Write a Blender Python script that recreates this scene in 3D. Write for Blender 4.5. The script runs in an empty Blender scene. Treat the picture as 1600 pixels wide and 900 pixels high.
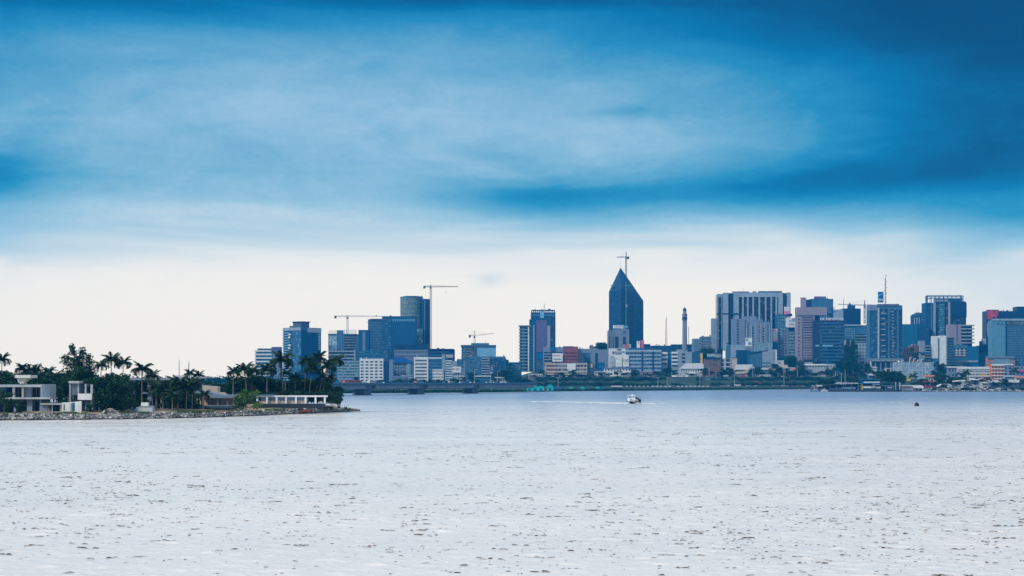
import bpy, math, random
import numpy as np
from math import radians as R, sin, cos, pi
C = bpy.context.scene.collection
SC = bpy.context.scene

# ---------------------------------------------------------------- camera
F, HZ, CH = 2500.0, 596.0, 11.4          # focal length in photo pixels, horizon row, eye height
cam = bpy.data.cameras.new('camera'); cam_o = bpy.data.objects.new('camera', cam); C.objects.link(cam_o)
cam.sensor_width = 36.0; cam.lens = 36.0 * F / 1600.0
cam.shift_y = (HZ - 450.0) / 1600.0
cam.clip_start = 0.5; cam.clip_end = 20000
cam_o.location = (0, 0, CH); cam_o.rotation_euler = (R(90), 0, 0)
SC.camera = cam_o
SC.view_settings.view_transform = 'Standard'; SC.view_settings.look = 'None'
SC.view_settings.exposure = 0.0; SC.view_settings.gamma = 1.0
SC.view_settings.use_curve_mapping = False
SC.cycles.use_denoising = True
SC.cycles.max_bounces = 6; SC.cycles.diffuse_bounces = 2; SC.cycles.glossy_bounces = 2
SC.cycles.transparent_max_bounces = 6; SC.cycles.volume_bounces = 0
SC.cycles.caustics_reflective = False; SC.cycles.caustics_refractive = False

# ---------------------------------------------------------------- node helpers
class NT:
    def __init__(s, tree): s.t = tree; s.n = tree.nodes; s.l = tree.links
    def new(s, t, **k):
        n = s.n.new(t)
        for a, b in k.items(): setattr(n, a, b)
        return n
    def put(s, sock, v):
        if isinstance(v, bpy.types.NodeSocket): s.l.new(v, sock)
        else: sock.default_value = v
    def m(s, op, a, b=0.0, c=None, clamp=False):
        n = s.new('ShaderNodeMath', operation=op); n.use_clamp = clamp
        s.put(n.inputs[0], a); s.put(n.inputs[1], b)
        if c is not None: s.put(n.inputs[2], c)
        return n.outputs[0]
    def mixc(s, f, a, b, blend='MIX'):
        n = s.new('ShaderNodeMix', data_type='RGBA', blend_type=blend)
        s.put(n.inputs[0], f); s.put(n.inputs[6], a); s.put(n.inputs[7], b)
        return n.outputs[2]
    def ramp(s, f, stops, interp='LINEAR'):
        n = s.new('ShaderNodeValToRGB'); cr = n.color_ramp; cr.interpolation = interp
        while len(cr.elements) < len(stops): cr.elements.new(0.5)
        for e, (p, c) in zip(cr.elements, stops):
            e.position = p; e.color = (c, c, c, 1) if not hasattr(c, '__len__') else (*c, 1)
        s.put(n.inputs[0], f); return n.outputs[0]
    def noise(s, vec, scale, detail=3.0, rough=0.5, dist=0.0):
        n = s.new('ShaderNodeTexNoise'); s.put(n.inputs['Vector'], vec)
        n.inputs['Scale'].default_value = scale; n.inputs['Detail'].default_value = detail
        n.inputs['Roughness'].default_value = rough; n.inputs['Distortion'].default_value = dist
        return n.outputs['Fac']
    def vmul(s, vec, xyz):
        n = s.new('ShaderNodeVectorMath', operation='MULTIPLY'); s.put(n.inputs[0], vec); n.inputs[1].default_value = xyz
        return n.outputs[0]
    def maprange(s, v, a, b, c=0.0, d=1.0, smooth=True):
        n = s.new('ShaderNodeMapRange'); n.interpolation_type = 'SMOOTHSTEP' if smooth else 'LINEAR'
        s.put(n.inputs[0], v)
        for i, q in enumerate((a, b, c, d)): n.inputs[i + 1].default_value = q
        return n.outputs[0]
def lin(r, g, b):
    f = lambda c: c / 12.92 if c <= 0.04045 else ((c + 0.055) / 1.055) ** 2.4
    return (f(r / 255), f(g / 255), f(b / 255))

# ---------------------------------------------------------------- sky: hazy Nishita daylight behind long sheets of cloud
SUN_EL, SUN_AZ = R(42), R(-125)           # sun to the left and behind the viewer, veiled by cloud
W = bpy.data.worlds.new('World'); SC.world = W; W.use_nodes = True
w = NT(W.node_tree); w.n.clear()
tc = w.new('ShaderNodeTexCoord'); D = tc.outputs['Generated']
sp = w.new('ShaderNodeSeparateXYZ'); w.l.new(D, sp.inputs[0])
az = w.m('ARCTAN2', sp.outputs[0], sp.outputs[1]); el = w.m('ARCSINE', sp.outputs[2])
azd = w.m('MULTIPLY', az, 180 / pi); eld = w.m('MULTIPLY', w.m('ABSOLUTE', el), 180 / pi)   # degrees
n_big = w.noise(w.vmul(D, (2.2, 2.2, 14)), 1.6, 3, 0.5, 0.6)
n_str = w.noise(w.vmul(D, (5, 5, 32)), 1.4, 4, 0.5, 0.8)
n_fine = w.noise(w.vmul(D, (18, 18, 80)), 1.6, 7, 0.65, 0.6)
n_bil = w.noise(w.vmul(D, (9, 9, 21)), 1.7, 6, 0.58, 0.9)
n_grain = w.noise(w.vmul(D, (60, 60, 120)), 4.0, 3, 0.7)
def addw(*a):
    r = a[0]
    for q in a[1:]: r = w.m('ADD', r, q)
    return r
def cen(n, k): return w.m('MULTIPLY', w.m('SUBTRACT', n, 0.5), k)
ev = addw(eld, cen(n_bil, 0.9), cen(n_big, 2.8), cen(n_str, 0.9), cen(n_fine, 0.3))
# paleness of the cloud by height above the horizon (0 deep blue .. 1 white)
pal = w.ramp(w.m('DIVIDE', ev, 40.0), [(0.0, 1.0), (0.098, 1.0), (0.118, 0.94), (0.145, 0.72), (0.170, 0.60), (0.20, 0.60), (0.245, 0.60),
                                        (0.285, 0.52), (0.312, 0.40), (0.335, 0.26), (0.40, 0.34), (0.55, 0.70), (0.75, 0.88), (1.0, 0.94)])
def blob(a0, e0, sa, se, k, tilt=0.0):
    da = w.m('SUBTRACT', azd, a0)
    de = w.m('SUBTRACT', w.m('ADD', eld, cen(n_str, 0.9)), w.m('ADD', w.m('MULTIPLY', da, tilt), e0))
    q = w.m('ADD', w.m('POWER', w.m('DIVIDE', w.m('ABSOLUTE', da), sa), 2.0), w.m('POWER', w.m('DIVIDE', w.m('ABSOLUTE', de), se), 2.0))
    return w.m('MULTIPLY', w.m('EXPONENT', w.m('MULTIPLY', q, -1.0)), k)
def px(x, y): return ((x - 800) / F * 180 / pi, (HZ - y) / F * 180 / pi)
BL = [(845, 308, 150, 34, -.24, 0), (1160, 304, 260, 30, -.22, .03), (1330, 285, 220, 46, -.16, .02), (1560, 250, 210, 110, -.30, 0), (1650, 90, 330, 170, -.38, 0),
      (0, 290, 100, 34, -.24, 0), (-60, 330, 160, 90, -.10, 0), (-40, 60, 190, 150, -.12, 0), (540, 200, 480, 100, .11, 0), (980, 178, 80, 8, -.10, 0), (1000, 225, 260, 36, .07, 0), (1320, 345, 330, 24, -.05, .02), (1560, 360, 90, 22, -.12, 0),
      (40, 400, 360, 26, -.14, 0), (1300, 60, 300, 50, -.16, 0), (300, 330, 360, 42, .09, 0), (765, 437, 22, 9, -.10, 0), (900, 30, 200, 14, .05, -.02), (1350, 170, 300, 120, -.08, 0), (600, -10, 800, 36, -.19, 0), (250, 85, 420, 40, .05, 0),
      (1120, 400, 60, 14, -.035, 0), (1400, 415, 180, 28, -.06, 0), (1600, 470, 260, 80, -.11, 0), (1560, 390, 130, 14, -.08, .05), (1000, 384, 220, 12, -.08, 0), (640, 400, 160, 14, -.03, 0), (1250, 470, 120, 12, -.03, 0)]
bs = None
for (bx, by, sx, sy, k, t) in BL:
    a0, e0 = px(bx, by)
    q = blob(a0, e0, sx / F * 180 / pi, sy / F * 180 / pi, k, t)
    bs = q if bs is None else w.m('ADD', bs, q)
pal2 = addw(pal, bs, w.m('MULTIPLY', cen(n_bil, 0.13), w.maprange(eld, 3.0, 6.5)), w.m('MULTIPLY', cen(n_bil, 0.10), w.maprange(eld, 1.0, 4.0)), w.m('MULTIPLY', cen(n_fine, 0.10), w.maprange(eld, 2.5, 6.5)), w.m('MULTIPLY', cen(n_str, 0.16), w.maprange(eld, 4.5, 6.5)), w.m('MULTIPLY', cen(n_grain, 0.06), w.maprange(eld, 4.5, 6.0)))
cloud = w.ramp(pal2, [(0.0, (0, .070, .185)), (0.12, (0, .105, .265)), (0.28, (0, .185, .41)), (0.42, (.022, .275, .51)), (0.58, (.135, .40, .60)),
                      (0.74, (.34, .555, .71)), (0.90, (.73, .78, .80)), (1.0, (.90, .88, .83))])
HAZE_COMP = w.ramp(w.m('DIVIDE', eld, 16.0), [(0.0, (.675, .635, .575)), (0.27, (.67, .635, .58)), (0.5, (.53, .54, .54)), (0.8, (.48, .50, .53)), (1.0, (.48, .50, .53))])
HAZE_COMP = w.mixc(1.0, HAZE_COMP, (2.0, 2.0, 2.0, 1), 'MULTIPLY')
cloud = w.mixc(1.0, cloud, HAZE_COMP, 'MULTIPLY')
nis = w.new('ShaderNodeTexSky', sky_type='NISHITA'); nis.sun_disc = False
nis.sun_elevation = SUN_EL; nis.sun_rotation = SUN_AZ; nis.air_density = 1.2; nis.dust_density = 2.0
bg1 = w.new('ShaderNodeBackground'); w.l.new(nis.outputs[0], bg1.inputs[0]); bg1.inputs[1].default_value = 0.08
bg2 = w.new('ShaderNodeBackground'); w.l.new(cloud, bg2.inputs[0]); bg2.inputs[1].default_value = 1.0
mx = w.new('ShaderNodeMixShader'); mx.inputs[0].default_value = 0.98
w.l.new(bg1.outputs[0], mx.inputs[1]); w.l.new(bg2.outputs[0], mx.inputs[2])
wo = w.new('ShaderNodeOutputWorld'); w.l.new(mx.outputs[0], wo.inputs[0])

sun = bpy.data.lights.new('sun', 'SUN'); sun.energy = 2.7; sun.angle = R(5); sun.color = (1.0, 0.96, 0.90)
sun_o = bpy.data.objects.new('sun', sun); C.objects.link(sun_o)
# direction the light travels: from azimuth SUN_AZ (0 = +Y, clockwise) at SUN_EL
sd = np.array([sin(SUN_AZ) * cos(SUN_EL), cos(SUN_AZ) * cos(SUN_EL), sin(SUN_EL)])
sun_o.rotation_euler = (pi / 2 - SUN_EL, 0, pi - SUN_AZ)

# ---------------------------------------------------------------- haze: even bluish lagoon air round everything
HAZE_D, HAZE_C = 0.000085, (0.02, 0.42, 1.0)

# ---------------------------------------------------------------- materials
MAT = {}
def mat(name, col, rough=0.8, var=0.25, scale=0.25, streak=0.0, spec=0.2, metal=0.0, col2=None):
    if name in MAT: return MAT[name]
    m = bpy.data.materials.new(name); m.use_nodes = True; t = NT(m.node_tree)
    b = t.n['Principled BSDF']; g = t.new('ShaderNodeNewGeometry'); P = g.outputs['Position']
    n1 = t.noise(P, scale, 4, 0.6); f = t.maprange(n1, 0.3, 0.7, 1 - var, 1 + var * 0.5, False)
    if streak:
        n2 = t.noise(t.vmul(P, (0.7, 0.7, 0.06)), 1.0, 4, 0.65); f = t.m('MULTIPLY', f, t.maprange(n2, 0.35, 0.75, 1 + streak * .3, 1 - streak, False))
    base = (*col, 1)
    if col2: base = t.mixc(t.maprange(t.noise(P, scale * 2.3, 3, 0.6), 0.4, 0.6), base, (*col2, 1))
    c = t.mixc(1.0, base, t.ramp(t.m('MULTIPLY', f, 0.5), [(0, 0.0), (1, 2.0)]), 'MULTIPLY')
    t.put(b.inputs['Base Color'], c); b.inputs['Roughness'].default_value = rough
    b.inputs['Specular IOR Level'].default_value = spec; b.inputs['Metallic'].default_value = metal
    MAT[name] = m; return m
def glass(name, dark, pale, share=0.25, rough=0.18, cell=(2.6, 2.6, 3.4)):
    m = bpy.data.materials.new(name); m.use_nodes = True; t = NT(m.node_tree)
    b = t.n['Principled BSDF']; g = t.new('ShaderNodeNewGeometry'); P = g.outputs['Position']
    sc = t.vmul(P, tuple(1 / q for q in cell)); fl = t.new('ShaderNodeVectorMath', operation='FLOOR'); t.l.new(sc, fl.inputs[0])
    wn = t.new('ShaderNodeTexWhiteNoise', noise_dimensions='3D'); t.l.new(fl.outputs[0], wn.inputs[0])
    c = t.ramp(wn.outputs[0], [(0.0, tuple(q * .7 for q in dark)), (1 - share, tuple(q * 1.25 for q in dark)), (1 - share * .5, tuple(.5 * p + .5 * q for p, q in zip(dark, pale))), (1.0, pale)])
    t.put(b.inputs['Base Color'], c); b.inputs['Roughness'].default_value = rough; b.inputs['Specular IOR Level'].default_value = 0.28
    MAT[name] = m; return m
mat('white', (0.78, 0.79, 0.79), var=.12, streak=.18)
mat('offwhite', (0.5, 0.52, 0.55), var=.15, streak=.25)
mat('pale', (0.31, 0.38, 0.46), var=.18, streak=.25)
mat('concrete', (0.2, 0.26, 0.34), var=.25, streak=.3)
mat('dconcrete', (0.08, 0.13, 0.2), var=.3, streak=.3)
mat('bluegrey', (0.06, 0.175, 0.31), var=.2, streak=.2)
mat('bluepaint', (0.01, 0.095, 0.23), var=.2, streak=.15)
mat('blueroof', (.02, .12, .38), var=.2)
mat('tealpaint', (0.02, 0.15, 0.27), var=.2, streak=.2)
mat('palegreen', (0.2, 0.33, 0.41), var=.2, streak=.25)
mat('turquoise', (.02, .52, .48), var=.15)
mat('pink', (0.33, 0.28, 0.36), var=.15, streak=.2)
mat('lilac', (0.2, 0.265, 0.38), var=.15, streak=.2)
mat('purple', (0.13, 0.125, 0.28), var=.15, streak=.15)
mat('redbrown', (0.29, 0.085, 0.11), var=.15)
mat('brown', (0.2, 0.14, 0.14), var=.2, streak=.2)
mat('cream', (0.58, 0.5, 0.43), var=.15, streak=.25)
mat('sand', (.62, .47, .33), var=.18, streak=.15)
mat('orange', (.62, .22, .12), var=.2)
mat('red', (.55, .06, .10), var=.2)
mat('magenta', (.62, .08, .25), var=.15)
mat('yellow', (.72, .55, .10), var=.15)
mat('rust', (.25, .09, .05), var=.3, scale=2)
mat('dark', (.025, .035, .05), rough=.6)
mat('navy', (0.006, 0.042, 0.13), rough=.5)
mat('steel', (.35, .37, .40), rough=.5, metal=.3)
mat('cranegrey', (.30, .28, .28), rough=.6)
mat('cranedark', (.06, .06, .09), rough=.6)
mat('tin', (.45, .47, .50), rough=.5, var=.35, scale=.6, streak=.3)
mat('tile_red', (.45, .16, .12), var=.3, scale=.7)
mat('asphalt', (.05, .052, .056), var=.3)
mat('trunk', (.16, .12, .09), var=.35, scale=3)
mat('palmtrunk', (.22, .18, .15), var=.35, scale=3)
mat('tyre', (.02, .02, .02))
mat('carwhite', (.75, .76, .77), rough=.3, spec=.5, var=.05)
mat('cardark', (.05, .06, .08), rough=.3, spec=.5, var=.05)
mat('carred', (.45, .04, .04), rough=.3, spec=.5, var=.05)
mat('carsilver', (.42, .44, .46), rough=.3, spec=.5, var=.05)
mat('foam', (.85, .87, .88), var=.1, scale=1.2)
mat('signtext', (.03, .06, .16)); mat('signwhite', (.82, .83, .83), var=.06); mat('signpink', (.70, .22, .40), var=.08)
mat('signblue', (.01, .14, .36), var=.1); mat('lightwall', (0.33, 0.43, 0.54), var=.18, streak=.2); mat('lightblue', (0.2, 0.46, 0.66), var=.15)
mat('stone', (.34, .33, .33), var=.3, scale=1.6)
_t = NT(MAT['stone'].node_tree); _g = _t.new('ShaderNodeNewGeometry')
_c = _t.ramp(_g.outputs['Random Per Island'], [(0, (.05, .05, .055)), (.5, (.22, .22, .22)), (.8, (.42, .41, .40)), (1, (.80, .79, .77))])
_z = _t.new('ShaderNodeSeparateXYZ'); _t.l.new(_g.outputs['Position'], _z.inputs[0])      # wet dark foot at the waterline
_t.put(_t.n['Principled BSDF'].inputs['Base Color'], _t.mixc(_t.maprange(_z.outputs[2], .18, .42), _t.mixc(1.0, _c, (.14, .13, .12, 1), 'MULTIPLY'), _c))
mat('signband', (.03,.14,.28)); mat('signletters', (.40,.58,.78)); mat('tealslab', (0.012, 0.14, 0.28), var=.15, streak=.15); mat('lightslab', (0.11, 0.29, 0.41), var=.15, streak=.15); mat('orangebrown', (.42,.20,.14), var=.2, streak=.2); mat('orangeroof', (.62,.33,.22), var=.2)
mat('signred', (.62,.16,.16), var=.1)
mat('blackpaint', (.012, .012, .014), rough=.5)
glass('glass', (.008, .055, .13), (.35, .42, .48), .18)
glass('glassdark', (.004, .026, .075), (.14, .22, .30), .12)
glass('glassblue', (.012, .11, .24), (.12, .30, .44), .3)
glass('glassteal', (.05, .20, .27), (.30, .52, .58), .3)
glass('glassgold', (.15, .23, .24), (.34, .37, .28), .4)
glass('glasspale', (.22, .38, .50), (.55, .66, .72), .4)
glass('louvre', (.06, .09, .13), (.2, .25, .3), .3, rough=.6)

def leafmat(name, c1, c2, tr=.25):
    m = bpy.data.materials.new(name); m.use_nodes = True; t = NT(m.node_tree); b = t.n['Principled BSDF']
    g = t.new('ShaderNodeNewGeometry'); oi = t.new('ShaderNodeObjectInfo')
    f = t.m('ADD', t.m('MULTIPLY', g.outputs['Random Per Island'], .6), t.m('MULTIPLY', oi.outputs['Random'], .4))
    c = t.ramp(f, [(0, tuple(q * .6 for q in c1)), (.5, c1), (1, c2)])
    t.put(b.inputs['Base Color'], c); b.inputs['Roughness'].default_value = .7; b.inputs['Specular IOR Level'].default_value = .06
    MAT[name] = m; return m
leafmat('leaf', (.030, .070, .030), (.060, .115, .035))
leafmat('leafdark', (.014, .052, .028), (.050, .115, .040))
leafmat('leafbright', (.055, .120, .030), (.10, .17, .04))
leafmat('leafpalm', (.024, .064, .030), (.075, .120, .045))
leafmat('leaffar', (.010, .044, .030), (.025, .075, .035))

# ---------------------------------------------------------------- mesh helpers
def new_mesh(name, verts, faces, mats, idx=None, smooth=False):
    me = bpy.data.meshes.new(name); me.from_pydata([tuple(v) for v in verts], [], faces)
    for m_ in (mats if isinstance(mats, (list, tuple)) else [mats]): me.materials.append(MAT[m_] if isinstance(m_, str) else m_)
    if idx is not None: me.polygons.foreach_set('material_index', np.array(idx, dtype=np.int32))
    if smooth: me.polygons.foreach_set('use_smooth', np.ones(len(me.polygons), dtype=bool))
    me.update(); return me
def link(name, me, parent=None, loc=(0, 0, 0), rz=0.0, scale=None):
    o = bpy.data.objects.new(name, me); C.objects.link(o); o.location = loc; o.rotation_euler = (0, 0, rz)
    if scale is not None: o.scale = scale if hasattr(scale, '__len__') else (scale,) * 3
    if parent: o.parent = parent
    return o
LABELS = []
def tag(o, label=None, cat=None, group=None, kind=None):
    if label: o['label'] = label; LABELS.append((label, group))
    if cat: o['category'] = cat
    if group: o['group'] = group
    if kind: o['kind'] = kind
    return o
def empty(name, label, cat, loc, rz=0.0, group=None):
    o = link(name, None, None, loc, rz); o.empty_display_size = 1; return tag(o, label, cat, group)
CUBE_F = [(0, 3, 2, 1), (4, 5, 6, 7), (0, 1, 5, 4), (1, 2, 6, 5), (2, 3, 7, 6), (3, 0, 4, 7)]
CUBE = {}
def cube_me(m):
    if m not in CUBE:
        v = [(-.5, -.5, 0), (.5, -.5, 0), (.5, .5, 0), (-.5, .5, 0), (-.5, -.5, 1), (.5, -.5, 1), (.5, .5, 1), (-.5, .5, 1)]
        CUBE[m] = new_mesh('block_' + m, v, CUBE_F, m)
    return CUBE[m]
def box(name, m, parent, x0, x1, y0, y1, z0, z1):
    return link(name, cube_me(m), parent, ((x0 + x1) / 2, (y0 + y1) / 2, min(z0, z1)), 0, (abs(x1 - x0), abs(y1 - y0), abs(z1 - z0)))
class MB:
    def __init__(s): s.v = []; s.f = []; s.i = []
    def add(s, v, f, mi=0):
        b = len(s.v); s.v += [tuple(q) for q in v]; s.f += [tuple(b + k for k in q) for q in f]; s.i += [mi] * len(f); return s
    def box(s, x0, x1, y0, y1, z0, z1, mi=0):
        return s.add([(x0, y0, z0), (x1, y0, z0), (x1, y1, z0), (x0, y1, z0), (x0, y0, z1), (x1, y0, z1), (x1, y1, z1), (x0, y1, z1)], CUBE_F, mi)
    def bar(s, p, q, t, mi=0, t2=None):
        p, q = np.array(p, float), np.array(q, float); d = q - p; L = np.linalg.norm(d)
        if L < 1e-6: return s
        d /= L; u = np.cross(d, (0, 0, 1) if abs(d[2]) < .9 else (1, 0, 0)); u /= np.linalg.norm(u); n = np.cross(d, u)
        a, b = t / 2, (t if t2 is None else t2) / 2
        vs = [p + u * sx * a + n * sy * a for sx, sy in ((-1, -1), (1, -1), (1, 1), (-1, 1))] + [q + u * sx * b + n * sy * b for sx, sy in ((-1, -1), (1, -1), (1, 1), (-1, 1))]
        return s.add(vs, CUBE_F, mi)
    def cyl(s, x, y, z0, z1, r0, r1=None, n=12, mi=0):
        r1 = r0 if r1 is None else r1; b = []
        for z, r in ((z0, r0), (z1, r1)): b += [(x + r * cos(2 * pi * k / n), y + r * sin(2 * pi * k / n), z) for k in range(n)]
        return s.add(b, [tuple(range(n))[::-1], tuple(range(n, 2 * n))] + [(k, (k + 1) % n, n + (k + 1) % n, n + k) for k in range(n)], mi)
    def prism(s, pts, y0, y1, mi=0):                # polygon in x,z extruded along y
        n = len(pts); v = [(x, y0, z) for x, z in pts] + [(x, y1, z) for x, z in pts]
        return s.add(v, [tuple(range(n)), tuple(range(n, 2 * n))[::-1]] + [(k, n + k, n + (k + 1) % n, (k + 1) % n) for k in range(n)], mi)
    def blob(s, c, r, rng, mi=0):                    # rough stone: jittered octa-ish 8-vertex rock
        v = []
        for a in (-1, 1):
            for b in (-1, 1):
                for e in (-1, 1): v.append(np.array(c) + np.array((a * r[0], b * r[1], e * r[2])) * (0.45 + 0.45 * np.array([rng.random(), rng.random(), rng.random()])))
        return s.add(v, [(0, 1, 3, 2), (4, 6, 7, 5), (0, 4, 5, 1), (2, 3, 7, 6), (0, 2, 6, 4), (1, 5, 7, 3)], mi)
    def mesh(s, name, m, smooth=False): return new_mesh(name, s.v, s.f, m, s.i, smooth)
    def obj(s, name, m, parent=None, loc=(0, 0, 0), smooth=False): return link(name, s.mesh(name, m, smooth), parent, loc)
def X(p, d): return (p - 800.0) / F * d
def Z(p, d): return CH - (p - HZ) / F * d
def nest(child, part):
    # a sub-part keeps its place while it hangs from a scaled part
    from mathutils import Matrix
    child.parent = part; child.matrix_parent_inverse = Matrix.LocRotScale(part.location, part.rotation_euler, part.scale).inverted(); return child
def text(body, m, parent, size, loc, name='lettering', rz=0.0, ex=.05, xs=1.0):
    cu = bpy.data.curves.new(name, 'FONT'); cu.body = body; cu.size = size; cu.extrude = ex; cu.align_x = 'CENTER'; cu.align_y = 'CENTER'
    cu.materials.append(MAT[m]); o = bpy.data.objects.new(name, cu); C.objects.link(o); me = bpy.data.meshes.new_from_object(o); bpy.data.objects.remove(o); o = link(name, me, parent, loc)
    o.rotation_euler = (pi / 2, 0, rz); o.scale = (xs, 1, 1); return o

# ---------------------------------------------------------------- ground heights
PROF = [(2300, 3.2), (2392, 3.4), (2432, 3.6), (2442, 5.0), (2476, 17.6), (2480, 18.2), (2524, 18.3), (2600, 25), (2750, 33), (3200, 36), (3600, 36)]
PROL = [(2300, 3.2), (2432, 3.8), (2476, 6), (2600, 8), (2750, 14), (3200, 20), (3600, 20)]
def T(d, x=None):
    hi = float(np.interp(d, [q[0] for q in PROF], [q[1] for q in PROF]))
    if x is None: return hi
    lo = float(np.interp(d, [q[0] for q in PROL], [q[1] for q in PROL])); q = x / d
    f = max(0.0, min(1.0, (q - .002) / .016)); h = lo + (hi - lo) * f          # the plateau sinks west of the purple panelled tower
    f = max(0.0, min(1.0, (-.160 - q) / .012)); return h + (min(h, 2.0) - h) * f   # and stays flat at the far left
SHP = [(380, 2340), (500, 1530), (570, 1540), (650, 1570), (790, 1690), (880, 1840), (1040, 1990), (1180, 2190), (1258, 2370), (1266, 2370), (1271, 1800), (1300, 1792), (1700, 1790)]
def S(p): return float(np.interp(p, [q[0] for q in SHP], [q[1] for q in SHP]))
# ================================================================ SETTING
rng = random.Random(7); nr = np.random.default_rng(11)
# ---- lagoon
def water_mat():
    m = bpy.data.materials.new('lagoon_water'); m.use_nodes = True; t = NT(m.node_tree); b = t.n['Principled BSDF']
    g = t.new('ShaderNodeNewGeometry'); P = g.outputs['Position']
    big = t.noise(t.vmul(P, (.012, .03, 1)), 1.0, 3, .5)
    b.inputs['Base Color'].default_value = (.115, .100, .085, 1)
    sx = t.new('ShaderNodeSeparateXYZ'); t.l.new(P, sx.inputs[0])          # silty colour near, bluer tone with distance
    darker = t.maprange(t.m('ADD', sx.outputs[1], t.m('MULTIPLY', t.noise(t.vmul(P, (.003, .006, 1)), 1.0, 3), 260)), 420, 1350)
    t.put(b.inputs['Base Color'], t.mixc(darker, t.mixc(big, (.70, .665, .64, 1), (.78, .745, .72, 1)), (.24, .31, .43, 1)))
    t.put(b.inputs['Roughness'], t.maprange(t.noise(t.vmul(P, (.02, .05, 1)), 1.0, 2), .3, .7, .20, .32, False))
    b.inputs['IOR'].default_value = WATER_IOR
    n1 = t.noise(t.vmul(P, (1.6, 2.2, 1)), 1.0, 4, .6, .5); n2 = t.noise(t.vmul(P, (.22, .5, 1)), 1.0, 3, .55, .3)
    bp = t.new('ShaderNodeBump'); bp.inputs['Strength'].default_value = 1.0; bp.inputs['Distance'].default_value = .11
    t.put(bp.inputs['Height'], n1)
    bp2 = t.new('ShaderNodeBump'); bp2.inputs['Strength'].default_value = 1.0; bp2.inputs['Distance'].default_value = .14
    t.put(bp2.inputs['Height'], n2); t.l.new(bp.outputs[0], bp2.inputs['Normal'])
    t.l.new(bp2.outputs[0], b.inputs['Normal']); MAT['water'] = m
WATER_IOR = 1.40
water_mat()
def make_water():
    d = [78.0]
    while d[-1] < 430: d.append(d[-1] + 0.22 + max(0, d[-1] - 140) * 0.0017)
    d = np.array(d); nc = 700; tt = np.linspace(-1, 1, nc); nr_ = len(d)
    Dg = np.repeat(d[:, None], nc, 1); Xg = tt[None, :] * (26 + .38 * d[:, None])
    H = np.zeros_like(Xg)
    for k in range(26):
        lam = 0.9 * (3.4 / 0.9) ** nr.random(); th = nr.normal(.25, .55); a = lam * .0030 * (.5 + nr.random()); ph = nr.random() * 6.28
        H += a * np.sin(2 * pi / lam * (Xg * sin(th) + Dg * cos(th)) + ph)
    H = np.where(H > 0, H * 1.25, H * .8)
    group = np.sin(Xg * .045 + Dg * .02) + np.sin(Dg * .07 - Xg * .015)
    # short breaking crests
    nb = 16000
    for k in range(nb):
        dk = 80 + 350 * nr.random() ** 1.15; xk = (nr.random() * 2 - 1) * (24 + .37 * dk)
        big = nr.random() ** 3.0; hk = .012 + .045 * big; sx = .16 + .8 * big * nr.random(); sd_ = .09 + .14 * big
        sl = nr.normal(0, .12)
        i0, i1 = np.searchsorted(d, [dk - 3 * sd_ - .4, dk + 3.5 * sd_ + .4]); wd = 26 + .38 * dk
        j0, j1 = int((xk - 3 * sx) / wd * (nc - 1) / 2 + (nc - 1) / 2), int((xk + 3 * sx) / wd * (nc - 1) / 2 + (nc - 1) / 2) + 2
        j0, j1 = max(j0, 0), min(j1, nc)
        if i1 <= i0 or j1 <= j0: continue
        xs = Xg[i0:i1, j0:j1] - xk; ds = Dg[i0:i1, j0:j1] - dk - sl * xs
        wdt = np.where(ds < 0, sd_, sd_ * 2.6)      # steep face towards the viewer, long back
        H[i0:i1, j0:j1] += hk * np.exp(-(xs / sx) ** 2 - (ds / wdt) ** 2)
    fade = np.clip((d - 78) / 6, 0, 1) * np.clip((430 - d) / 60, 0, 1); H *= fade[:, None]
    H *= np.clip((1 - np.abs(tt)) * 30, 0, 1)[None, :]
    V = np.stack([Xg, Dg, H], -1).reshape(-1, 3)
    i = np.arange(nr_ - 1)[:, None] * nc + np.arange(nc - 1)[None, :]
    Q = np.stack([i, i + 1, i + nc + 1, i + nc], -1).reshape(-1, 4)
    n0 = len(V); x1a, x1b = Xg[0, -1], Xg[-1, -1]; dl = d[-1]
    ex = np.array([(-3000, -30, 0), (3000, -30, 0), (3000, 2600, 0), (-3000, 2600, 0)], float)
    a, b_, c, e = 0, nc - 1, n0 - 1, n0 - nc      # corners of the rippled patch: front left, front right, back right, back left
    Q2 = np.array([(n0, n0 + 1, b_, a), (n0 + 1, n0 + 2, c, b_), (n0 + 2, n0 + 3, e, c), (n0 + 3, n0, a, e)])
    V = np.vstack([V, ex]); Q = np.vstack([Q, Q2])
    me = bpy.data.meshes.new('water'); me.vertices.add(len(V)); me.vertices.foreach_set('co', V.astype(np.float32).ravel())
    me.loops.add(Q.size); me.loops.foreach_set('vertex_index', Q.astype(np.int32).ravel())
    me.polygons.add(len(Q)); me.polygons.foreach_set('loop_start', np.arange(len(Q), dtype=np.int32) * 4)
    me.polygons.foreach_set('loop_total', np.full(len(Q), 4, np.int32))
    sm = np.ones(len(Q), bool); sm[-4:] = False; me.polygons.foreach_set('use_smooth', sm)
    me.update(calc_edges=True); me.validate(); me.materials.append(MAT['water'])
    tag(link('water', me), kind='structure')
make_water()

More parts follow.
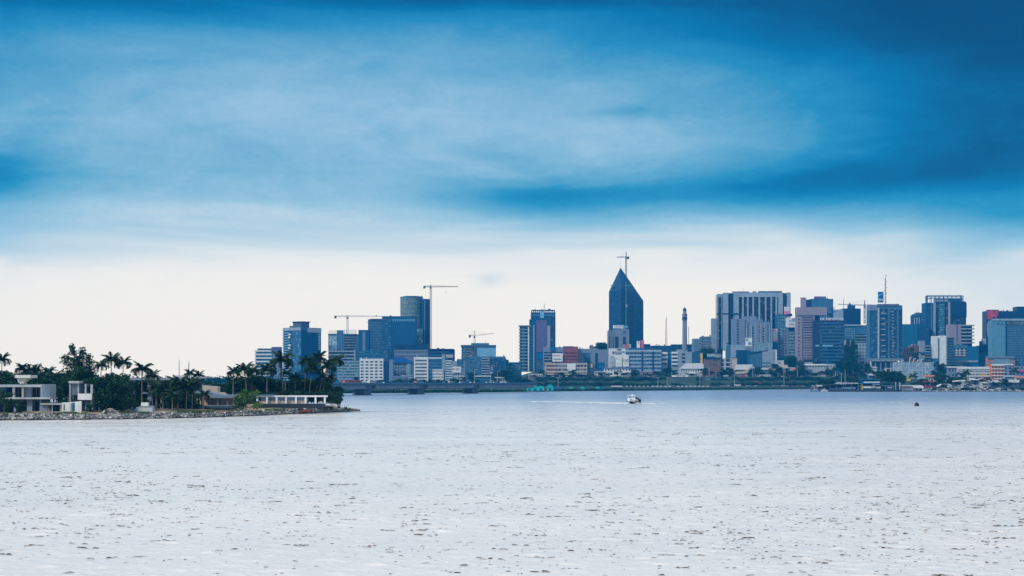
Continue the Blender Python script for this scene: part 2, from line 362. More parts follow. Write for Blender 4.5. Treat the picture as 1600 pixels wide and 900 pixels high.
# ---- dark wave faces: their shading put in as thin brown flecks on the crests
def wave_shade():
    mb = MB(); r = random.Random(21)
    def fleck(x, d, L, h, z, sl):                      # a low ragged fleck, thin at both ends
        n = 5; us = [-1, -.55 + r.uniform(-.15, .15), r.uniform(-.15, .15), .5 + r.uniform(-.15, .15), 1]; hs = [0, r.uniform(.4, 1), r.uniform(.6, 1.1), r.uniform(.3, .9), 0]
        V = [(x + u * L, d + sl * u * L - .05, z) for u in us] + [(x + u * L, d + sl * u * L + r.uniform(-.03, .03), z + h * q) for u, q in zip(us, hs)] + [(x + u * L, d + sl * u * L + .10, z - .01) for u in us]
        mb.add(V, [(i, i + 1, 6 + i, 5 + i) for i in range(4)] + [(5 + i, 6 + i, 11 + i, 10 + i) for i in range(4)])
    for k in range(36000):
        d = 90 * (700 / 90) ** (r.random() ** .70); x = (r.random() * 2 - 1) * .37 * d
        if sin(x * .06 + 1.3 * sin(d * .031)) + sin(d * .055 + x * .02) + r.uniform(-2.4, 2.4) < -.4: continue
        big = r.random() ** 9; n = 1 + int(7 * big * r.random() + .5 * r.random()); sl = r.gauss(0, .3); sp = .10 + .7 * big
        for i in range(n):
            u = r.gauss(0, sp); fleck(x + u, d + sl * u + r.gauss(0, .2), (.04 + .13 * r.random() ** 2) * (.8 if d < 150 else 1) + .30 * big * r.random(), .013 + .028 * r.random() ** 3 + .05 * big, .012 + .02 * big, sl)
    tag(mb.obj('wave_shade_flecks', 'wave_shade'), 'dark brown flecks added as the dark wave faces of the lagoon', 'wave_shade', kind='stuff')
mat('wave_shade', (.045, .030, .020), rough=.7, var=.4, scale=1.0)
_t2 = NT(MAT['wave_shade'].node_tree); _g2 = _t2.new('ShaderNodeNewGeometry')
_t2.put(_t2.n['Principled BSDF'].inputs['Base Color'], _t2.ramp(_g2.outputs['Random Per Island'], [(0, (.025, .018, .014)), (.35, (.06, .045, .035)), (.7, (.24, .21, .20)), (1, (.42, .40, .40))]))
wave_shade()

# ---- far shore land, one sheet rising to the city plateau; grass bank in the material by slope and noise
def ground_mat(name, cols, scale=.15):
    m = bpy.data.materials.new(name); m.use_nodes = True; t = NT(m.node_tree); b = t.n['Principled BSDF']
    P = t.new('ShaderNodeNewGeometry').outputs['Position']; n = t.noise(P, scale, 6, .65); n2 = t.noise(P, scale * 9, 3, .6)
    c = t.ramp(t.m('ADD', t.m('MULTIPLY', n, .8), t.m('MULTIPLY', n2, .2)), [(.3, cols[0]), (.5, cols[1]), (.68, cols[2])])
    t.put(b.inputs['Base Color'], c); b.inputs['Roughness'].default_value = .95; MAT[name] = m
ground_mat('bank_grass', ((.006, .026, .024), (.010, .036, .028), (.028, .065, .036)), .05)
ground_mat('shore_ground', ((.10, .13, .05), (.22, .17, .11), (.36, .26, .18)), .25)
ground_mat('earth', ((.10, .09, .07), (.18, .15, .12), (.26, .22, .18)), .12)
def sheet(name, rows, xs, zf, m, smooth=True):
    V = []; nx = len(xs)
    for d in rows:
        for x in xs: V.append((x(d) if callable(x) else x, d, zf(x(d) if callable(x) else x, d)))
    Fc = [(i * nx + j, i * nx + j + 1, (i + 1) * nx + j + 1, (i + 1) * nx + j) for i in range(len(rows) - 1) for j in range(nx - 1)]
    return tag(link(name, new_mesh(name, V, Fc, m, smooth=smooth)), kind='structure')
def zland(x, d):
    road = 0.0 if (2390 <= d <= 2434 or 2478 <= d <= 2526) else 1.0
    return T(d, x) - .15 + (0.35 * sin(x * .031 + d * .05) + .3 * sin(x * .083)) * road
sheet('land', [2392, 2400, 2420, 2432, 2442, 2453, 2465, 2476, 2480, 2500, 2524, 2560, 2600, 2650, 2750, 2900, 3200, 3600], list(np.linspace(-2600, 2600, 260)), zland, 'bank_grass')
def foreshore():
    P = sorted(set(list(np.linspace(380, 1700, 150)) + [1262, 1264, 1266, 1267, 1268, 1269, 1270, 1271, 1272])); V = []; ts = [-.004, 0, .012, .08, .3, 1.0]; zs = [-1.0, -.1, .9, 1.5, 2.2, 3.25]; n = len(P)
    for t_, z_ in zip(ts, zs):
        for p in P:
            s = S(p); d = s + (2394 - s) * t_ if t_ >= 0 else s - 6
            V.append((X(p, d), d, z_ + (.15 * sin(p * .7 + d * .03) if 0 < t_ < 1 else 0)))
    tag(link('foreshore', new_mesh('foreshore', V, [(i * n + j, i * n + j + 1, (i + 1) * n + j + 1, (i + 1) * n + j) for i in range(5) for j in range(n - 1)], 'bank_grass', smooth=True)), kind='structure')
foreshore()
# roads on the far shore
tag(MB().box(-1500, 1500, 2402, 2424, 3.9, 4.08).obj('shore_road', 'asphalt'), kind='structure')
tag(MB().box(X(835, 2500), 1500, 2486, 2512, 18.3, 18.86).obj('upper_road', 'asphalt'), kind='structure')

# ---- peninsula on the left
SHORE = [(-200, 452), (0, 467), (100, 473), (200, 483), (300, 499), (390, 527), (450, 553), (510, 585), (545, 606), (557, 614)]
def shore_d(p): return float(np.interp(p, [q[0] for q in SHORE], [q[1] for q in SHORE]))
shore_pts = []
for p in np.linspace(-200, 557, 90):
    d = shore_d(p) + 1.2 * sin(p * .09) + .7 * sin(p * .23); shore_pts.append((X(p, d), d))
def pen_top(p): return 1.75 + .25 * sin(p * .03) - max(0, (p - 500) / 57.0) * 1.0
def peninsula():
    V = []; n = len(shore_pts); P = np.linspace(-200, 557, 90); prof = [(-2.5, -.8), (0, -.15), (3.2, .9), (5.0, 1.0), (7.5, 1.05), (30, 1.2), (120, 1.25), (260, 1.1)]
    for k, (off, hz) in enumerate(prof):
        for (x, y), p in zip(shore_pts, P):
            o = off
            if off > 7: o = 7.5 + (off - 7.5) * max(0.02, min(1, (566 - p) / 260.0))
            tx, ty = (-.10, 1.0)
            z = hz if hz < 0 else hz * pen_top(p)
            V.append((x + tx * o, y + ty * o, z + (.06 * sin(x * 1.3 + y) if hz > 0 else 0)))
    Fc = [(k * n + j, k * n + j + 1, (k + 1) * n + j + 1, (k + 1) * n + j) for k in range(len(prof) - 1) for j in range(n - 1)]
    tag(link('peninsula_ground', new_mesh('peninsula_ground', V, Fc, 'shore_ground', smooth=True)), kind='structure')
peninsula()
def GP(p): return 1.22 * pen_top(p)               # flat ground height of the peninsula
# riprap: heaped shore stones
mb = MB()
for k in range(5600):
    p = -30 + 592 * rng.random(); d = shore_d(p) + 1.2 * sin(p * .09) + .7 * sin(p * .23); o = rng.random() ** .9 * 3.5 - .4
    z = np.interp(o, [-.4, 0, 3.2, 5.2], [-.25, -.1, .9 * pen_top(p), 1.0 * pen_top(p)]) * 1.0
    r = .20 + .42 * rng.random() ** 1.6
    if 268 < p < 332 and o > 2.2 and rng.random() < .75: continue
    mb.blob((X(p, d) - .1 * o, d + o, z + .16), (r, r, r * .75), rng)
tag(mb.obj('riprap', 'stone'), 'grey broken stones heaped along the peninsula waterline', 'riprap', kind='stuff')
# ================================================================ BUILDING KIT
LAND = []                                           # (px0, px1, short name) used to describe trees and cars beside a building
class Bld:
    def __init__(s, name, label, cat, f, top, d, base=None, r=None, a=0.0, depth=16.0, group=None, short=None):
        s.f, s.top, s.d, s.r, s.k = f, top, d, r, d / F
        s.a = R(a) if r else 0.0
        s.w = (f[1] - f[0]) * s.k / cos(s.a)
        s.dep = (r[1] - r[0]) * s.k / sin(s.a) if r else depth
        s.z0 = T(d, X(f[1], d)) if base is None else base
        s.root = empty(name, label, cat, (X(f[1], d), d, s.z0), -s.a, group)
        s.rng = random.Random(int(f[0] * 31 + top * 7))
        if short: LAND.append((f[0], (r or f)[1], short))
    def x(s, p): return (p - s.f[1]) * s.k / cos(s.a)
    def y(s, p): return (p - s.r[0]) * s.k / sin(s.a)
    def z(s, p): return 0.0 if p is None else max(0.0, Z(p, s.d) - s.z0)
    def box(s, name, m, face, p0, p1, t, b, out=.3, inn=0.0, parent=None):
        z1, z0 = s.z(t), s.z(b)
        if z1 - z0 < .05: return None
        o = box(name, m, parent or s.root, s.x(p0), s.x(p1), -out, inn, z0, z1) if face == 'f' else box(name, m, parent or s.root, -inn, out, s.y(p0), s.y(p1), z0, z1)
        if name in ('window', 'pale_blind', 'crown_window', 'balcony_end') and getattr(s, 'last', None): nest(o, s.last)
        return o
    def body(s, m, top=None, name='wall', f=None, bot=None, front=0.0):
        f = f or s.f; full = f[1] == s.f[1]
        s.last = box(name, m, s.root, s.x(f[0]), s.x(f[1]) if not full else 0.0, -front, s.dep, s.z(bot), s.z(top if top is not None else s.top)); return s.last
    def rng_f(s, face): return s.f if face == 'f' else s.r
    def glaze(s, m, face, p0, p1, t, b, out=.15): return s.box('glazing', m, face, p0 + .1, p1 - .1, t, b, out)
    def bands(s, m, face, p0, p1, t, b, n, frac=.5, out=.6, name='spandrel', phase=0.0):
        st = (b - t) / n
        for i in range(n): s.box(name, m, face, p0, p1, t + (i + phase) * st, t + (i + phase + frac) * st, out)
    def piers(s, m, face, p0, p1, n, t, b, wd=1.0, out=.75, name='pier'):
        for i in range(n):
            c = p0 + (p1 - p0) * (i / (n - 1) if n > 1 else .5)
            s.box(name, m, face, c - wd / 2, c + wd / 2, t, b, out)
    def punch(s, m, face, p0, p1, t, b, nx, ny, fx=.55, fy=.5, g='glass', out=.45, o=0.0):
        out += o; s.glaze(g, face, p0, p1, t, b, .15 + o)
        mb = MB(); z1, z0 = s.z(t), s.z(b); q = (s.x if face == 'f' else s.y); u0, u1 = q(p0), q(p1); H, Wd = z1 - z0, u1 - u0
        def pb(a0, a1, c0, c1, o):
            if face == 'f': mb.box(a0, a1, -o, 0, c0, c1)
            else: mb.box(0, o, a0, a1, c0, c1)
        sh, sw = H / ny, Wd / nx
        for j in range(ny + 1):
            lo = z0 + j * sh - (1 - fy) * sh / 2; hi = lo + (1 - fy) * sh
            pb(u0, u1, max(z0, lo), min(z1, hi), out)
        for i in range(nx + 1):
            lo = u0 + i * sw - (1 - fx) * sw / 2; hi = lo + (1 - fx) * sw
            pb(max(u0, lo), min(u1, hi), z0, z1, out + .03)
        mb.obj('facade_frame', m, s.root)
    def mull(s, m, face, p0, p1, t, b, nx, ny, out=.22, th=.18):       # thin curtain wall grid, one joined part
        mb = MB(); z1, z0 = s.z(t), s.z(b); q = (s.x if face == 'f' else s.y); u0, u1 = q(p0), q(p1)
        for i in range(nx + 1):
            u = u0 + (u1 - u0) * i / nx
            mb.box(*((u - th, u + th, -out, 0) if face == 'f' else (0, out, u - th, u + th)), z0, z1)
        for j in range(ny + 1):
            z = z0 + (z1 - z0) * j / ny
            mb.box(*((u0, u1, -out + .03, 0) if face == 'f' else (0, out - .03, u0, u1)), max(z - th, z0), z + th)
        o = mb.obj('mullion_grid', m, s.root); o['kind'] = 'stuff'
    def clutter(s, n=4, mast=1, top=None, f=None):
        f = f or s.f; xl, xr = s.x(f[0]), s.x(f[1]); fw = xr - xl; z = s.z(top if top is not None else s.top)
        for i in range(n):
            w_ = s.rng.uniform(1.5, 4.0); x = xl + s.rng.uniform(.2, max(.3, fw - w_ - .3)); h = s.rng.uniform(1.0, 3.0); y = s.rng.uniform(2, max(3, s.dep * .6))
            if s.rng.random() < .4: link('water_tank', MB().cyl(0, 0, 0, h, w_ * .35).mesh('water_tank', s.rng.choice(['offwhite', 'dark', 'bluegrey'])), s.root, (x, y, z))
            else: box('rooftop_unit', s.rng.choice(['pale', 'concrete', 'bluegrey', 'dconcrete']), s.root, x, x + w_, y, y + 2.5, z, z + h)
        for i in range(mast):
            x = xl + s.rng.uniform(.1, .9) * fw; h = s.rng.uniform(6, 13)
            link('antenna', MB().bar((0, 0, 0), (0, 0, h), .28, 0, .12).bar((-.8, 0, h * .7), (.8, 0, h * .7), .12).mesh('antenna', 'steel'), s.root, (x, s.dep * .4, z))
    def units(s, face, p0, p1, t, b, n):               # small air conditioners scattered on a facade
        mb = MB()
        for i in range(n):
            c = s.rng.uniform(p0, p1); zz = s.z(s.rng.uniform(t, b)); u = (s.x if face == 'f' else s.y)(c)
            mb.box(*((u - .5, u + .5, -1.1, 0) if face == 'f' else (0, 1.1, u - .5, u + .5)), zz, zz + .8)
        o = mb.obj('air_conditioners', 'offwhite', s.root); o['kind'] = 'stuff'
    def sign(s, label, p0, p1, t, b, m='signwhite', lines=(), out=2.0, legs=True):
        """a board of its own, standing on or hung before the building; lines = (text or None, material, px, py, px height)"""
        z0 = s.z(b); x0, x1 = s.x(p0), s.x(p1)
        g = empty('billboard', label, 'billboard', (s.root.location.x + (x0 + x1) / 2, s.d - out, s.z0 + z0))
        h = s.z(t) - z0; wd = x1 - x0
        pn = box('panel', m, g, -wd / 2, wd / 2, -.25, 0, 0, h)
        for e in (-1, 1): box('post', 'steel', g, e * wd * .38 - .15, e * wd * .38 + .15, .02, .35, -min(2.5, z0), h * .9)
        for (tx, mm, cx, cy, hh, xs) in lines:
            lx_, lz_ = (cx - (p0 + p1) / 2) * s.k, s.z(cy) - z0
            if tx is None:                             # unreadable printed line: short strokes
                q = MB(); nst = max(3, int(xs / .55))
                for i in range(nst):
                    u = lx_ - xs * s.k / 2 + (i + .5) * xs * s.k / nst; e = xs * s.k / nst
                    q.box(u - e * .36, u + e * .30, -.31, -.25, lz_ - hh * s.k * s.rng.uniform(.3, .5), lz_ + hh * s.k * s.rng.uniform(.3, .5))
                nest(q.obj('lettering', mm, g), pn)
            else: nest(text(tx, mm, g, hh * s.k * 1.35, (lx_, -.28, lz_), xs=xs), pn)
        return g

def lattice(mb, p, q, wd, n, th, up=(0, 0, 1), wd2=None):
    """square lattice beam from p to q"""
    p, q = np.array(p, float), np.array(q, float); d = q - p; d /= np.linalg.norm(d)
    u = np.cross(d, (0, 0, 1) if abs(d[2]) < .9 else (1, 0, 0)); u /= np.linalg.norm(u); v = np.cross(d, u)
    wd2 = wd if wd2 is None else wd2; cr = []
    for i in range(n + 1):
        c = p + (q - p) * i / n; h = (wd + (wd2 - wd) * i / n) / 2
        cr.append([c + u * sx * h + v * sy * h for sx, sy in ((-1, -1), (1, -1), (1, 1), (-1, 1))])
    for k in range(4):
        mb.bar(cr[0][k], cr[-1][k], th)
        for i in range(n): mb.bar(cr[i][k], cr[i + 1][(k + 1) % 4] if i % 2 else cr[i + 1][(k - 1) % 4], th * .6)
def crane(label, pxm, ybot, yj, ytip, xc, xj, d, m='cranegrey', th=.5, base=None, yj2=None):
    """tower crane: mast at pxm from ybot up to the jib row yj, apex ytip, counterweight end xc, jib end xj"""
    k = d / F; z0 = Z(ybot, d) if base is None else base; g = empty('tower_crane', label, 'crane', (X(pxm, d), d, z0)); hj = Z(yj, d) - z0
    wd = 2.4; mb = MB(); lattice(mb, (0, 0, 0), (0, 0, hj), wd, max(4, int(hj / 4)), th); ms = mb.obj('mast', m, g)
    lc, lj = (xc - pxm) * k, (xj - pxm) * k; h2 = ((Z(yj2, d) - z0) if yj2 else hj + .6)
    mb = MB(); lattice(mb, (0, 0, hj + .8), (lj, 0, h2 + .2), 1.7, max(6, int(abs(lj) / 4)), th * .7, wd2=1.0); jb = mb.obj('jib', m, g)
    mb = MB(); lattice(mb, (0, 0, hj + .8), (lc, 0, hj + .8), 1.7, 4, th * .8); cj = mb.obj('counter_jib', 'cranedark', g)
    e = 1 if lc > 0 else -1
    box('counterweight', 'cranedark', cj, lc - e * 3.4, lc, -1.2, 1.2, hj - 2.6, hj + 1.4)
    box('cab', 'cranedark', ms, -1.5, 1.5, -2.6, -.7, hj - 3.4, hj - .4)
    ha = Z(ytip, d) - z0; mb = MB(); lattice(mb, (0, 0, hj + .9), (0, 0, ha), 1.6, 3, th * .8, wd2=.6); mb.obj('tower_top', 'cranedark', g)
    mb = MB().bar((0, 0, ha), (lj * .6, 0, (hj + h2) / 2 + 1.2), .16).bar((0, 0, ha), (lc * .9, 0, hj + 1.4), .16); mb.obj('tie_bars', 'cranedark', g)
    mb = MB().bar((lj * .55, 0, (hj + h2) / 2), (lj * .55, 0, hj - 9), .12).box(lj * .55 - .5, lj * .55 + .5, -.5, .5, hj - 10.2, hj - 9); mb.obj('hook', 'cranedark', jb)
    return g
def antenna_mast(label, p, ybot, ytop, d, wd=1.6, m='steel', drums=0):
    z0, z1 = Z(ybot, d), Z(ytop, d); g = empty('antenna_mast', label, 'antenna mast', (X(p, d), d, z0)); mb = MB()
    lattice(mb, (0, 0, 0), (0, 0, (z1 - z0) * .85), wd, max(5, int((z1 - z0) / 4)), .3, wd2=wd * .4); lt_ = mb.obj('lattice_tower', m, g)
    MB().bar((0, 0, (z1 - z0) * .84), (0, 0, z1 - z0), .3, 0, .12).obj('spike', m, g)
    for i in range(drums):
        h = (z1 - z0) * (.35 + .55 * i / max(1, drums - 1)); link('dish_antenna', MB().cyl(0, 0, 0, .9, 1.0).mesh('dish_antenna', 'cranedark'), lt_, ((-1) ** i * 1.1, -.9, h))
    return g
# ================================================================ CITY, LEFT TO RIGHT
# --- far left
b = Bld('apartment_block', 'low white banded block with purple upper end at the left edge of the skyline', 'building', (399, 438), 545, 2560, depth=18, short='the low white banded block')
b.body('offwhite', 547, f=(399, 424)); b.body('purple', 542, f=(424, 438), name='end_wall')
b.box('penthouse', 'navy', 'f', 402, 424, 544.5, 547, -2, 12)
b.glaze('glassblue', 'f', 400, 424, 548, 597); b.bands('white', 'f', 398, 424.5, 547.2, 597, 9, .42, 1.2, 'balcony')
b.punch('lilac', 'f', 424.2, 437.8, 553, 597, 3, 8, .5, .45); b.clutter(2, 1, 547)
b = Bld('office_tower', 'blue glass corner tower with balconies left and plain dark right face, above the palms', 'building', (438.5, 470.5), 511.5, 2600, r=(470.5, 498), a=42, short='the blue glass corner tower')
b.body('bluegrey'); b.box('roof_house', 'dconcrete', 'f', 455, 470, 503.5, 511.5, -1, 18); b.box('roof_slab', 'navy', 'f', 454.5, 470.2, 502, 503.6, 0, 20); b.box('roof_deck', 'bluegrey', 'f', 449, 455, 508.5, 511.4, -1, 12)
b.glaze('glassblue', 'f', 455.5, 470, 517, 597); b.mull('bluepaint', 'f', 455.5, 470.2, 517, 590, 5, 22)
b.glaze('glassdark', 'f', 439, 455.5, 517, 597); b.bands('lightblue', 'f', 438, 449.5, 515, 597, 21, .35, 1.6, 'balcony')
b.box('pier', 'bluegrey', 'f', 449, 451, 512, 597, .7); b.box('parapet', 'pale', 'f', 438.5, 470.5, 511.5, 516, .8); b.box('parapet', 'offwhite', 'r', 479, 498, 511.6, 519, .8)
for t in (521, 538, 555, 572): b.box('white_balcony', 'white', 'f', 449.5, 453.5, t, t + 2.2, 2.0); b.box('white_balcony', 'white', 'f', 449, 452.5, t + 4.5, t + 7, 2.0)
b.box('cladding', 'bluepaint', 'r', 470.6, 478.5, 516, 597, .35); b.box('cladding', 'bluepaint', 'r', 478.7, 497.6, 519.5, 597, .3)
for i in range(9): b.box('window', 'white', 'r', 494.2, 496.2, 521 + i * 2.9, 522.6 + i * 2.9, .6)
b.mull('navy', 'r', 471, 497, 520, 590, 7, 20, .5, .12)
# --- construction site
b = Bld('unfinished_building', 'unfinished blue building with bare rooftop columns under the left crane', 'building', (513, 576), 522, 2660, depth=30, short='the unfinished blue building')
b.body('bluegrey', 522, f=(513, 560)); b.body('bluepaint', 515.5, f=(560, 576), name='core_wall')
b.glaze('glasspale', 'f', 514, 526.5, 524, 548); b.box('stair_core', 'bluegrey', 'f', 526.5, 537, 516, 548, 1.2)
b.glaze('glassdark', 'f', 537, 557, 524, 548); b.bands('concrete', 'f', 537, 557, 522, 547, 6, .3, 1.0, 'floor_slab'); b.box('pier', 'concrete', 'f', 566.5, 571, 519, 548, .9)
for i in range(8): b.box('column', 'offwhite', 'f', 514 + i * 1.6, 514.5 + i * 1.6, 516, 522, -.5, 1)
for i in range(7): b.box('column', 'concrete', 'f', 538 + i * 2.9, 538.8 + i * 2.9, 515, 522, -.5, 1.2)
b.box('top_slab', 'dconcrete', 'f', 512.5, 527, 521.6, 523.4, .9); b.box('top_slab', 'dconcrete', 'f', 536, 558, 521.7, 523, 1.1)
b = Bld('podium_building', 'long low blue podium with slab edges below the unfinished blue building', 'building', (513, 606), 547.5, 2600, depth=40)
b.body('bluegrey', 548); b.glaze('glassdark', 'f', 514, 553, 550, 563); b.bands('pale', 'f', 513, 554, 548, 564, 3, .35, 1.2, 'floor_slab')
b.punch('tealpaint', 'f', 554, 606, 548.5, 565, 14, 3, .6, .5); b.box('pier', 'pale', 'f', 553, 555.5, 546.5, 566, 1.5); b.clutter(3, 0, 548)
b = Bld('office_building', 'stepped dark blue office slab with windowed left wing, left of the rounded tower', 'building', (575, 650), 494, 2740, depth=30, short='the stepped dark blue slab')
b.body('bluegrey', 499, f=(575, 612)); b.body('bluepaint', 494, f=(597, 650), name='main_wall', front=.4)
b.punch('bluegrey', 'f', 575, 596.5, 500, 562, 7, 15, .55, .5, 'glassdark'); b.box('roof_slab', 'dconcrete', 'f', 578, 613, 498, 500, 1.2)
b.glaze('glassblue', 'f', 597, 611.5, 499, 562, .6); b.bands('bluepaint', 'f', 597, 611.5, 498.5, 562, 15, .45, 1.0)
b.box('cladding', 'bluepaint', 'f', 612, 649.5, 503.5, 562, .8)
for i in range(10): b.box('window', 'lightblue', 'f', 613.5 + i * 3.6, 615.3 + i * 3.6, 498.5, 502, .7)
b.clutter(3, 0, 494)
# rounded tower
b = Bld('office_tower', 'tall tower with rounded gold tinted glass front beside the tallest left crane', 'building', (626, 670.5), 468, 2800, depth=34, short='the rounded gold glass tower')
k = b.k; rw = (660 - 625) * k / 2; cx = b.x(642.5); H = b.z(464)
mb = MB(); mb.cyl(cx, rw * .75, 0, H, rw, n=36); mb.obj('drum_wall', 'glassgold', b.root)
for i in range(11): link('ring_band', MB().cyl(cx, rw * .75, 0, .9, rw + .35, n=36).mesh('ring_band', 'bluegrey'), b.root, (0, 0, b.z(469 + i * 7.0)))
for i in range(14):
    an = pi * (1.04 + .92 * i / 13); MB().box(-.22, .22, -.22, .22, 0, H).obj('mullion', 'bluegrey', b.root, (cx + (rw + .2) * cos(an), rw * .75 + (rw + .2) * sin(an), 0))
link('crown', MB().cyl(cx, rw * .75, 0, 2.2, rw + .6, n=36).mesh('crown', 'bluegrey'), b.root, (0, 0, H - 1.4)); link('cap', MB().cyl(cx, rw * .75, 0, 1.3, rw * .7, n=24).mesh('cap', 'dconcrete'), b.root, (0, 0, H + .8))
b.body('bluepaint', 467, f=(659, 670.5), name='core_wall', front=2); b.bands('navy', 'f', 661, 670.8, 470, 545, 19, .45, 3.2, 'balcony'); b.bands('offwhite', 'f', 663, 664.5, 471, 545, 19, .35, 3.6, 'window')
b.box('glass_shaft', 'glassteal', 'f', 651, 661, 514, 540, 12); b.clutter(3, 1, 464)
crane('left crane over the unfinished blue building with a long pale jib', 543, 522, 495, 492.5, 522.5, 598, 2700, th=.4)
crane('tallest crane on the left with red grey mast beside the rounded tower', 673, 546, 448.5, 445, 661.5, 716, 2790, m='rust', th=.65)
b = Bld('curved_building', 'pale building with row of upright windows under a dark flat roof band', 'building', (616, 668), 545, 2640, depth=24)
b.body('lilac', 545); b.punch('lilac', 'f', 617, 667.5, 547, 560, 24, 2, .5, .55, 'glassdark'); b.box('roof_band', 'navy', 'f', 616, 668, 538, 545, 1.5, 20)
b = Bld('office_building', 'flat dark slab behind the white twin office block', 'building', (668, 710), 546, 2720, depth=24)
b.body('navy', 546); b.box('roof_slab', 'navy', 'f', 666, 709, 545, 547.2, 2, 10); b.bands('bluegrey', 'f', 669, 703, 549, 575, 5, .35, .5); b.clutter(3, 1, 545, (668, 702)); b.box('white_box', 'offwhite', 'f', 697, 708, 554, 559, 2)
b = Bld('hotel_building', 'white block with paired dark windows and blue gap at right, above the bridge', 'building', (527, 614), 561, 2530, depth=18, short='the white block with paired windows')
b.body('bluegrey', 563, f=(527, 562)); b.glaze('glassteal', 'f', 527, 561.5, 566, 597); b.bands('pale', 'f', 527, 561.5, 564, 596, 7, .4, .8)
b.body('white', 560.5, f=(561.8, 599), name='main_wall', front=.3); b.punch('white', 'f', 562.5, 599, 563, 597, 5, 7, .60, .45, 'glassdark', .5, .3)
b.body('navy', 564, f=(599, 608), name='gap_wall'); b.body('lilac', 562, f=(608, 614), name='end_wall', front=.5); b.clutter(4, 0, 560.5, (562, 599))
b = Bld('hall_building', 'blue curved roof building with a pale round end between two white blocks', 'building', (612, 646), 566, 2560, depth=26, short='the blue curved roof hall')
b.body('bluegrey', 566, f=(612, 634)); b.punch('lilac', 'f', 616, 633.5, 567, 593, 4, 5, .5, .5)
mb = MB(); mb.cyl(b.x(639), 5, 0, b.z(563), 7, n=20); mb.obj('round_end', 'palegreen', b.root)
mb = MB(); pts = [(b.x(600 + q * 4.6), b.z(566 - 8 * sin(pi * q / 10))) for q in range(11)]; mb.prism(pts + [(b.x(646), b.z(567)), (b.x(600), b.z(567))], -3, 18); mb.obj('curved_roof', 'blueroof', b.root)
b = Bld('office_building', 'white twin office block with dark window bands, one half white one half blue', 'building', (647, 695), 558, 2530, depth=18, short='the white twin office block')
b.body('white', 558, f=(646.8, 669)); b.glaze('glassdark', 'f', 649, 667, 561, 597); b.bands('white', 'f', 647.3, 667, 559.5, 597, 7, .5, .7); b.piers('white', 'f', 648, 668, 2, 558.5, 597, 2.2, .9)
b.piers('white', 'f', 651.5, 665.5, 7, 561, 597, .35, .5)
b.body('bluegrey', 559, f=(669, 691), name='side_wall'); b.glaze('glassblue', 'f', 670, 690, 563, 597); b.bands('bluegrey', 'f', 669.5, 690.5, 560.5, 597, 7, .45, .6); b.box('parapet', 'white', 'f', 669, 691, 558.3, 560.3, .9)
b.body('pale', 553, f=(690.5, 695), name='stair_tower'); b.punch('white', 'f', 676, 693, 577, 597, 7, 4, .55, .5, 'glassdark', 1.6); b.clutter(4, 1, 558, (647, 668))
b = Bld('apartment_block', 'narrow striped white and blue block beside the small white rooftop board', 'building', (696, 726), 560, 2530, depth=16)
b.body('pale', 564); b.glaze('glassblue', 'f', 697, 706, 564, 597); b.bands('white', 'f', 696, 706, 563, 597, 9, .4, 1.0, 'balcony'); b.punch('bluegrey', 'f', 714, 724.5, 561, 575, 3, 3); b.punch('offwhite', 'f', 707, 725.5, 583, 597, 5, 3); b.clutter(3, 1, 564)
b.sign('small white board with dark printed letters beside the white twin office block', 706.5, 720.5, 573, 582, lines=[('INFI', 'signtext', 713, 577.3, 4.2, 1.3)], out=2.5)
b = Bld('office_building', 'flat topped block with a blank pale panel and louvred left side below a small crane', 'building', (721, 774.5), 541, 2660, depth=24, short='the block with the blank pale panel')
b.body('bluegrey', 541); b.box('roof_slab', 'dconcrete', 'f', 720, 775, 539, 542, 1.6, 20); b.box('roof_house', 'bluegrey', 'f', 736, 764, 536, 539.2, -2, 12)
b.glaze('louvre', 'f', 723, 741, 544, 560); b.bands('concrete', 'f', 725, 738, 544, 560, 4, .4, .9); b.box('blank_panel', 'lightblue', 'f', 745.5, 774, 542.5, 560, .5); b.box('pier', 'dconcrete', 'f', 741, 745, 542, 575, 1.0)
b = Bld('apartment_block', 'worn blue grey apartment block with balconies and rooftop dishes below the blank panel', 'building', (733, 790), 557, 2580, depth=20, short='the worn balcony block')
b.body('bluegrey', 557); b.punch('bluegrey', 'f', 734, 752, 560, 594, 5, 8, .5, .45, 'glass'); b.glaze('glass', 'f', 752, 770, 560, 594); b.bands('pale', 'f', 752, 765, 559, 594, 9, .45, 1.3, 'balcony'); b.punch('bluepaint', 'f', 771, 789, 560, 594, 5, 8, .5, .5, 'glassdark'); b.units('f', 735, 788, 560, 592, 22); b.clutter(5, 2, 557)
for q in (736, 757, 764): link('dish_antenna', MB().cyl(0, 0, 0, .5, 2.0, 1.5).mesh('dish_antenna', 'offwhite'), b.root, (b.x(q), 1, b.z(556)))
crane('small crane with drooping hook standing on the flat topped block', 741.5, 537, 525, 517, 732.5, 772, 2665, m='steel', th=.4, yj2=521)
b = Bld('apartment_block', 'low pointed blue grey block with patchy walls left of the balcony tower', 'building', (776, 815), 562, 2600, depth=20)
b.body('bluegrey', 562, f=(776, 795)); b.body('bluepaint', 566, f=(795, 815), name='side_wall'); b.punch('bluegrey', 'f', 777, 794, 565, 594, 5, 7); b.punch('bluegrey', 'f', 796, 814, 569, 594, 5, 6); b.clutter(4, 2, 562, (776, 794)); b.units('f', 778, 813, 566, 590, 12)
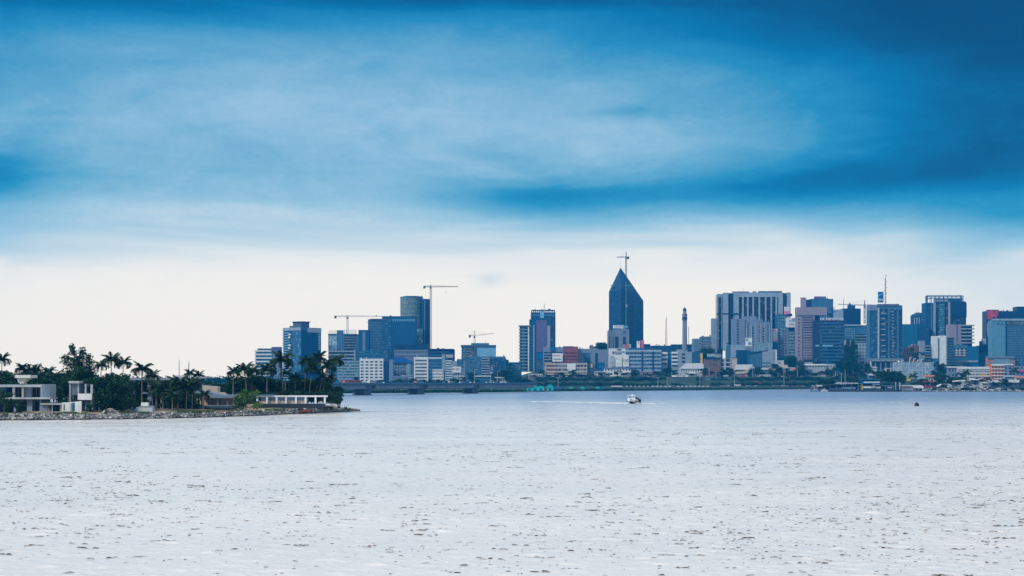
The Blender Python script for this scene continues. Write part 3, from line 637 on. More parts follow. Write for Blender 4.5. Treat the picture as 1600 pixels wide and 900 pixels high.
# --- balcony tower with purple panel
b = Bld('apartment_tower', 'balcony tower with a tall purple panel and notched dark crown', 'building', (811, 868), 485, 2640, depth=24, short='the purple panelled tower')
b.body('bluegrey', 509, f=(812, 838)); b.body('bluepaint', 488, f=(829.5, 868), name='core_wall', front=.5)
b.glaze('glassdark', 'f', 813, 825, 512, 594); b.bands('palegreen', 'f', 810.5, 824.8, 509, 594, 17, .35, 2.4, 'balcony'); b.box('stair_panel', 'bluegrey', 'f', 815.5, 820, 511, 590, 1.2)
b.box('roof_slab', 'dconcrete', 'f', 811, 828, 508.4, 510.3, 2.6); b.box('pier', 'white', 'f', 824.8, 826.8, 509.5, 594, 2.0); b.glaze('glassdark', 'f', 827, 833, 511, 594, .3); b.bands('tealpaint', 'f', 826.9, 832.6, 510, 594, 17, .55, .9); b.box('pier', 'pale', 'f', 833.2, 835.2, 508, 594, 1.4)
b.box('link_block', 'navy', 'f', 827, 838, 499, 508.5, .4); b.box('purple_panel', 'purple', 'f', 838, 855, 500, 550, 1.3); b.box('pier', 'pale', 'f', 855.2, 859.6, 509, 548, 1.6); b.box('base_panel', 'signblue', 'f', 838, 850, 551, 562, 1.5)
b.glaze('glassdark', 'f', 860, 867.5, 495, 560, .7); b.piers('bluegrey', 'f', 860.5, 867.5, 3, 493, 560, .6, 1.1); b.box('crown_band', 'bluegrey', 'f', 829.8, 867.8, 491, 494, 1.0); b.box('crown_panel', 'lightblue', 'f', 844, 850, 486, 497, 1.5)
for i in range(13): b.box('merlon', 'dconcrete', 'f', 830 + i * 3.0, 831.5 + i * 3.0, 485, 488.2, .4, 2)
b.box('crown_cap', 'navy', 'f', 831, 867, 484.2, 485.4, .6, 20)
b.punch('bluegrey', 'f', 838, 850, 563, 592, 4, 7, o=.5); b.clutter(3, 0, 484.4, (833, 865))
antenna_mast('antenna cluster on the notched crown of the purple panelled tower', 850.5, 485, 473, 2650, 2.2)
# --- red brown group
b = Bld('office_building', 'red brown louvred block joined to a grey wing with a white board', 'building', (849, 904), 542, 2600, depth=20, short='the red brown louvred block')
b.body('lilac', 542.5, f=(849, 880)); b.body('redbrown', 541.5, f=(880, 903.5), name='louvred_wall', front=.4); b.bands('redbrown', 'f', 881, 903, 548.5, 569, 4, .45, 1.6, 'louvre'); b.box('blue_screen', 'signblue', 'f', 859.5, 868.5, 542, 548.5, 1.0); b.box('cap', 'navy', 'f', 879.5, 896, 541, 542.6, .6)
b.glaze('glassdark', 'f', 850, 879, 550, 572); b.bands('pale', 'f', 850, 862, 552.5, 570, 4, .3, 1.0, 'balcony'); b.clutter(2, 2, 542.5, (850, 878))
b.sign('white board with pale pink and dark lines of print on the grey wing', 863, 879, 552, 565, lines=[('M', 'signtext', 865.6, 555.9, 3.0, 1.2), (None, 'signpink', 872, 555.9, 2.4, 8), (None, 'signtext', 871, 561.3, 2.2, 12)], out=3)
b = Bld('school_building', 'three storey cream block with red brown shutters and white boards', 'building', (851.5, 917), 567, 2520, depth=14, short='the cream block with red shutters')
b.body('cream', 567.5, bot=586); b.glaze('glass', 'f', 852, 916.5, 568.5, 586); b.bands('cream', 'f', 851, 917.6, 567.3, 585.6, 3, .42, 1.0); b.box('balcony', 'cream', 'f', 851, 917, 583.8, 585.8, 1.1)
for i, (t, q) in enumerate(((569.6, 866.5), (575.3, 869.5), (580.9, 869.5))): b.box('shutter', 'redbrown', 'f', 854, q, t, t + 3.2, .7)
b.box('green_shutter', 'palegreen', 'f', 870, 885, 569.4, 572.4, .7); b.piers('cream', 'f', 852.4, 916.6, 14, 568, 585.5, .9, .6); b.piers('cream', 'f', 852.3, 853.2, 2, 567.6, 585.5, .8, 1.2)
MB().prism([(b.x(872), b.z(585.8)), (b.x(881), b.z(585.8)), (b.x(878.5), b.z(590)), (b.x(874.5), b.z(590))], -1.6, 4).obj('porch', 'cream', b.root); b.box('undercroft', 'dconcrete', 'f', 853, 916, 586, None, -4, 12)
b.sign('blank white board on the cream block with red shutters', 886, 899.3, 568, 577.5, out=2.2); b.sign('small white board hanging under the blank board of the cream block', 888, 894, 577.8, 579.8, out=2.0)
b = Bld('warehouse_building', 'windowless lilac grey blocks with two narrow dark glass strips', 'building', (903, 953), 545, 2620, depth=24, short='the windowless lilac grey blocks')
b.body('lilac', 545, f=(903.5, 935)); b.body('lilac', 546, f=(935, 953), name='side_wall'); b.glaze('glassblue', 'f', 911.5, 922.5, 552, 588, .3); b.bands('bluepaint', 'f', 911.5, 922.5, 551.5, 588, 9, .35, .6); b.glaze('glassdark', 'f', 930, 934, 552, 588, .3); b.mull('bluepaint', 'f', 930, 934, 552, 588, 1, 9, .5); b.clutter(5, 3, 545, (904, 934))
# --- pointed tower: faceted shaft with a sloped, pointed crown
def pointed_tower():
    d = 2840; k = d / F; z0 = T(d); g = empty('skyscraper', 'tallest pointed dark blue glass skyscraper with a crane at its tip', 'skyscraper', (X(979, d), d, z0))
    LAND.append((952, 1006, 'the pointed skyscraper'))
    fx = lambda p: (p - 979) * k; fz = lambda p: Z(p, d) - z0
    # plan: left corner, front ridge, right corner, rear corners; each corner rises to its own height and the front ridge to the tip
    Lc, Fc_, Rc, Rb, Lb = (fx(952.3), 14), (fx(971), 0), (fx(1006), 12), (fx(1001), 46), (fx(957), 46)
    zl, zt, zr = fz(456), fz(418), fz(470)
    tip = (fx(970.6), 16, zt)
    v = [(*Lc, 0), (*Fc_, 0), (*Rc, 0), (*Rb, 0), (*Lb, 0), (*Lc, zl), (*Fc_, fz(452)), (*Rc, zr), (Rb[0], Rb[1], zr), (Lb[0], Lb[1], zl), tip]
    # crown faces go from the shoulders to the tip
    me = new_mesh('glass_wall', v, [(0, 1, 6, 5), (1, 2, 7, 6), (2, 3, 8, 7), (3, 4, 9, 8), (4, 0, 5, 9), (5, 6, 10), (6, 7, 10), (7, 8, 10), (8, 9, 10), (9, 5, 10)], 'glasstower')
    link('glass_wall', me, g)
    grid = MB()
    def edge(a, c, t=.5, m_=grid): m_.bar(a, c, t)
    def lerp(a, c, t): return tuple(a[i] + (c[i] - a[i]) * t for i in range(3))
    for j in range(1, 38):                             # floor lines on the three visible faces
        z = zr * j / 38
        for A, B_ in ((Lc, Fc_), (Fc_, Rc)):
            edge((A[0], A[1], z), (B_[0], B_[1], z), .34)
    for A, B_, n in ((Lc, Fc_, 6), (Fc_, Rc, 10)):
        for i in range(n + 1):
            p_ = (A[0] + (B_[0] - A[0]) * i / n, A[1] + (B_[1] - A[1]) * i / n); zz = zl if A is Lc else fz(452) + (zr - fz(452)) * i / n
            if A is Lc: zz = zl + (fz(452) - zl) * i / n
            edge((*p_, 0), (*p_, zz), .42)
            edge((*p_, zz), lerp((*p_, zz), tip, .97), .3)
    o = grid.obj('mullion_grid', 'towermull', g); o['kind'] = 'stuff'
    MB().bar((*Fc_, 0), (*Fc_, fz(452)), .9).obj('corner_rail', 'navy', g); MB().bar((*Fc_, fz(452)), tip, .9).obj('ridge_rail', 'navy', g)
    MB().bar((*Lc, zl), tip, .9).obj('ridge_rail', 'navy', g); MB().bar((*Rc, zr), tip, .9).obj('ridge_rail', 'navy', g)
    MB().bar(tip, (tip[0], tip[1], zt + 6), .5, 0, .2).obj('spire', 'dark', g)
    mb = MB(); lattice(mb, (fx(978), -1.6, 0), (fx(978), -1.6, fz(440)), 1.7, 60, .35); mb.obj('hoist_mast', 'hoist', g)
    box('hoist_landing', 'hoist', g, fx(975), fx(986), -2.5, 0, fz(446.5), fz(445.5)); box('hoist_cab', 'steel', g, fx(977), fx(980), -3.4, -1, fz(480), fz(476))
    box('scaffold', 'lightblue', g, fx(954), fx(957.5), 6, 9, fz(446.5), fz(445))
glass('glasstower', (.003, .050, .14), (.015, .09, .20), .35, .25, (3, 3, 3.9)); mat('towermull', (.01, .08, .19), rough=.5); mat('hoist', (.10, .30, .30), rough=.6)
pointed_tower()
crane('crane at the tip of the pointed skyscraper', 978.3, 434, 402.5, 393.5, 983, 963.5, 2870, m='navy', th=.6)
b = Bld('office_building', 'lilac grey office with upright dark windows and a white roof sign, before the pointed skyscraper', 'building', (950, 983), 514, 2700, depth=22, short='the lilac office before the skyscraper')
b.body('lilac', 517, f=(950, 960)); b.body('lilac', 514.5, f=(960, 983), name='main_wall', front=.6)
for p0, p1 in ((951.3, 954.2), (956, 958.8), (961, 966.2), (973.5, 978)): b.box('glazing', 'glassdark', 'f', p0, p1, 526, 556, .9)
b.box('window_panel', 'purple', 'f', 973.5, 978, 517, 522, .9); b.piers('pale', 'f', 950.5, 960, 4, 515.5, 556, 1.0, 1.1); b.piers('pale', 'f', 967.5, 972, 3, 516, 556, .8, 1.0); b.clutter(2, 0, 514.5, (961, 982))
b.sign('long white roof sign with dark letters before the pointed skyscraper', 958, 974.5, 508, 512.8, lines=[('ARSIMPL', 'signtext', 967.5, 510.3, 3.0, .95)], out=-3)
b.sign('short pale blue sign at the right end of the long roof sign', 975.5, 981, 509, 511.5, m='lightblue', out=-3)
# --- white hotel with printed front
b = Bld('hotel_building', 'long white hotel with pale blue balcony rows and a white printed end wall', 'building', (952, 1033.5), 547, 2580, depth=18, short='the long white hotel')
b.body('white', 544.5, f=(952, 977.5)); b.body('bluegrey', 548.5, f=(977.5, 1033.5), name='main_wall')
b.glaze('glassblue', 'f', 977.6, 1033.4, 549, 592, .2); b.bands('lightwall', 'f', 977.5, 1033.4, 547.5, 583, 6, .5, 1.3, 'balcony')
for q in (1003.5, 1020.5): b.box('dark_bay', 'bluepaint', 'f', q - 1.6, q + 1.6, 549, 583, 1.5)
b.piers('pale', 'f', 984, 1032, 9, 548, 583, .35, 1.4); b.box('parapet', 'offwhite', 'f', 977.5, 1033.5, 546.8, 548.6, .9); b.box('dark_slot', 'navy', 'f', 964, 971, 545.3, 547.3, .4); b.box('logo', 'purple', 'f', 957, 959.2, 549, 551, .5); b.box('logo', 'signtext', 'f', 957, 959.2, 551.2, 553.2, .5)
for t, e in ((549.2, 976), (552, 971)):
    mb = MB(); xx = 960.3
    while xx < e: mb.box(b.x(xx), b.x(xx + .62), -.55, 0, b.z(t + 1.4), b.z(t)); xx += .95 if rng.random() < .85 else 1.7
    mb.obj('lettering', 'signtext', b.root)
b.box('roof_house', 'tealpaint', 'f', 986, 1000, 543.5, 548, -2, 10); b.clutter(5, 2, 548.5, (1003, 1032))
b.sign('grey white poster panel left of the pair under the printed hotel wall', 952.3, 960, 556, 572.5, m='offwhite', lines=[(None, 'signtext', 956.2, 566.8, .7, 4), (None, 'pale', 954.5, 560, 1.2, 2)], out=2.5)
b.sign('cream poster panel with faint print between the grey panel and the nd board', 961.5, 971.3, 555.5, 572.8, lines=[(None, 'sand', 967.5, 562, 2, 3), (None, 'lightblue', 963.6, 560, 3, 1.6), (None, 'pale', 966, 568.8, 1.0, 6)], out=2.5)
b.sign('white board with big blue nd letters on the hotel front', 973, 982.5, 555.3, 572.8, lines=[('nd', 'signtext', 977.6, 563, 6.4, 1.0), (None, 'signtext', 977.6, 568.3, .8, 6.2)], out=2.5)
b.sign('white pictured panel with a grey figure on the hotel roof', 995.2, 1000.2, 533, 544, lines=[(None, 'concrete', 997.6, 535.6, 3, 2)], out=-4)
g_ = b.sign('red rooftop panel with a cream figure and orange foot on the hotel roof', 1001.5, 1006.6, 531.5, 544, m='magenta', lines=[(None, 'cream', 1003, 533.5, 3.6, 2), (None, 'orange', 1003.3, 542, 3.0, 3.6)], out=-5)
b.sign('row of red and white rooftop letters behind the printed hotel wall', 974, 986.5, 538, 544.3, m='brown', lines=[('RIS', 'signpink', 978.5, 541, 5.2, 1.0), ('S', 'signwhite', 984.6, 540.6, 5.8, 1.0)], out=-6)
b = Bld('house', 'dark blue flat roofed house row behind the hotel roof signs', 'building', (1003, 1050), 538, 2780, depth=30)
b.body('bluepaint', 540); b.box('roof_band', 'navy', 'f', 1004, 1016, 537.5, 541, .8); b.punch('bluepaint', 'f', 1016, 1048, 541, 552, 9, 2); b.clutter(6, 3, 540)
b = Bld('office_building', 'long grey annex with stacked windows and a yellow end panel, right of the hotel', 'building', (1033.5, 1098), 548.5, 2590, depth=16, short='the grey annex with yellow end')
b.body('pale', 550, f=(1034, 1043)); b.glaze('glassdark', 'f', 1034.5, 1041.5, 551, 570); b.bands('white', 'f', 1034, 1043, 550, 570, 3, .5, .8); b.body('bluepaint', 552, f=(1043, 1049), name='gap_wall')
b.body('pale', 549.5, f=(1049, 1081), name='main_wall', front=.3); b.glaze('glassdark', 'f', 1050.5, 1059, 551.5, 573, .5); b.bands('white', 'f', 1049.5, 1059, 549.7, 573, 4, .5, 1.0)
for t in (552.2, 557.8, 563.5): b.box('window', 'glassdark', 'f', 1065.5, 1070.5, t, t + 3.2, .5)
b.body('bluegrey', 550, f=(1081, 1094), name='blue_wall'); b.mull('bluepaint', 'f', 1081.3, 1093.8, 550.5, 568, 6, 1, .4); b.body('yellow', 551.5, f=(1094, 1097.8), name='yellow_panel'); b.box('roof_house', 'pale', 'f', 1058, 1066, 546, 549.6, -2, 8); b.clutter(4, 1, 549.5, (1050, 1080))
# --- mosque tower and lattice mast
def minaret():
    d = 2860; k = d / F; z0 = T(d); g = empty('minaret', 'tall pale minaret with a dark balcony and small dome', 'minaret', (X(1069.8, d), d, z0)); LAND.append((1063, 1077, 'the minaret'))
    z = lambda p: Z(p, d) - z0
    MB().cyl(0, 0, 0, z(501), 4.4, 3.8, 8).obj('shaft', 'lilac', g)
    for i in range(8): an = 2 * pi * (i + .5) / 8; MB().bar((4.35 * cos(an), 4.35 * sin(an), 0), (3.8 * cos(an), 3.8 * sin(an), z(501)), .7).obj('rib', 'offwhite', g)
    MB().cyl(0, 0, z(501), z(498.5), 3.9, 4.7, 8).obj('corbel', 'dconcrete', g); MB().cyl(0, 0, z(498.5), z(495.5), 4.7, 4.7, 8).obj('balcony', 'navy', g); MB().cyl(0, 0, z(495.5), z(491.5), 4.4, 4.5, 8).obj('belt', 'lilac', g)
    MB().cyl(0, 0, z(491.5), z(490.7), 4.9, 4.9, 8).obj('cornice', 'dconcrete', g); MB().cyl(0, 0, z(490.7), z(485.5), 2.4, 2.4, 8).obj('lantern', 'lilac', g)
    for i in range(8): an = 2 * pi * i / 8; MB().bar((3.0 * cos(an), 3.0 * sin(an), z(490.7)), (3.0 * cos(an), 3.0 * sin(an), z(485.5)), .5).obj('column', 'offwhite', g)
    mb = MB(); hz = [(3.3, 485.5), (3.4, 484.2), (2.9, 482.6), (1.8, 481.4), (.5, 480.6), (.3, 479.6), (.1, 478)]
    for (r0, a), (r1, c) in zip(hz[:-1], hz[1:]): mb.cyl(0, 0, z(a), z(c), r0, r1, 12)
    mb.obj('dome', 'bluepaint', g)
minaret()
antenna_mast('dark tapering lattice mast left of the minaret', 1041, 540, 489, 2800, 3.2, 'navy'); antenna_mast('thin pale lattice mast just right of the minaret', 1076, 545, 505, 2900, 1.8)
b = Bld('apartment_block', 'pale tan block with a dark side just left of the twin slab tower', 'building', (1083, 1115), 527, 2800, depth=20)
b.body('palegreen', 529, f=(1083, 1095)); b.body('bluegrey', 526, f=(1095, 1115), name='side_wall'); b.punch('palegreen', 'f', 1084, 1094, 531, 560, 3, 7); b.punch('concrete', 'f', 1096, 1114, 528, 560, 5, 8, g='glassdark'); b.clutter(4, 2, 526, (1096, 1114))
b = Bld('office_building', 'dark flat block behind the minaret foot', 'building', (1049, 1085), 538, 2890, depth=18)
b.body('navy', 538); b.punch('bluepaint', 'f', 1050, 1084, 540, 556, 9, 3); b.clutter(2, 1, 538)
b = Bld('house', 'brown rendered house with small square windows under white roof letters', 'building', (1101, 1125), 560, 2540, depth=12, short='the brown rendered house')
b.body('brown', 560.5); b.box('parapet', 'navy', 'f', 1100.5, 1125.5, 559.8, 561.2, .6)
for q in (1115.5, 1119.3):
    for t in (562.4, 568.3): b.box('window', 'dark', 'f', q - .8, q + .8, t, t + 2.2, .3)
b.box('drainpipe', 'dconcrete', 'f', 1109, 1109.5, 561, 578, .4); b.box('shopfront', 'redbrown', 'f', 1112, 1120, 577, 582, 1.2); b.box('rooftop_shed', 'pale', 'f', 1118, 1127, 553, 558.5, -1, 7); b.box('shed_roof', 'brown', 'f', 1117.5, 1127.4, 552.2, 553.4, -.6, 7.6)
b.sign('white roof letters NW over the brown rendered house', 1105.5, 1117, 552.5, 558.5, m='tealpaint', lines=[('NW', 'signwhite', 1111.5, 555.4, 5.4, 1.0)], out=-2)
b = Bld('house', 'open white framed three level house beside the brown rendered house', 'building', (1125, 1151.5), 559, 2545, depth=14)
b.body('bluegrey', 561, f=(1125, 1143)); b.glaze('glassdark', 'f', 1125.2, 1142, 561, 579); b.bands('white', 'f', 1125, 1142, 565.5, 586, 3, .18, 1.2, 'floor_slab'); b.piers('offwhite', 'f', 1125.5, 1141, 3, 560, 578, 1.0, 1.4); b.box('stair_tower', 'cream', 'f', 1131, 1134, 559, 577, 1.8); b.body('cream', 559.5, f=(1143, 1151.5), name='blank_wall', front=.6); b.box('roof_slab', 'dconcrete', 'f', 1142.5, 1152, 558.6, 559.7, 1.0)
# pitched roof hall and gabled church
b = Bld('hall_building', 'low hall with a broad sloping pale roof and white windowed wall', 'building', (1062, 1100), 568, 2535, depth=22, short='the low pale roofed hall')
b.body('offwhite', 576.5, f=(1063, 1097)); b.punch('white', 'f', 1063, 1097, 577, 582, 9, 1, .5, .5, 'glassdark')
mb = MB(); xa, xb, xc, xd = b.x(1061.5), b.x(1100), b.x(1100), b.x(1073); zt, zb = b.z(567.5), b.z(576)
mb.add([(xa, -2, zb), (xb, -2, zb), (xc, 10, zt), (xd, 10, zt), (xa, -2, zb - .5), (xb, -2, zb - .5), (xc, 12, zt - .5), (xd, 12, zt - .5)], [(0, 1, 2, 3), (0, 4, 5, 1), (1, 5, 6, 2), (2, 6, 7, 3), (3, 7, 4, 0), (4, 7, 6, 5)]); mb.obj('roof', 'tin', b.root)
b = Bld('church', 'church hall with grey roof and curved white gable wall', 'church', (1147, 1179), 569, 2535, depth=18, short='the church hall')
b.body('dconcrete', 577, f=(1149, 1172))
mb = MB(); xa, xb, xc, xd = b.x(1147.5), b.x(1172), b.x(1178), b.x(1150); zt, zb = b.z(569.5), b.z(577.5)
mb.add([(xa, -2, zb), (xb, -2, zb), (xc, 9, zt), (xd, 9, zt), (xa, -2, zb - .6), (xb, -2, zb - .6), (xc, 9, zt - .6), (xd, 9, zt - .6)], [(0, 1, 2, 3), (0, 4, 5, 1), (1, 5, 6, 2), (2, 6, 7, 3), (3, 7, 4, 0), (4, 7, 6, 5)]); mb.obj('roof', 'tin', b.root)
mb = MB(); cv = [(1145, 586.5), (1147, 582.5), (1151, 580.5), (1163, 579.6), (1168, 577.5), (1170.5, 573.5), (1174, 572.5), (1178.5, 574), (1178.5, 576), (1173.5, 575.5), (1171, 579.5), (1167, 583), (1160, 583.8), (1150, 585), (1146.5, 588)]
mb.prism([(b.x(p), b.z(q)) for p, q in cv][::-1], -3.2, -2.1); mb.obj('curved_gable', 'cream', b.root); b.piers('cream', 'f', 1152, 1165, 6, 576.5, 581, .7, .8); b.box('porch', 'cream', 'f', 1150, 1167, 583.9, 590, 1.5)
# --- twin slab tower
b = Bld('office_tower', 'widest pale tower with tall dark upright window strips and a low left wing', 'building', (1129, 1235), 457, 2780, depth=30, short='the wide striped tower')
b.body('navy', 458, f=(1137, 1235), name='core_wall'); b.body('pale', 497, f=(1114, 1129), name='side_wall', front=-14)
b.body('glassdark', 460, f=(1121.5, 1130), name='dark_slab', front=-6); b.box('cap', 'pale', 'f', 1121.5, 1130, 459, 464, -5.5, 16)
for q in (1122.5, 1128.6): b.box('pier', 'pale', 'f', q - .6, q + .6, 464, 545, -5.6, 8)
b.box('dark_gap', 'navy', 'f', 1121, 1126, 489, 492, -5, 8)
b.box('pale_slab', 'lightwall', 'f', 1129.3, 1137.5, 457.5, 548, 3.0); b.box('pale_slab', 'lightwall', 'f', 1146, 1154, 456.5, 498, 2.4); b.box('pale_slab', 'lightwall', 'f', 1216, 1223, 457, 512, 1.6); b.box('pale_slab', 'lightwall', 'f', 1229.5, 1235.3, 457, 512, 1.6)
b.mull('pale', 'f', 1129.3, 1137.5, 458, 546, 1, 20, 3.2, .1); b.mull('pale', 'f', 1146, 1154, 457, 497, 1, 9, 2.6, .1); b.box('dark_joint', 'navy', 'f', 1129, 1154, 489.5, 491.5, 3.3)
for i in range(26):                                    # zigzag stair strip
    b.box('stair_landing', 'bluepaint', 'f', 1139 + (i % 2) * 3, 1142 + (i % 2) * 3, 459 + i * 3.3, 461 + i * 3.3, 1.0)
b.box('header', 'lightwall', 'f', 1154, 1216, 457, 464, 1.8)
for i, q in enumerate((1160.7, 1168.2, 1176.6, 1186.3, 1196.2, 1205, 1212.8)): b.box('pier', 'lightwall', 'f', q - 1.15, q + 1.15, 464, 535, 2.2)
for p0, p1 in ((1154, 1159.4), (1162, 1167), (1169.5, 1175.4), (1177.9, 1185), (1187.6, 1195), (1197.5, 1203.8), (1206.3, 1211.6), (1214, 1216)): b.glaze('glassdark', 'f', p0, p1, 464, 535, .3); b.mull('navy', 'f', p0, p1, 464, 535, 2, 22, .42, .1)
b.glaze('glassdark', 'f', 1223, 1229.5, 459, 512, .3); b.mull('bluepaint', 'f', 1223, 1229.5, 459, 512, 2, 16, .45, .1)
b.box('roof_rail', 'navy', 'f', 1145, 1171, 455.3, 457, -2, 10); b.box('roof_rail', 'navy', 'f', 1186, 1222, 454.8, 457, -2, 10); b.clutter(2, 3, 457); b.box('roof_hoist', 'steel', 'f', 1176, 1182, 455, 457.2, -1, 2)
b = Bld('apartment_block', 'stepped lilac grey concrete block in front of the wide striped tower', 'building', (1144, 1203), 494, 2660, depth=20, short='the stepped lilac block')
b.body('lilac', 498, f=(1145, 1165), front=-4); b.body('lilac', 494, f=(1161, 1183), name='upper_storey', front=-8); b.body('lilac', 503, f=(1166, 1203), name='front_wall')
for p0, t in ((1153, 500), (1168, 505), (1176, 511), (1187, 510)):
    for i in range(int((545 - t) / 4.3)): b.box('window', 'glassdark', 'f', p0 - .9, p0 + 1.6, t + i * 4.3, t + 2.4 + i * 4.3, .3 if p0 > 1166 else -3.6, .5 if p0 > 1166 else 4.2)
for i in range(8): b.box('window', 'glassdark', 'f', 1191.5, 1194.5, 512 + i * 4.3, 514.3 + i * 4.3, .35)
b.piers('offwhite', 'f', 1167, 1202, 6, 505, 545, .9, .7); b.box('balcony_stack', 'bluegrey', 'f', 1199, 1203, 506, 545, .5); b.box('step_wall', 'lilac', 'f', 1183, 1192, 499, 503, .4, 10); b.clutter(4, 1, 503)
b = Bld('office_building', 'low pale green blank wall block under the stepped lilac block', 'building', (1133, 1166), 538, 2600, depth=16)
b.body('lightwall', 539, f=(1135, 1165)); b.box('dark_edge', 'bluegrey', 'f', 1134.5, 1141, 539.5, 560, .4); b.mull('pale', 'f', 1142, 1164, 541, 562, 4, 2, .25, .1); b.body('bluepaint', 547, f=(1150, 1171), name='glass_block', front=4); b.mull('navy', 'f', 1150.3, 1170.8, 548, 570, 6, 8, 4.3, .15); b.clutter(3, 1, 538)
b.sign('white pictured panel with blue shapes above the low pale green block', 1164, 1174.5, 528, 541, lines=[(None, 'signblue', 1167, 531, 5, 4), (None, 'signblue', 1171, 537, 6, 5)], out=4)
b = Bld('office_building', 'blue gridded block with a pale green roof edge below the stepped lilac block', 'building', (1170, 1210), 540, 2570, depth=16, short='the blue gridded block')
b.body('bluepaint', 549, f=(1170, 1200)); b.punch('bluegrey', 'f', 1171, 1191, 551, 574, 7, 6, .55, .55, 'glassblue'); b.body('palegreen', 535, f=(1181, 1208), name='green_wall', front=-6); b.body('pale', 546, f=(1191, 1213), name='blank_wall', front=1); b.box('slot', 'palegreen', 'f', 1208, 1210.5, 549, 562, 1.4); b.box('edge', 'white', 'f', 1211.5, 1213.5, 546.5, 572, 1.8)
mb = MB().prism([(b.x(1171), b.z(552)), (b.x(1200), b.z(546.5)), (b.x(1200), b.z(548)), (b.x(1171), b.z(553.5))][::-1], -1.2, 8); mb.obj('sloped_roof', 'navy', b.root)
for i in range(4): b.box('floor_slab', 'bluegrey', 'f', 1191, 1204, 566 + i * 5, 567.4 + i * 5, 1.6)
b.clutter(4, 0, 546, (1191, 1212))
b = Bld('house', 'small cream house with flat parapet left of the dark garden trees', 'building', (1208, 1233), 566, 2535, depth=10)
b.body('cream', 570, f=(1208, 1231)); b.box('upper_room', 'offwhite', 'f', 1212, 1225, 563, 570, -1, 8); b.box('window', 'dark', 'f', 1217, 1219, 565.5, 568, -.8, 1.2); b.box('canopy', 'offwhite', 'f', 1222, 1242, 574, 578, 2.0)
# --- stacked apartment group with signs
b = Bld('apartment_tower', 'narrow green apartment tower with purple bay and blue bay, right of the wide striped tower', 'building', (1214, 1242), 491, 2680, depth=18, short='the narrow green apartment tower')
b.body('tealpaint', 492, f=(1214, 1229)); b.punch('tealpaint', 'f', 1214.3, 1228, 493, 560, 4, 15, .5, .5, 'glasspale'); b.body('bluegrey', 511, f=(1229, 1242), name='side_wall')
b.box('purple_bay', 'lilac', 'f', 1220, 1232, 514, 556, 1.6); 
for i in range(10):
    for q in (1223.4, 1227.6): b.box('window', 'glassdark', 'f', q - 1.1, q + 1.1, 516 + i * 3.9, 517.8 + i * 3.9, 1.9)
b.glaze('glassteal', 'f', 1233, 1241, 519, 558, .5); b.bands('lightwall', 'f', 1232.4, 1241.5, 519, 558, 8, .35, 1.6, 'balcony'); b.box('dark_panel', 'bluepaint', 'f', 1232.5, 1241, 511, 519, 1.2); b.box('roof_house', 'navy', 'f', 1229, 1238, 490, 494, -1, 8); b.clutter(3, 1, 492, (1214, 1228)); b.units('f', 1215, 1228, 496, 550, 14)
b.sign('white roof board with a pink lower half above the narrow green apartment tower', 1225, 1233, 479.5, 491, lines=[(None, 'pale', 1229, 482, 1.4, 5), (None, 'pale', 1229, 484.5, 1.2, 5)], out=1)
b.sign('pink lower board below the white roof board', 1225.2, 1232.8, 486, 491.2, m='signpink', out=1.4)
b.sign('white upright board with two pink bands at the foot of the wide striped tower', 1206.8, 1214.2, 514, 534, lines=[(None, 'signpink', 1210.5, 516.5, 4.6, 6.6), (None, 'signpink', 1210.5, 525, 1.5, 6.6), (None, 'signpink', 1210.5, 532.4, 3.4, 6.6), (None, 'pale', 1210.5, 521, 1.2, 5), (None, 'pale', 1210.5, 528.6, 1.2, 5)], out=3)
b.sign('big white pictured roof board with blue landscape right of the green apartment tower', 1227, 1243, 496.5, 511.5, lines=[(None, 'lightblue', 1236.5, 501.5, 4, 9), (None, 'signblue', 1239.5, 499, 3.5, 4), (None, 'pale', 1236, 507, 4, 8)], out=4)
b = Bld('apartment_block', 'slim white balconied stack squeezed beside the pink tower', 'building', (1240.5, 1248), 511, 2720, depth=14)
b.body('offwhite', 511); b.glaze('glassdark', 'f', 1241.5, 1247.5, 519, 566, .2); b.bands('lightwall', 'f', 1240.6, 1247.8, 518, 566, 10, .4, 1.4, 'balcony')
# --- pink tower and dark glass office
b = Bld('office_tower', 'pink tower with slit windows and a wide blank top storey', 'building', (1245, 1274), 493, 2640, depth=20, short='the pink tower')
b.body('pink', 492, f=(1245.5, 1273)); b.box('top_storey', 'pink', 'f', 1245, 1292, 480, 492.5, 1.4, 18); b.box('chimney_shaft', 'pink', 'f', 1252, 1260, 464.5, 481, -3, 8); b.box('dark_corner', 'navy', 'f', 1273, 1281, 492, 500, -2, 12)
for i in range(17): b.box('window', 'glassdark', 'f', 1255 if i % 5 else 1253.5, 1270.5, 495.5 + i * 3.9, 496.9 + i * 3.9 + (.5 if i % 4 == 0 else 0), .2, .8)
b.bands('pink', 'f', 1254, 1272.5, 497.3, 561, 16, .45, .8); b.piers('lilac', 'f', 1253, 1272.6, 2, 493, 566, .8, 1.2); 
for i in range(11): b.box('window', 'glassdark', 'f', 1247.2, 1249.4, 498 + i * 5.6, 499.8 + i * 5.6, .3)
b.box('base_opening', 'dark', 'f', 1255.5, 1271.5, 561.5, 565.5, .9); b.box('base_wall', 'offwhite', 'f', 1254, 1273, 566, 570, 2.0)
b = Bld('office_building', 'blue block with a purple roof house behind the pink tower', 'building', (1260, 1302), 466, 2760, depth=24)
b.body('bluegrey', 467, f=(1267, 1302)); b.body('navy', 468, f=(1260, 1268), name='dark_wall'); b.mull('bluepaint', 'f', 1268, 1301.5, 467.5, 492, 4, 1, .3, .2); b.box('roof_house', 'purple', 'f', 1274, 1291, 463, 467, -2, 14); b.clutter(4, 1, 467, (1275, 1300))
for q, t in ((1301, 479), (1303, 484), (1296, 487)): link('dish_antenna', MB().cyl(0, 0, 0, 1.0, 4.0, 3.0).mesh('dish_antenna', 'bluepaint'), b.root, (b.x(q), -2, b.z(t + 3)))
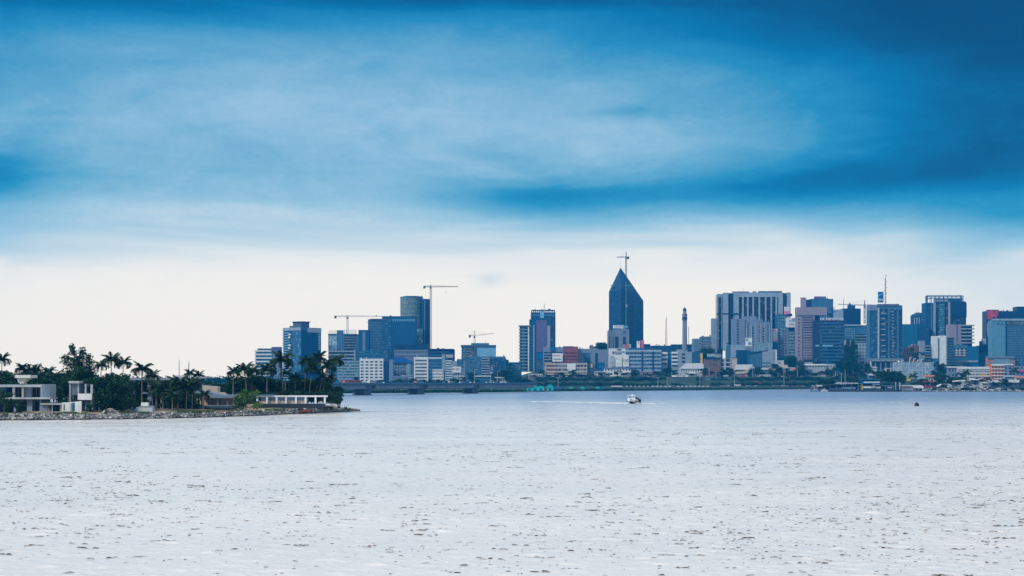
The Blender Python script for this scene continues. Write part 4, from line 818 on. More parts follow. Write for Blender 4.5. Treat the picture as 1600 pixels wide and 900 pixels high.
b = Bld('office_building', 'dark blue banded office with large roof letters beside the pink tower', 'building', (1273, 1318.5), 500, 2620, depth=20, short='the dark banded office')
b.body('navy', 500.5, f=(1273, 1281)); b.body('bluepaint', 500.5, f=(1281, 1318.5), name='main_wall', front=.5); b.glaze('glassdark', 'f', 1273.4, 1280.6, 502, 572, .3); b.mull('bluepaint', 'f', 1273.4, 1281, 502, 572, 3, 18, .6, .12)
b.glaze('glassdark', 'f', 1281.3, 1318.2, 502, 572, .7); b.bands('signband', 'f', 1281, 1318.6, 503.5, 572, 13, .45, 1.0)
for q0, q1 in ((1274, 1280), (1285, 1301)): b.box('pale_blind', 'lightblue', 'f', q0, q1, 538.8, 541.4, 1.2)
lt = empty('roof_letters', 'row of large blue roof letters on the dark banded office', 'sign', (b.root.location.x + b.x(1300), 2618, b.z0 + b.z(500.4)))
for i, ch in enumerate('otimmerica'): text(ch, 'signwhite', lt, 8.6, (-17.6 + i * 3.85, 0, 2.5), 'letter', ex=.3)
box('rail', 'navy', lt, -19.5, 19.5, .5, .8, 0, .5)
b = Bld('office_building', 'dark plain block with a pointed roof house behind the dark banded office', 'building', (1300, 1345), 482, 2820, depth=24, short='the dark plain block')
b.body('lightwall', 483.5, f=(1300, 1317.5)); b.body('navy', 482, f=(1317.5, 1345), name='main_wall'); b.mull('bluepaint', 'f', 1318, 1344.5, 483, 508, 5, 8, .25, .12); b.box('roof_house', 'bluepaint', 'f', 1326, 1337, 477, 482.2, -3, 12); link('spire_roof', MB().cyl(0, 0, 0, 5.5, 3.5, .2, 8).mesh('spire_roof', 'bluepaint'), b.root, (b.x(1329), 6, b.z(477)))
antenna_mast('needle mast with a ball on the dark plain block', 1318, 483, 464, 2830, .8)
crane('lone crane between the dark plain block and the tower on stilts', 1351, 506, 477.5, 469, 1362, 1309, 2900, m='dconcrete', th=.55, yj2=475.5)
b = Bld('office_building', 'teal white office with dotted square windows and sloped pale roof line', 'building', (1319, 1360), 507, 2700, depth=20, short='the dotted window office')
b.body('tealpaint', 509, f=(1319, 1338)); b.body('bluegrey', 508, f=(1338, 1360), name='side_wall'); b.punch('bluegrey', 'f', 1320, 1336, 512, 530, 5, 5, .5, .5, 'glasspale'); b.box('sloped_edge', 'lightwall', 'f', 1319, 1345, 507, 509.3, 1.2)
b.box('front_block', 'lightwall', 'f', 1335, 1359.5, 536, None, 4)
for i in range(5):
    for j in range(6): b.box('window', 'dark', 'f', 1338 + i * 4.4, 1339.9 + i * 4.4, 539 + j * 5.2, 541 + j * 5.2, 4.2)
b.glaze('glassdark', 'f', 1337, 1359, 522, 535, .5); b.bands('palegreen', 'f', 1336, 1359.6, 524, 537, 3, .4, 4.5, 'balcony'); b.box('white_wall', 'offwhite', 'f', 1319, 1329, 532, 545, 1.5)
for q in (1321.5, 1325): b.box('window', 'dark', 'f', q, q + 1.5, 533, 544, 1.8)
b.clutter(4, 1, 509, (1320, 1337))
# --- tower on stilts
b = Bld('apartment_tower', 'broad blue balconied tower raised on stilts with a lilac upper corner', 'building', (1359, 1410), 476, 2560, depth=24, short='the tower on stilts')
zs = b.z(562)
box('wall', 'bluegrey', b.root, b.x(1359), 0, 0, b.dep, zs, b.z(477)); b.box('corner_cladding', 'lilac', 'f', 1358.6, 1371, 476, 485, 1.0, 18); b.box('roof_slab', 'purple', 'f', 1373, 1405, 475, 478, 1.0, 16)
b.glaze('glassblue', 'f', 1360, 1371, 486, 562, .4); b.mull('bluepaint', 'f', 1359.4, 1371, 486, 562, 5, 19, .8, .16); b.box('pier', 'offwhite', 'f', 1371.2, 1373.4, 481, 562, 2.4)
b.glaze('glass', 'f', 1374, 1387, 483, 562, .3); b.bands('bluepaint', 'f', 1374, 1387, 482, 562, 18, .4, 1.7, 'balcony'); b.bands('pale', 'f', 1376.5, 1383, 486, 562, 9, .2, 1.9, 'balcony_rail', .3)
b.box('pier', 'bluegrey', 'f', 1387, 1389.6, 483, 562, 2.0); b.glaze('glass', 'f', 1390, 1401, 483, 562, .3); b.bands('bluepaint', 'f', 1390, 1401, 484, 562, 18, .4, 1.4, 'balcony'); b.box('pier', 'bluegrey', 'f', 1401, 1404, 483, 562, 2.2); b.glaze('glassdark', 'f', 1404.3, 1409.6, 485, 562, .5); b.bands('bluepaint', 'f', 1404.3, 1409.8, 484, 562, 18, .4, 1.0, 'balcony')
b.bands('pale', 'f', 1393.5, 1396, 486, 560, 15, .35, 1.8, 'window'); b.box('base_slab', 'lilac', 'f', 1358, 1411, 560, 563.5, 2.6, 22); b.units('f', 1375, 1400, 488, 560, 26)
for q in (1362, 1368, 1376, 1384, 1392, 1399, 1407): b.box('stilt', 'lilac', 'f', q - .9, q + .9, 563.5, None, .5, .6)
b.box('lobby_wall', 'bluegrey', 'f', 1364, 1404, 564, None, -6, 14); b.clutter(2, 0, 477)
b.sign('tall blue roof panel with a pale slanted stripe and white letters', 1373, 1382, 455.5, 472.5, m='signblue', lines=[('BN', 'signwhite', 1377.6, 468.3, 4.4, .9)], out=-6)
sg = [o for o in C.objects if o.name.startswith('billboard')][-1]
wd = 9 * b.k; h_ = 17 * b.k; MB().prism([(-wd / 2 + .1, h_ * .56), (wd / 2 - .1, h_ * .80), (wd / 2 - .1, h_ * .90), (-wd / 2 + .1, h_ * .66)], -.35, -.25).obj('stripe', 'lightblue', sg)
antenna_mast('tall roof mast with drum dishes beside the tall blue roof panel', 1383.5, 476, 427, 2570, 1.5, 'dconcrete', drums=7)
# --- blue plain and brown blocks
b = Bld('office_building', 'plain teal blue slab with a stripped wing, right of the tower on stilts', 'building', (1411, 1452), 506, 2740, depth=26)
b.body('tealslab', 506.5, f=(1411, 1433)); b.body('bluepaint', 506, f=(1433, 1452), name='side_wall'); b.punch('bluepaint', 'f', 1434, 1451, 510, 545, 5, 10, .5, .5, 'glassdark'); b.clutter(3, 2, 506)
b = Bld('office_tower', 'round shouldered crown block with upright pale ribs left of the framed crown tower', 'building', (1427, 1451), 492, 2800, depth=20)
b.body('bluepaint', 492); b.piers('offwhite', 'f', 1429, 1448, 6, 496, 507, 1.2, .8); b.box('crown_slab', 'bluegrey', 'f', 1428, 1447, 490.5, 494.5, .6, 14); b.box('roof_house', 'dconcrete', 'f', 1431, 1442, 488.5, 490.6, -2, 10); b.clutter(2, 2, 490)
b = Bld('apartment_block', 'brown balconied block with orange brown upper corner', 'building', (1412, 1437), 540, 2620, depth=16)
b.body('brown', 543, f=(1413, 1423)); b.body('orangebrown', 540, f=(1423, 1436), name='upper_storey', front=.4); b.glaze('glassdark', 'f', 1422.5, 1428, 543, 549, .7); b.box('terrace', 'bluegrey', 'f', 1422, 1437, 550, 552, 2.0); b.glaze('glassdark', 'f', 1424, 1435, 553, 563, .6); b.clutter(3, 0, 540, (1423, 1435))
b = Bld('office_building', 'white slab ended block with dark decks between it and the brown block', 'building', (1437, 1459), 532, 2650, depth=16)
b.body('pale', 532.5, f=(1438, 1445)); b.glaze('glassdark', 'f', 1445, 1458, 541, 575, .3); b.bands('pale', 'f', 1445, 1458.5, 540, 575, 8, .35, 1.3, 'floor_slab'); b.body('bluegrey', 541, f=(1445, 1458.5), name='deck_wall'); b.box('terrace', 'bluegrey', 'f', 1437, 1459, 550, 552, 2.2); b.clutter(3, 0, 541, (1445, 1458))
# --- framed crown tower
b = Bld('office_tower', 'dark blue tower with an open framed crown and pale edged centre bay', 'building', (1447, 1510), 470, 2760, depth=30, short='the framed crown tower')
b.body('bluepaint', 473, f=(1447, 1484)); b.body('navy', 471, f=(1483, 1509.5), name='side_wall')
b.box('upper_overhang', 'navy', 'f', 1484.5, 1510, 474, 495, 2.0); b.piers('bluepaint', 'f', 1485.5, 1509.5, 8, 473.5, 495.5, .5, 2.4); b.glaze('glassdark', 'f', 1485, 1509, 496, 520, .4); b.piers('bluepaint', 'f', 1486, 1509, 7, 495.5, 520, .9, .9)
b.box('pier', 'pale', 'f', 1458, 1461.2, 472.5, 524, 2.6); b.box('pier', 'pale', 'f', 1481, 1484.3, 472, 524, 2.6); b.box('pier', 'bluegrey', 'f', 1454, 1456.5, 474, 545, 1.6); b.glaze('glassdark', 'f', 1461.5, 1480.8, 473, 545, 1.0); b.glaze('glassteal', 'f', 1466.5, 1475.5, 474, 545, 1.5); b.bands('bluepaint', 'f', 1466.5, 1475.5, 474, 545, 20, .3, 1.9); b.mull('bluepaint', 'f', 1461.5, 1480.8, 473, 545, 6, 20, 1.4, .12)
b.punch('bluepaint', 'f', 1447.4, 1453.6, 476, 560, 2, 24, .5, .5, 'glassdark')
z1, z2 = b.z(471), b.z(462)
mb = MB(); cs = [(b.x(1449), -1), (b.x(1500), -1), (b.x(1507), 8), (b.x(1507), 24), (b.x(1452), 24)]
for i, (x_, y_) in enumerate(cs):
    x2, y2 = cs[(i + 1) % 5]; mb.bar((x_, y_, z2), (x2, y2, z2), 1.2); mb.bar((x_, y_, (z1 + z2) / 2 + 1), (x2, y2, (z1 + z2) / 2 + 1), .9)
    n_ = max(2, int(math.hypot(x2 - x_, y2 - y_) / 7))
    for j in range(n_): mb.bar((x_ + (x2 - x_) * j / n_, y_ + (y2 - y_) * j / n_, z1 - 4), (x_ + (x2 - x_) * j / n_, y_ + (y2 - y_) * j / n_, z2), .9)
mb.obj('crown_frame', 'bluegrey', b.root); b.box('crown_room', 'bluepaint', 'f', 1464, 1506, 466.5, 473, -8, 22)
for i in range(9): b.box('crown_window', 'offwhite', 'f', 1458 + i * 2.7, 1459.9 + i * 2.7, 468.6, 470.8, 1.0)
b.clutter(2, 1, 466.5, (1466, 1504))
b = Bld('office_building', 'pinkish block with blank wall and projecting dark decks right of the framed crown tower', 'building', (1482, 1522), 507, 2700, depth=20, short='the pinkish decked block')
b.body('pink', 507, f=(1483, 1501.5)); b.box('joint', 'bluepaint', 'f', 1494.8, 1496, 507.5, 535, .3); b.body('navy', 508.5, f=(1501.5, 1519), name='deck_wall'); b.glaze('glassdark', 'f', 1502, 1518.5, 510, 538, .3); b.bands('pale', 'f', 1501.7, 1522, 507.4, 540, 6, .38, 2.4, 'floor_slab')
b = Bld('apartment_block', 'two blank white wall slabs flanking a dark balconied block', 'building', (1456.5, 1491), 525, 2600, depth=18, short='the two white wall slabs')
b.body('bluegrey', 528, f=(1458, 1490)); b.box('white_slab', 'white', 'f', 1457, 1465.4, 525, 560, 1.0, 10); b.box('white_slab', 'white', 'f', 1468, 1478, 524.5, 578, 2.0, 12); b.glaze('glassdark', 'f', 1478.5, 1490.5, 528, 580, .4); b.bands('bluegrey', 'f', 1478, 1491, 527, 580, 13, .4, 1.6, 'balcony'); b.bands('offwhite', 'f', 1478, 1479.6, 529, 575, 11, .35, 2.0, 'balcony_end'); b.clutter(2, 1, 528)
b = Bld('apartment_block', 'mottled blue block with white cross shaped balconies', 'building', (1490, 1530), 537, 2640, depth=20, short='the mottled blue block')
b.body('bluegrey', 539, f=(1490, 1512)); b.body('tealslab', 541, f=(1511, 1529), name='side_wall', front=.4)
for q in (1493.5, 1498.5, 1505.5): b.box('white_column', 'offwhite', 'f', q, q + 1.8, 545, 557, 1.2)
for t in (547, 551, 555): b.box('white_balcony', 'offwhite', 'f', 1492, 1509.5, t, t + 1.3, 1.6)
b.glaze('glassdark', 'f', 1491, 1511, 544, 558, .3); b.box('balcony', 'pale', 'f', 1497, 1528, 563, 566, 1.4); b.box('podium_wall', 'lilac', 'f', 1492, 1504, 563.5, 578, 1.0); b.clutter(5, 0, 539, (1490, 1510))
b = Bld('house', 'small dark block with a pale roof tank left of the mural wall', 'building', (1529, 1551), 537, 2720, depth=20)
b.body('navy', 540, f=(1530, 1551)); b.box('roof_tank', 'lightwall', 'f', 1535, 1541, 529, 538, -1, 6); b.box('stair', 'bluepaint', 'f', 1532, 1549, 533, 541, -2, 8); b.body('tealslab', 552, f=(1527, 1552), name='front_wall', front=1)
# --- right end
b = Bld('office_building', 'dark slab with a red painted mural end wall at the right edge', 'building', (1541, 1612), 484, 2760, depth=24, short='the mural slab')
b.body('navy', 486, f=(1541, 1600)); b.body('navy', 479, f=(1589, 1620), name='tower_wall', front=1); b.clutter(3, 1, 486, (1562, 1587))
mb = MB(); b.box('mural_wall', 'navy', 'f', 1541, 1561, 484, 546, .8)
def mural(cols, m, o): MB().prism([(b.x(p), b.z(q)) for p, q in cols][::-1], -o, -.8).obj('mural_paint', m, b.root)
mural([(1542, 485), (1553, 485), (1553, 494), (1545, 500), (1542, 498)], 'red', .9); mural([(1554, 485), (1560.5, 485), (1559, 490), (1556, 498), (1554, 496)], 'red', .9)
mural([(1542, 505), (1549, 500), (1559, 500), (1559, 503), (1547, 512), (1542, 512)], 'orange', .95); mural([(1547, 487), (1556, 493), (1549, 497)], 'magenta', 1.0)
mural([(1542, 512), (1547, 512), (1550, 520), (1543, 526)], 'cream', 1.0); mural([(1544, 526), (1549, 516), (1551, 526), (1546, 540), (1543, 540)], 'lilac', .95); mural([(1549, 507), (1553, 505), (1553, 520), (1550, 518)], 'dark', 1.0)
b = Bld('office_building', 'blue office with blank left wall and evenly dotted windows at the right edge', 'building', (1550, 1625), 499, 2620, depth=20, short='the dotted blue office')
b.body('lightslab', 500.5, f=(1549.5, 1571)); b.body('bluepaint', 499, f=(1571, 1625), name='window_wall'); b.box('roof_edge', 'lightwall', 'f', 1549, 1625, 498, 500.8, .9)
for q in (1559.5, 1565.5): link('round_vent', MB().cyl(0, 0, 0, .3, 1.3).mesh('round_vent', 'dark'), b.root, (b.x(q), -.2, b.z(506))).rotation_euler = (pi / 2, 0, 0)
b.box('joint', 'navy', 'f', 1571, 1573, 500, 560, .5); b.punch('bluegrey', 'f', 1573.5, 1624, 509, 557, 16, 13, .55, .42, 'glassdark', .6); b.glaze('louvre', 'f', 1573.5, 1624, 501, 508, .5)
# --- greenhouse like gridded pavilion
b = Bld('glass_pavilion', 'low wide pale blue gridded glass pavilion above the yellow sign', 'building', (1399, 1459), 566, 2470, depth=20, short='the gridded glass pavilion', base=8)
b.body('glasspale', 566); b.mull('offwhite', 'f', 1400, 1457, 566, 592, 11, 6, .5, .35); b.box('base_wall', 'navy', 'f', 1399, 1460, 593, None, .8); b.box('eave', 'pale', 'f', 1399, 1459.5, 591.5, 593.5, 1.2)
MB().bar((b.x(1456), -.5, b.z(567)), (b.x(1468), -.5, b.z(592)), 1.0).obj('slanted_strut', 'bluegrey', b.root); MB().bar((b.x(1456), -.5, b.z(580)), (b.x(1464), -.5, b.z(592)), .8).obj('slanted_strut', 'bluegrey', b.root)
for q, t in ((1423, 558), (1429, 560), (1435, 562), (1410, 563), (1441, 561)): MB().bar((b.x(q), 8, b.z(566)), (b.x(q) + 1, 8, b.z(t)), 1.4).bar((b.x(q), 8, b.z(t + 2)), (b.x(q) + 4, 8, b.z(t)), 1.0).obj('roof_stay', 'offwhite', b.root)
b.sign('yellow upright board with black marks before the gridded glass pavilion', 1414.5, 1420.5, 587.5, 599, m='yellow', lines=[(None, 'dark', 1417, 591.5, 2, 3), (None, 'dark', 1418, 596, 2, 3)], out=8)
# --- hillside houses on the right
def house(label, f, t, bot, d, m, nx, ny, roof=None, rm='tin', g='glassdark', base=None, short=None, fx=.5, fy=.5):
    b = Bld('house', label, 'house', f, t, d, depth=10, base=(base if base is not None else min(T(d), Z(bot, d)) - 1.0), short=short)
    b.body(m, t); b.punch(m, 'f', f[0] + .3, f[1] - .3, t + .6, bot, nx, ny, fx, fy, g)
    if roof:
        zt, zb = b.z(t - roof), b.z(t + .4); xa, xb = b.x(f[0] - .8), b.x(f[1] + .8)
        MB().add([(xa, -1.6, zb), (xb, -1.6, zb), (xb, 11, zt), (xa, 11, zt), (xa, -1.6, zb - .4), (xb, -1.6, zb - .4), (xb, 11, zt - .4), (xa, 11, zt - .4)], [(0, 1, 2, 3), (0, 4, 5, 1), (1, 5, 6, 2), (2, 6, 7, 3), (3, 7, 4, 0), (4, 7, 6, 5)]).obj('roof', rm, b.root)
    return b
b = house('two storey white house with long tin roof on the right hillside', (1497, 1551), 576, 592, 2440, 'offwhite', 12, 3, 3, short='the long tin roofed white house'); b.bands('white', 'f', 1497, 1551, 578, 592, 3, .25, 1.3, 'balcony'); b.box('yellow_panel', 'yellow', 'f', 1531, 1542, 585, 588, 1.0)
b = house('four storey orange and grey house with white floor edges, right of the tin roofed house', (1549, 1569), 571, 592, 2430, 'orange', 4, 4, 0, short='the orange house'); b.bands('white', 'f', 1548.5, 1569.5, 570.5, 592, 4, .22, 1.4, 'floor_slab')
b = house('green glazed orange ended house with sloping roof, above the orange house', (1543, 1586), 559, 570, 2500, 'orange', 9, 2, 2.5, 'dconcrete', 'glassteal', fx=.8, fy=.7); b.box('glass_front', 'palegreen', 'f', 1552, 1578, 560, 568, .8); b.box('terrace', 'white', 'f', 1549, 1583, 568.5, 570.5, 2)
b = house('grey rendered house with dark openings behind the lone right palm', (1568, 1606), 572, 592, 2430, 'lilac', 6, 4, 0); b.box('pink_awning', 'magenta', 'f', 1591, 1604, 579, 581, 2)
b = house('pale grey block house at the right edge above the grey rendered house', (1584, 1612), 558, 571, 2510, 'bluegrey', 5, 3, 0)
b = house('low white shed with pale roof beside the pinkish decked block foot', (1481, 1512), 574, 590, 2450, 'lilac', 6, 2, 1.5); b = house('tiny white kiosk with bright roof on the right hillside', (1517, 1533), 592, 600, 2300, 'offwhite', 4, 1, 1.5, base=2.2)
b = house('long low shed with pale rusted roof at the right shore', (1547, 1612), 597, 606, 2000, 'dconcrete', 9, 1, 3.2, base=1.5); b = house('low white roofed shed at the foot of the right hillside trees', (1469, 1487), 591.5, 598, 2250, 'offwhite', 4, 1, 1.5, base=2.0)
b = house('dark red walled boathouse below the gridded glass pavilion', (1440, 1466), 597, 606, 2050, 'redbrown', 4, 1, 1.6, 'tile_red', base=1.8); b = house('low pink shed on the right shore', (1408, 1428), 603, 609, 1860, 'pink', 4, 1, 1.2, 'tin', base=1.6)
# low canopies along the upper road
house('long white canopy building at the foot of the pink tower', (1254, 1291), 570, 576, 2528, 'offwhite', 8, 1, 1.0, 'white', fy=.35)
house('small grey gatehouse with upright bars below the white canopy building', (1257, 1268), 576.5, 585, 2526, 'lilac', 5, 1, 0, fx=.6, fy=.8)
house('white low walls in the garden left of the dark banded office foot', (1286, 1306), 569, 576, 2536, 'offwhite', 4, 1, 0, fy=.3)
house('pale arched gateway wall under the tower on stilts', (1384, 1399), 575, 582, 2526, 'offwhite', 2, 1, 0, fx=.7, fy=.7); house('white flat canopy left of the gateway under the tower on stilts', (1354, 1370), 573.5, 577, 2530, 'white', 3, 1, .5, 'white', fy=.4)
b = house('low white building with square windows and navy roof before the long white hotel', (944, 986), 575, 592, 2528, 'white', 9, 3, .8, 'navy', fx=.4, fy=.45, short='the low white navy roofed building')
b.sign('blank white board on two tall posts beside the upper road', 968, 984, 579.5, 587, out=6)
for q in (970, 983): box('post', 'offwhite', [o for o in C.objects if o.name.startswith('billboard')][-1], (q - 976) * b.k - .45, (q - 976) * b.k + .45, .4, 1.3, -17 if q == 970 else -9, .2)
house('white terraces with blue upper kiosk left of the navy roofed building', (929, 946), 580, 590, 2522, 'offwhite', 4, 2, 0, fy=.55); house('small blue kiosk with a white panel above the white terraces', (934, 945), 566, 580, 2560, 'signblue', 3, 2, 0)
house('low stall with orange awning roof beside the upper road', (932, 951), 592, 597, 2482, 'brown', 4, 1, 2.2, 'orangeroof', fy=.7)
house('pale pink market row with stacked goods below the long white hotel', (1001, 1026), 580, 592, 2526, 'pink', 8, 3, 0, 'tin', 'glassdark')
house('small white pavilion with dark sides on the upper road, left of the pale roofed hall', (1051, 1074), 588, 592, 2500, 'offwhite', 4, 1, 1.2, 'white', fy=.6)
# ================================================================ BRIDGE, ROADS, SHORE
def bridge():
    # straight deck from the far bank towards the viewer's left
    p0, p1 = np.array((X(792, 1600), 1600.0)), np.array((X(495, 1265), 1265.0)); v = p1 - p0; L = np.linalg.norm(v); an = math.atan2(v[1], v[0])
    g = empty('road_bridge', 'long grey concrete girder bridge on wide dark piers crossing the lagoon', 'bridge', (p0[0], p0[1], 0), an)
    at = lambda p: (lambda s: s)(next(s for s in np.linspace(0, L, 3000) if (lambda q: 800 + F * q[0] / q[1])(p0 + v / L * s) <= p))
    zt, zb = 9.4, 5.3
    js = [-60, at(737.5), at(656), at(574), at(574) + (at(574) - at(656)), L * 1.45]; pier_s = [at(735), at(650), at(566), at(566) + (at(574) - at(656))]
    for a, c in zip(js[:-1], js[1:]):
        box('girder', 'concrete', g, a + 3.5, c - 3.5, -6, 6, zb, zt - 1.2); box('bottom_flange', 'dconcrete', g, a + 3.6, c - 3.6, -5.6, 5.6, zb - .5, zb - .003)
    box('deck', 'dconcrete', g, -60, L * 1.45, -7.2, 7.2, zt - 1.2, zt - .25)
    for e in (-1, 1): box('parapet', 'bluegrey', g, -60, L * 1.45, e * 7.2 - .25, e * 7.2 + .25, zt - .25, zt + .9)
    box('carriageway', 'asphalt', g, -60, L * 1.45, -6.6, 6.6, zt - .25, zt - .2)
    for s in pier_s:
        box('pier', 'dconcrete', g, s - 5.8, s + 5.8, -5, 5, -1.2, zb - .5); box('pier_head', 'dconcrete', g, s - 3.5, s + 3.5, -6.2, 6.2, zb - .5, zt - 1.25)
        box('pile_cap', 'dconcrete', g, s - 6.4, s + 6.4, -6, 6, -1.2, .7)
    return g, p0, v / L, at, zt
BR, bp0, bv, b_at, b_zt = bridge()
# ---- vehicles
CARM = {}
def car_mesh(paint):
    if paint in CARM: return CARM[paint]
    mb = MB(); prof = [(-2.1, .35), (2.1, .35), (2.15, .75), (1.25, .9), (.6, 1.45), (-1.1, 1.48), (-1.75, .98), (-2.15, .9)]
    mb.prism(prof[::-1], -.85, .85, 0)
    for e in (-.87, .87): mb.add([(-1.5, e, .98), (.95, e, .98), (.5, e, 1.38), (-1.05, e, 1.4)], [(0, 1, 2, 3)], 1)
    for x_ in (-1.3, 1.35):
        for e in (-.75, .75):
            n = 8; mb.add([(x_ + .33 * cos(2 * pi * k / n), e + s_ * .12, .33 + .33 * sin(2 * pi * k / n)) for s_ in (-1, 1) for k in range(n)], [tuple(range(n)), tuple(range(n, 2 * n))] + [(k, (k + 1) % n, n + (k + 1) % n, n + k) for k in range(n)], 2)
    CARM[paint] = mb.mesh('car', [paint, 'glassdark', 'tyre']); return CARM[paint]
def bus_mesh(paint, L=11, H=3.0):
    key = (paint, L)
    if key in CARM: return CARM[key]
    mb = MB(); mb.box(-L / 2, L / 2, -1.2, 1.2, .4, H, 0)
    n = int(L / 1.4)
    for i in range(n):
        x_ = -L / 2 + .5 + i * (L - 1) / n
        for e in (-1.23, 1.23): mb.box(x_, x_ + (L - 1) / n * .8, e - .01, e + .01, H * .52, H * .82, 1)
    for x_ in (-L * .32, L * .32):
        for e in (-1.05, 1.05): mb.box(x_ - .5, x_ + .5, e - .18, e + .18, 0, .9, 2)
    CARM[key] = mb.mesh('bus', [paint, 'glassdark', 'tyre']); return CARM[key]
def vehicle(kind, label, paint, p, d, z, rz=0.0, group=None, L=11, sc=1.0):
    o = link({'car': 'car', 'bus': 'bus', 'van': 'van'}[kind], car_mesh(paint) if kind == 'car' else bus_mesh(paint, L, 3.0 if kind == 'bus' else 2.3), None, (X(p, d), d, z), rz, sc)
    return tag(o, label, kind, group)
GU, GL, GB = 'cars on the upper road', 'cars on the lower shore road', 'cars crossing the bridge'
COLN = {'carwhite': 'white', 'carsilver': 'silver', 'cardark': 'dark', 'carred': 'red'}
for p, c in [(1006, 'carwhite'), (1013, 'carwhite'), (1079, 'carsilver'), (1086, 'carwhite'), (1093, 'carwhite'), (1097, 'carsilver'), (1104, 'carwhite'), (1112, 'carsilver'), (1121, 'cardark'), (1168, 'carsilver'), (1184, 'carwhite'), (1202, 'carsilver'), (1222, 'carwhite'), (1253, 'carsilver'),
             (885, 'carwhite'), (898, 'carsilver'), (864, 'carwhite'), (852, 'carsilver'), (841, 'carwhite'), (835, 'cardark')]:
    vehicle('car', COLN[c] + ' car on the upper road along the embankment', c, p, 2494 + rng.random() * 10, 18.87, rng.choice([0, pi]), GU)
for p, c in [(1052, 'carsilver'), (1131, 'carsilver'), (1138, 'carwhite'), (1126, 'carsilver'), (1209, 'carwhite'), (1215, 'carsilver'), (1222, 'carwhite'), (1229, 'carsilver'), (1239, 'carred'), (1246, 'carsilver'), (1252, 'carred'), (1255, 'carsilver'), (1270, 'carwhite'), (1167, 'carwhite'), (1173, 'carsilver'), (1180, 'carwhite')]:
    vehicle('car', COLN[c] + ' car on the shore road close to the water', c, p, 2406 + rng.random() * 10, 4.09, rng.choice([0, pi]), GL)
vehicle('bus', 'white minibus on the shore road under the overpass end', 'carwhite', 1152.5, 2410, 4.09, L=9); vehicle('bus', 'pale long bus on the upper road right of the small white pavilion', 'carwhite', 1064, 2490, 18.87, L=16)
vehicle('van', 'white delivery van on the upper road beside the overpass', 'carwhite', 1134, 2490, 18.87, L=7); vehicle('bus', 'white roofed bus on the upper road right of the church hall', 'carwhite', 1195, 2492, 18.87, L=17)
vehicle('bus', 'magenta bus parked at the foot of the church hall', 'magenta', 1161, 2512.5, 18.87, L=7); vehicle('van', 'magenta van climbing the ramp on the grass bank', 'magenta', 1180, 2447, 9.0, .12, L=8); vehicle('van', 'small magenta van just behind the first on the ramp', 'magenta', 1188, 2444, 7.5, .12, L=4)
def onbridge(s, off): q = bp0 + bv * s + np.array((-bv[1], bv[0])) * off; return q
ban = math.atan2(bv[1], bv[0])
for kind, label, paint, p, L in [('bus', 'long red articulated bus at the left end of the bridge', 'signred', 545, 28), ('bus', 'white bus just ahead of the red bus on the bridge', 'carwhite', 576, 12), ('van', 'pale van on the bridge above the second girder joint', 'carsilver', 700, 9), ('van', 'pinkish van on the bridge right of the pale van', 'pink', 646, 5)]:
    q = onbridge(b_at(p), 3.2 if b_at(p) < 1e9 else 0); tag(link(kind, bus_mesh(paint, L, 3.0 if kind == 'bus' else 2.4), None, (q[0], q[1], b_zt - .19), ban), label, kind)
for p, c in [(585, 'cardark'), (596, 'carwhite'), (632, 'cardark'), (640, 'carred'), (655, 'cardark'), (712, 'carwhite'), (732, 'carwhite'), (738, 'carsilver'), (757, 'carwhite'), (763, 'carsilver'), (768, 'carwhite'), (780, 'carwhite'), (784, 'carsilver'), (618, 'cardark')]:
    q = onbridge(b_at(p), rng.choice([2.4, 4.6])); tag(link('car', car_mesh(c), None, (q[0], q[1], b_zt - .19), ban), COLN[c] + ' car crossing the bridge', 'car', GB)
# ---- overpass, barrier, lamps
g = empty('overpass', 'short grey concrete overpass with sloped wing wall on the grass bank', 'overpass', (X(1120, 2470), 2470, T(2442)))
k = 2470 / F; z = lambda p: Z(p, 2470) - T(2442)
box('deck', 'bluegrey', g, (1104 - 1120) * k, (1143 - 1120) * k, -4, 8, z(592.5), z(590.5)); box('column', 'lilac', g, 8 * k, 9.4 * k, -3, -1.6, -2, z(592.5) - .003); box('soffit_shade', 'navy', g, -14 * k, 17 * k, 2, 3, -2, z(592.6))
MB().prism([(-21 * k, z(603)), (-8 * k, z(603)), (-12 * k, z(592.5)), (-16 * k, z(592.5))], -6, 0).obj('abutment', 'lilac', g); MB().prism([(-58 * k, z(601.5)), (-20 * k, z(602)), (-16 * k, z(593.5)), (-22 * k, z(596.5)), (-40 * k, z(600.5))], -7, -6.2).obj('wing_wall', 'concrete', g)
g = empty('roadside_barrier', 'low broken line of white barrier panels along the shore road', 'barrier', (X(1060, 2399), 2399, 3.5))
for i in range(20):
    p = 978 + i * 6.6
    if 1048 < p < 1056: continue
    box('panel', 'white', g, (p - 1060) * .96, (p + (4.6 if p > 1015 else 2.6) - 1060) * .96, 0, .5, .2, 1.25)
def lamp(label, p, ytop, d, z0, grp='street lamps along the far shore roads'):
    h = Z(ytop, d) - z0; g = empty('street_lamp', label, 'street lamp', (X(p, d), d, z0), 0, grp)
    MB().bar((0, 0, 0), (0, 0, h), .55, 0, .32).obj('pole', 'offwhite', g); ar = MB().bar((-1.6, 0, h + .2), (1.6, 0, h + .2), .25).obj('arm', 'offwhite', g)
    for e in (-1, 1): box('lamp_head', 'offwhite', ar, e * 1.9 - .7, e * 1.9 + .7, -.3, .3, h, h + .35)
for p, t in ((1042.5, 590.5), (1093.5, 588.5), (1028, 590), (1147.5, 587.5), (1225, 577)): lamp('twin headed pale street lamp standing on the far shore road', p, t, 2426, 3.6)
for p, t in ((1108, 575), (1119, 581), (1176, 573), (1246, 572), (917.5, 590), (890, 590)): lamp('tall pale street lamp standing beside the upper embankment road', p, t, 2484, 18.2)
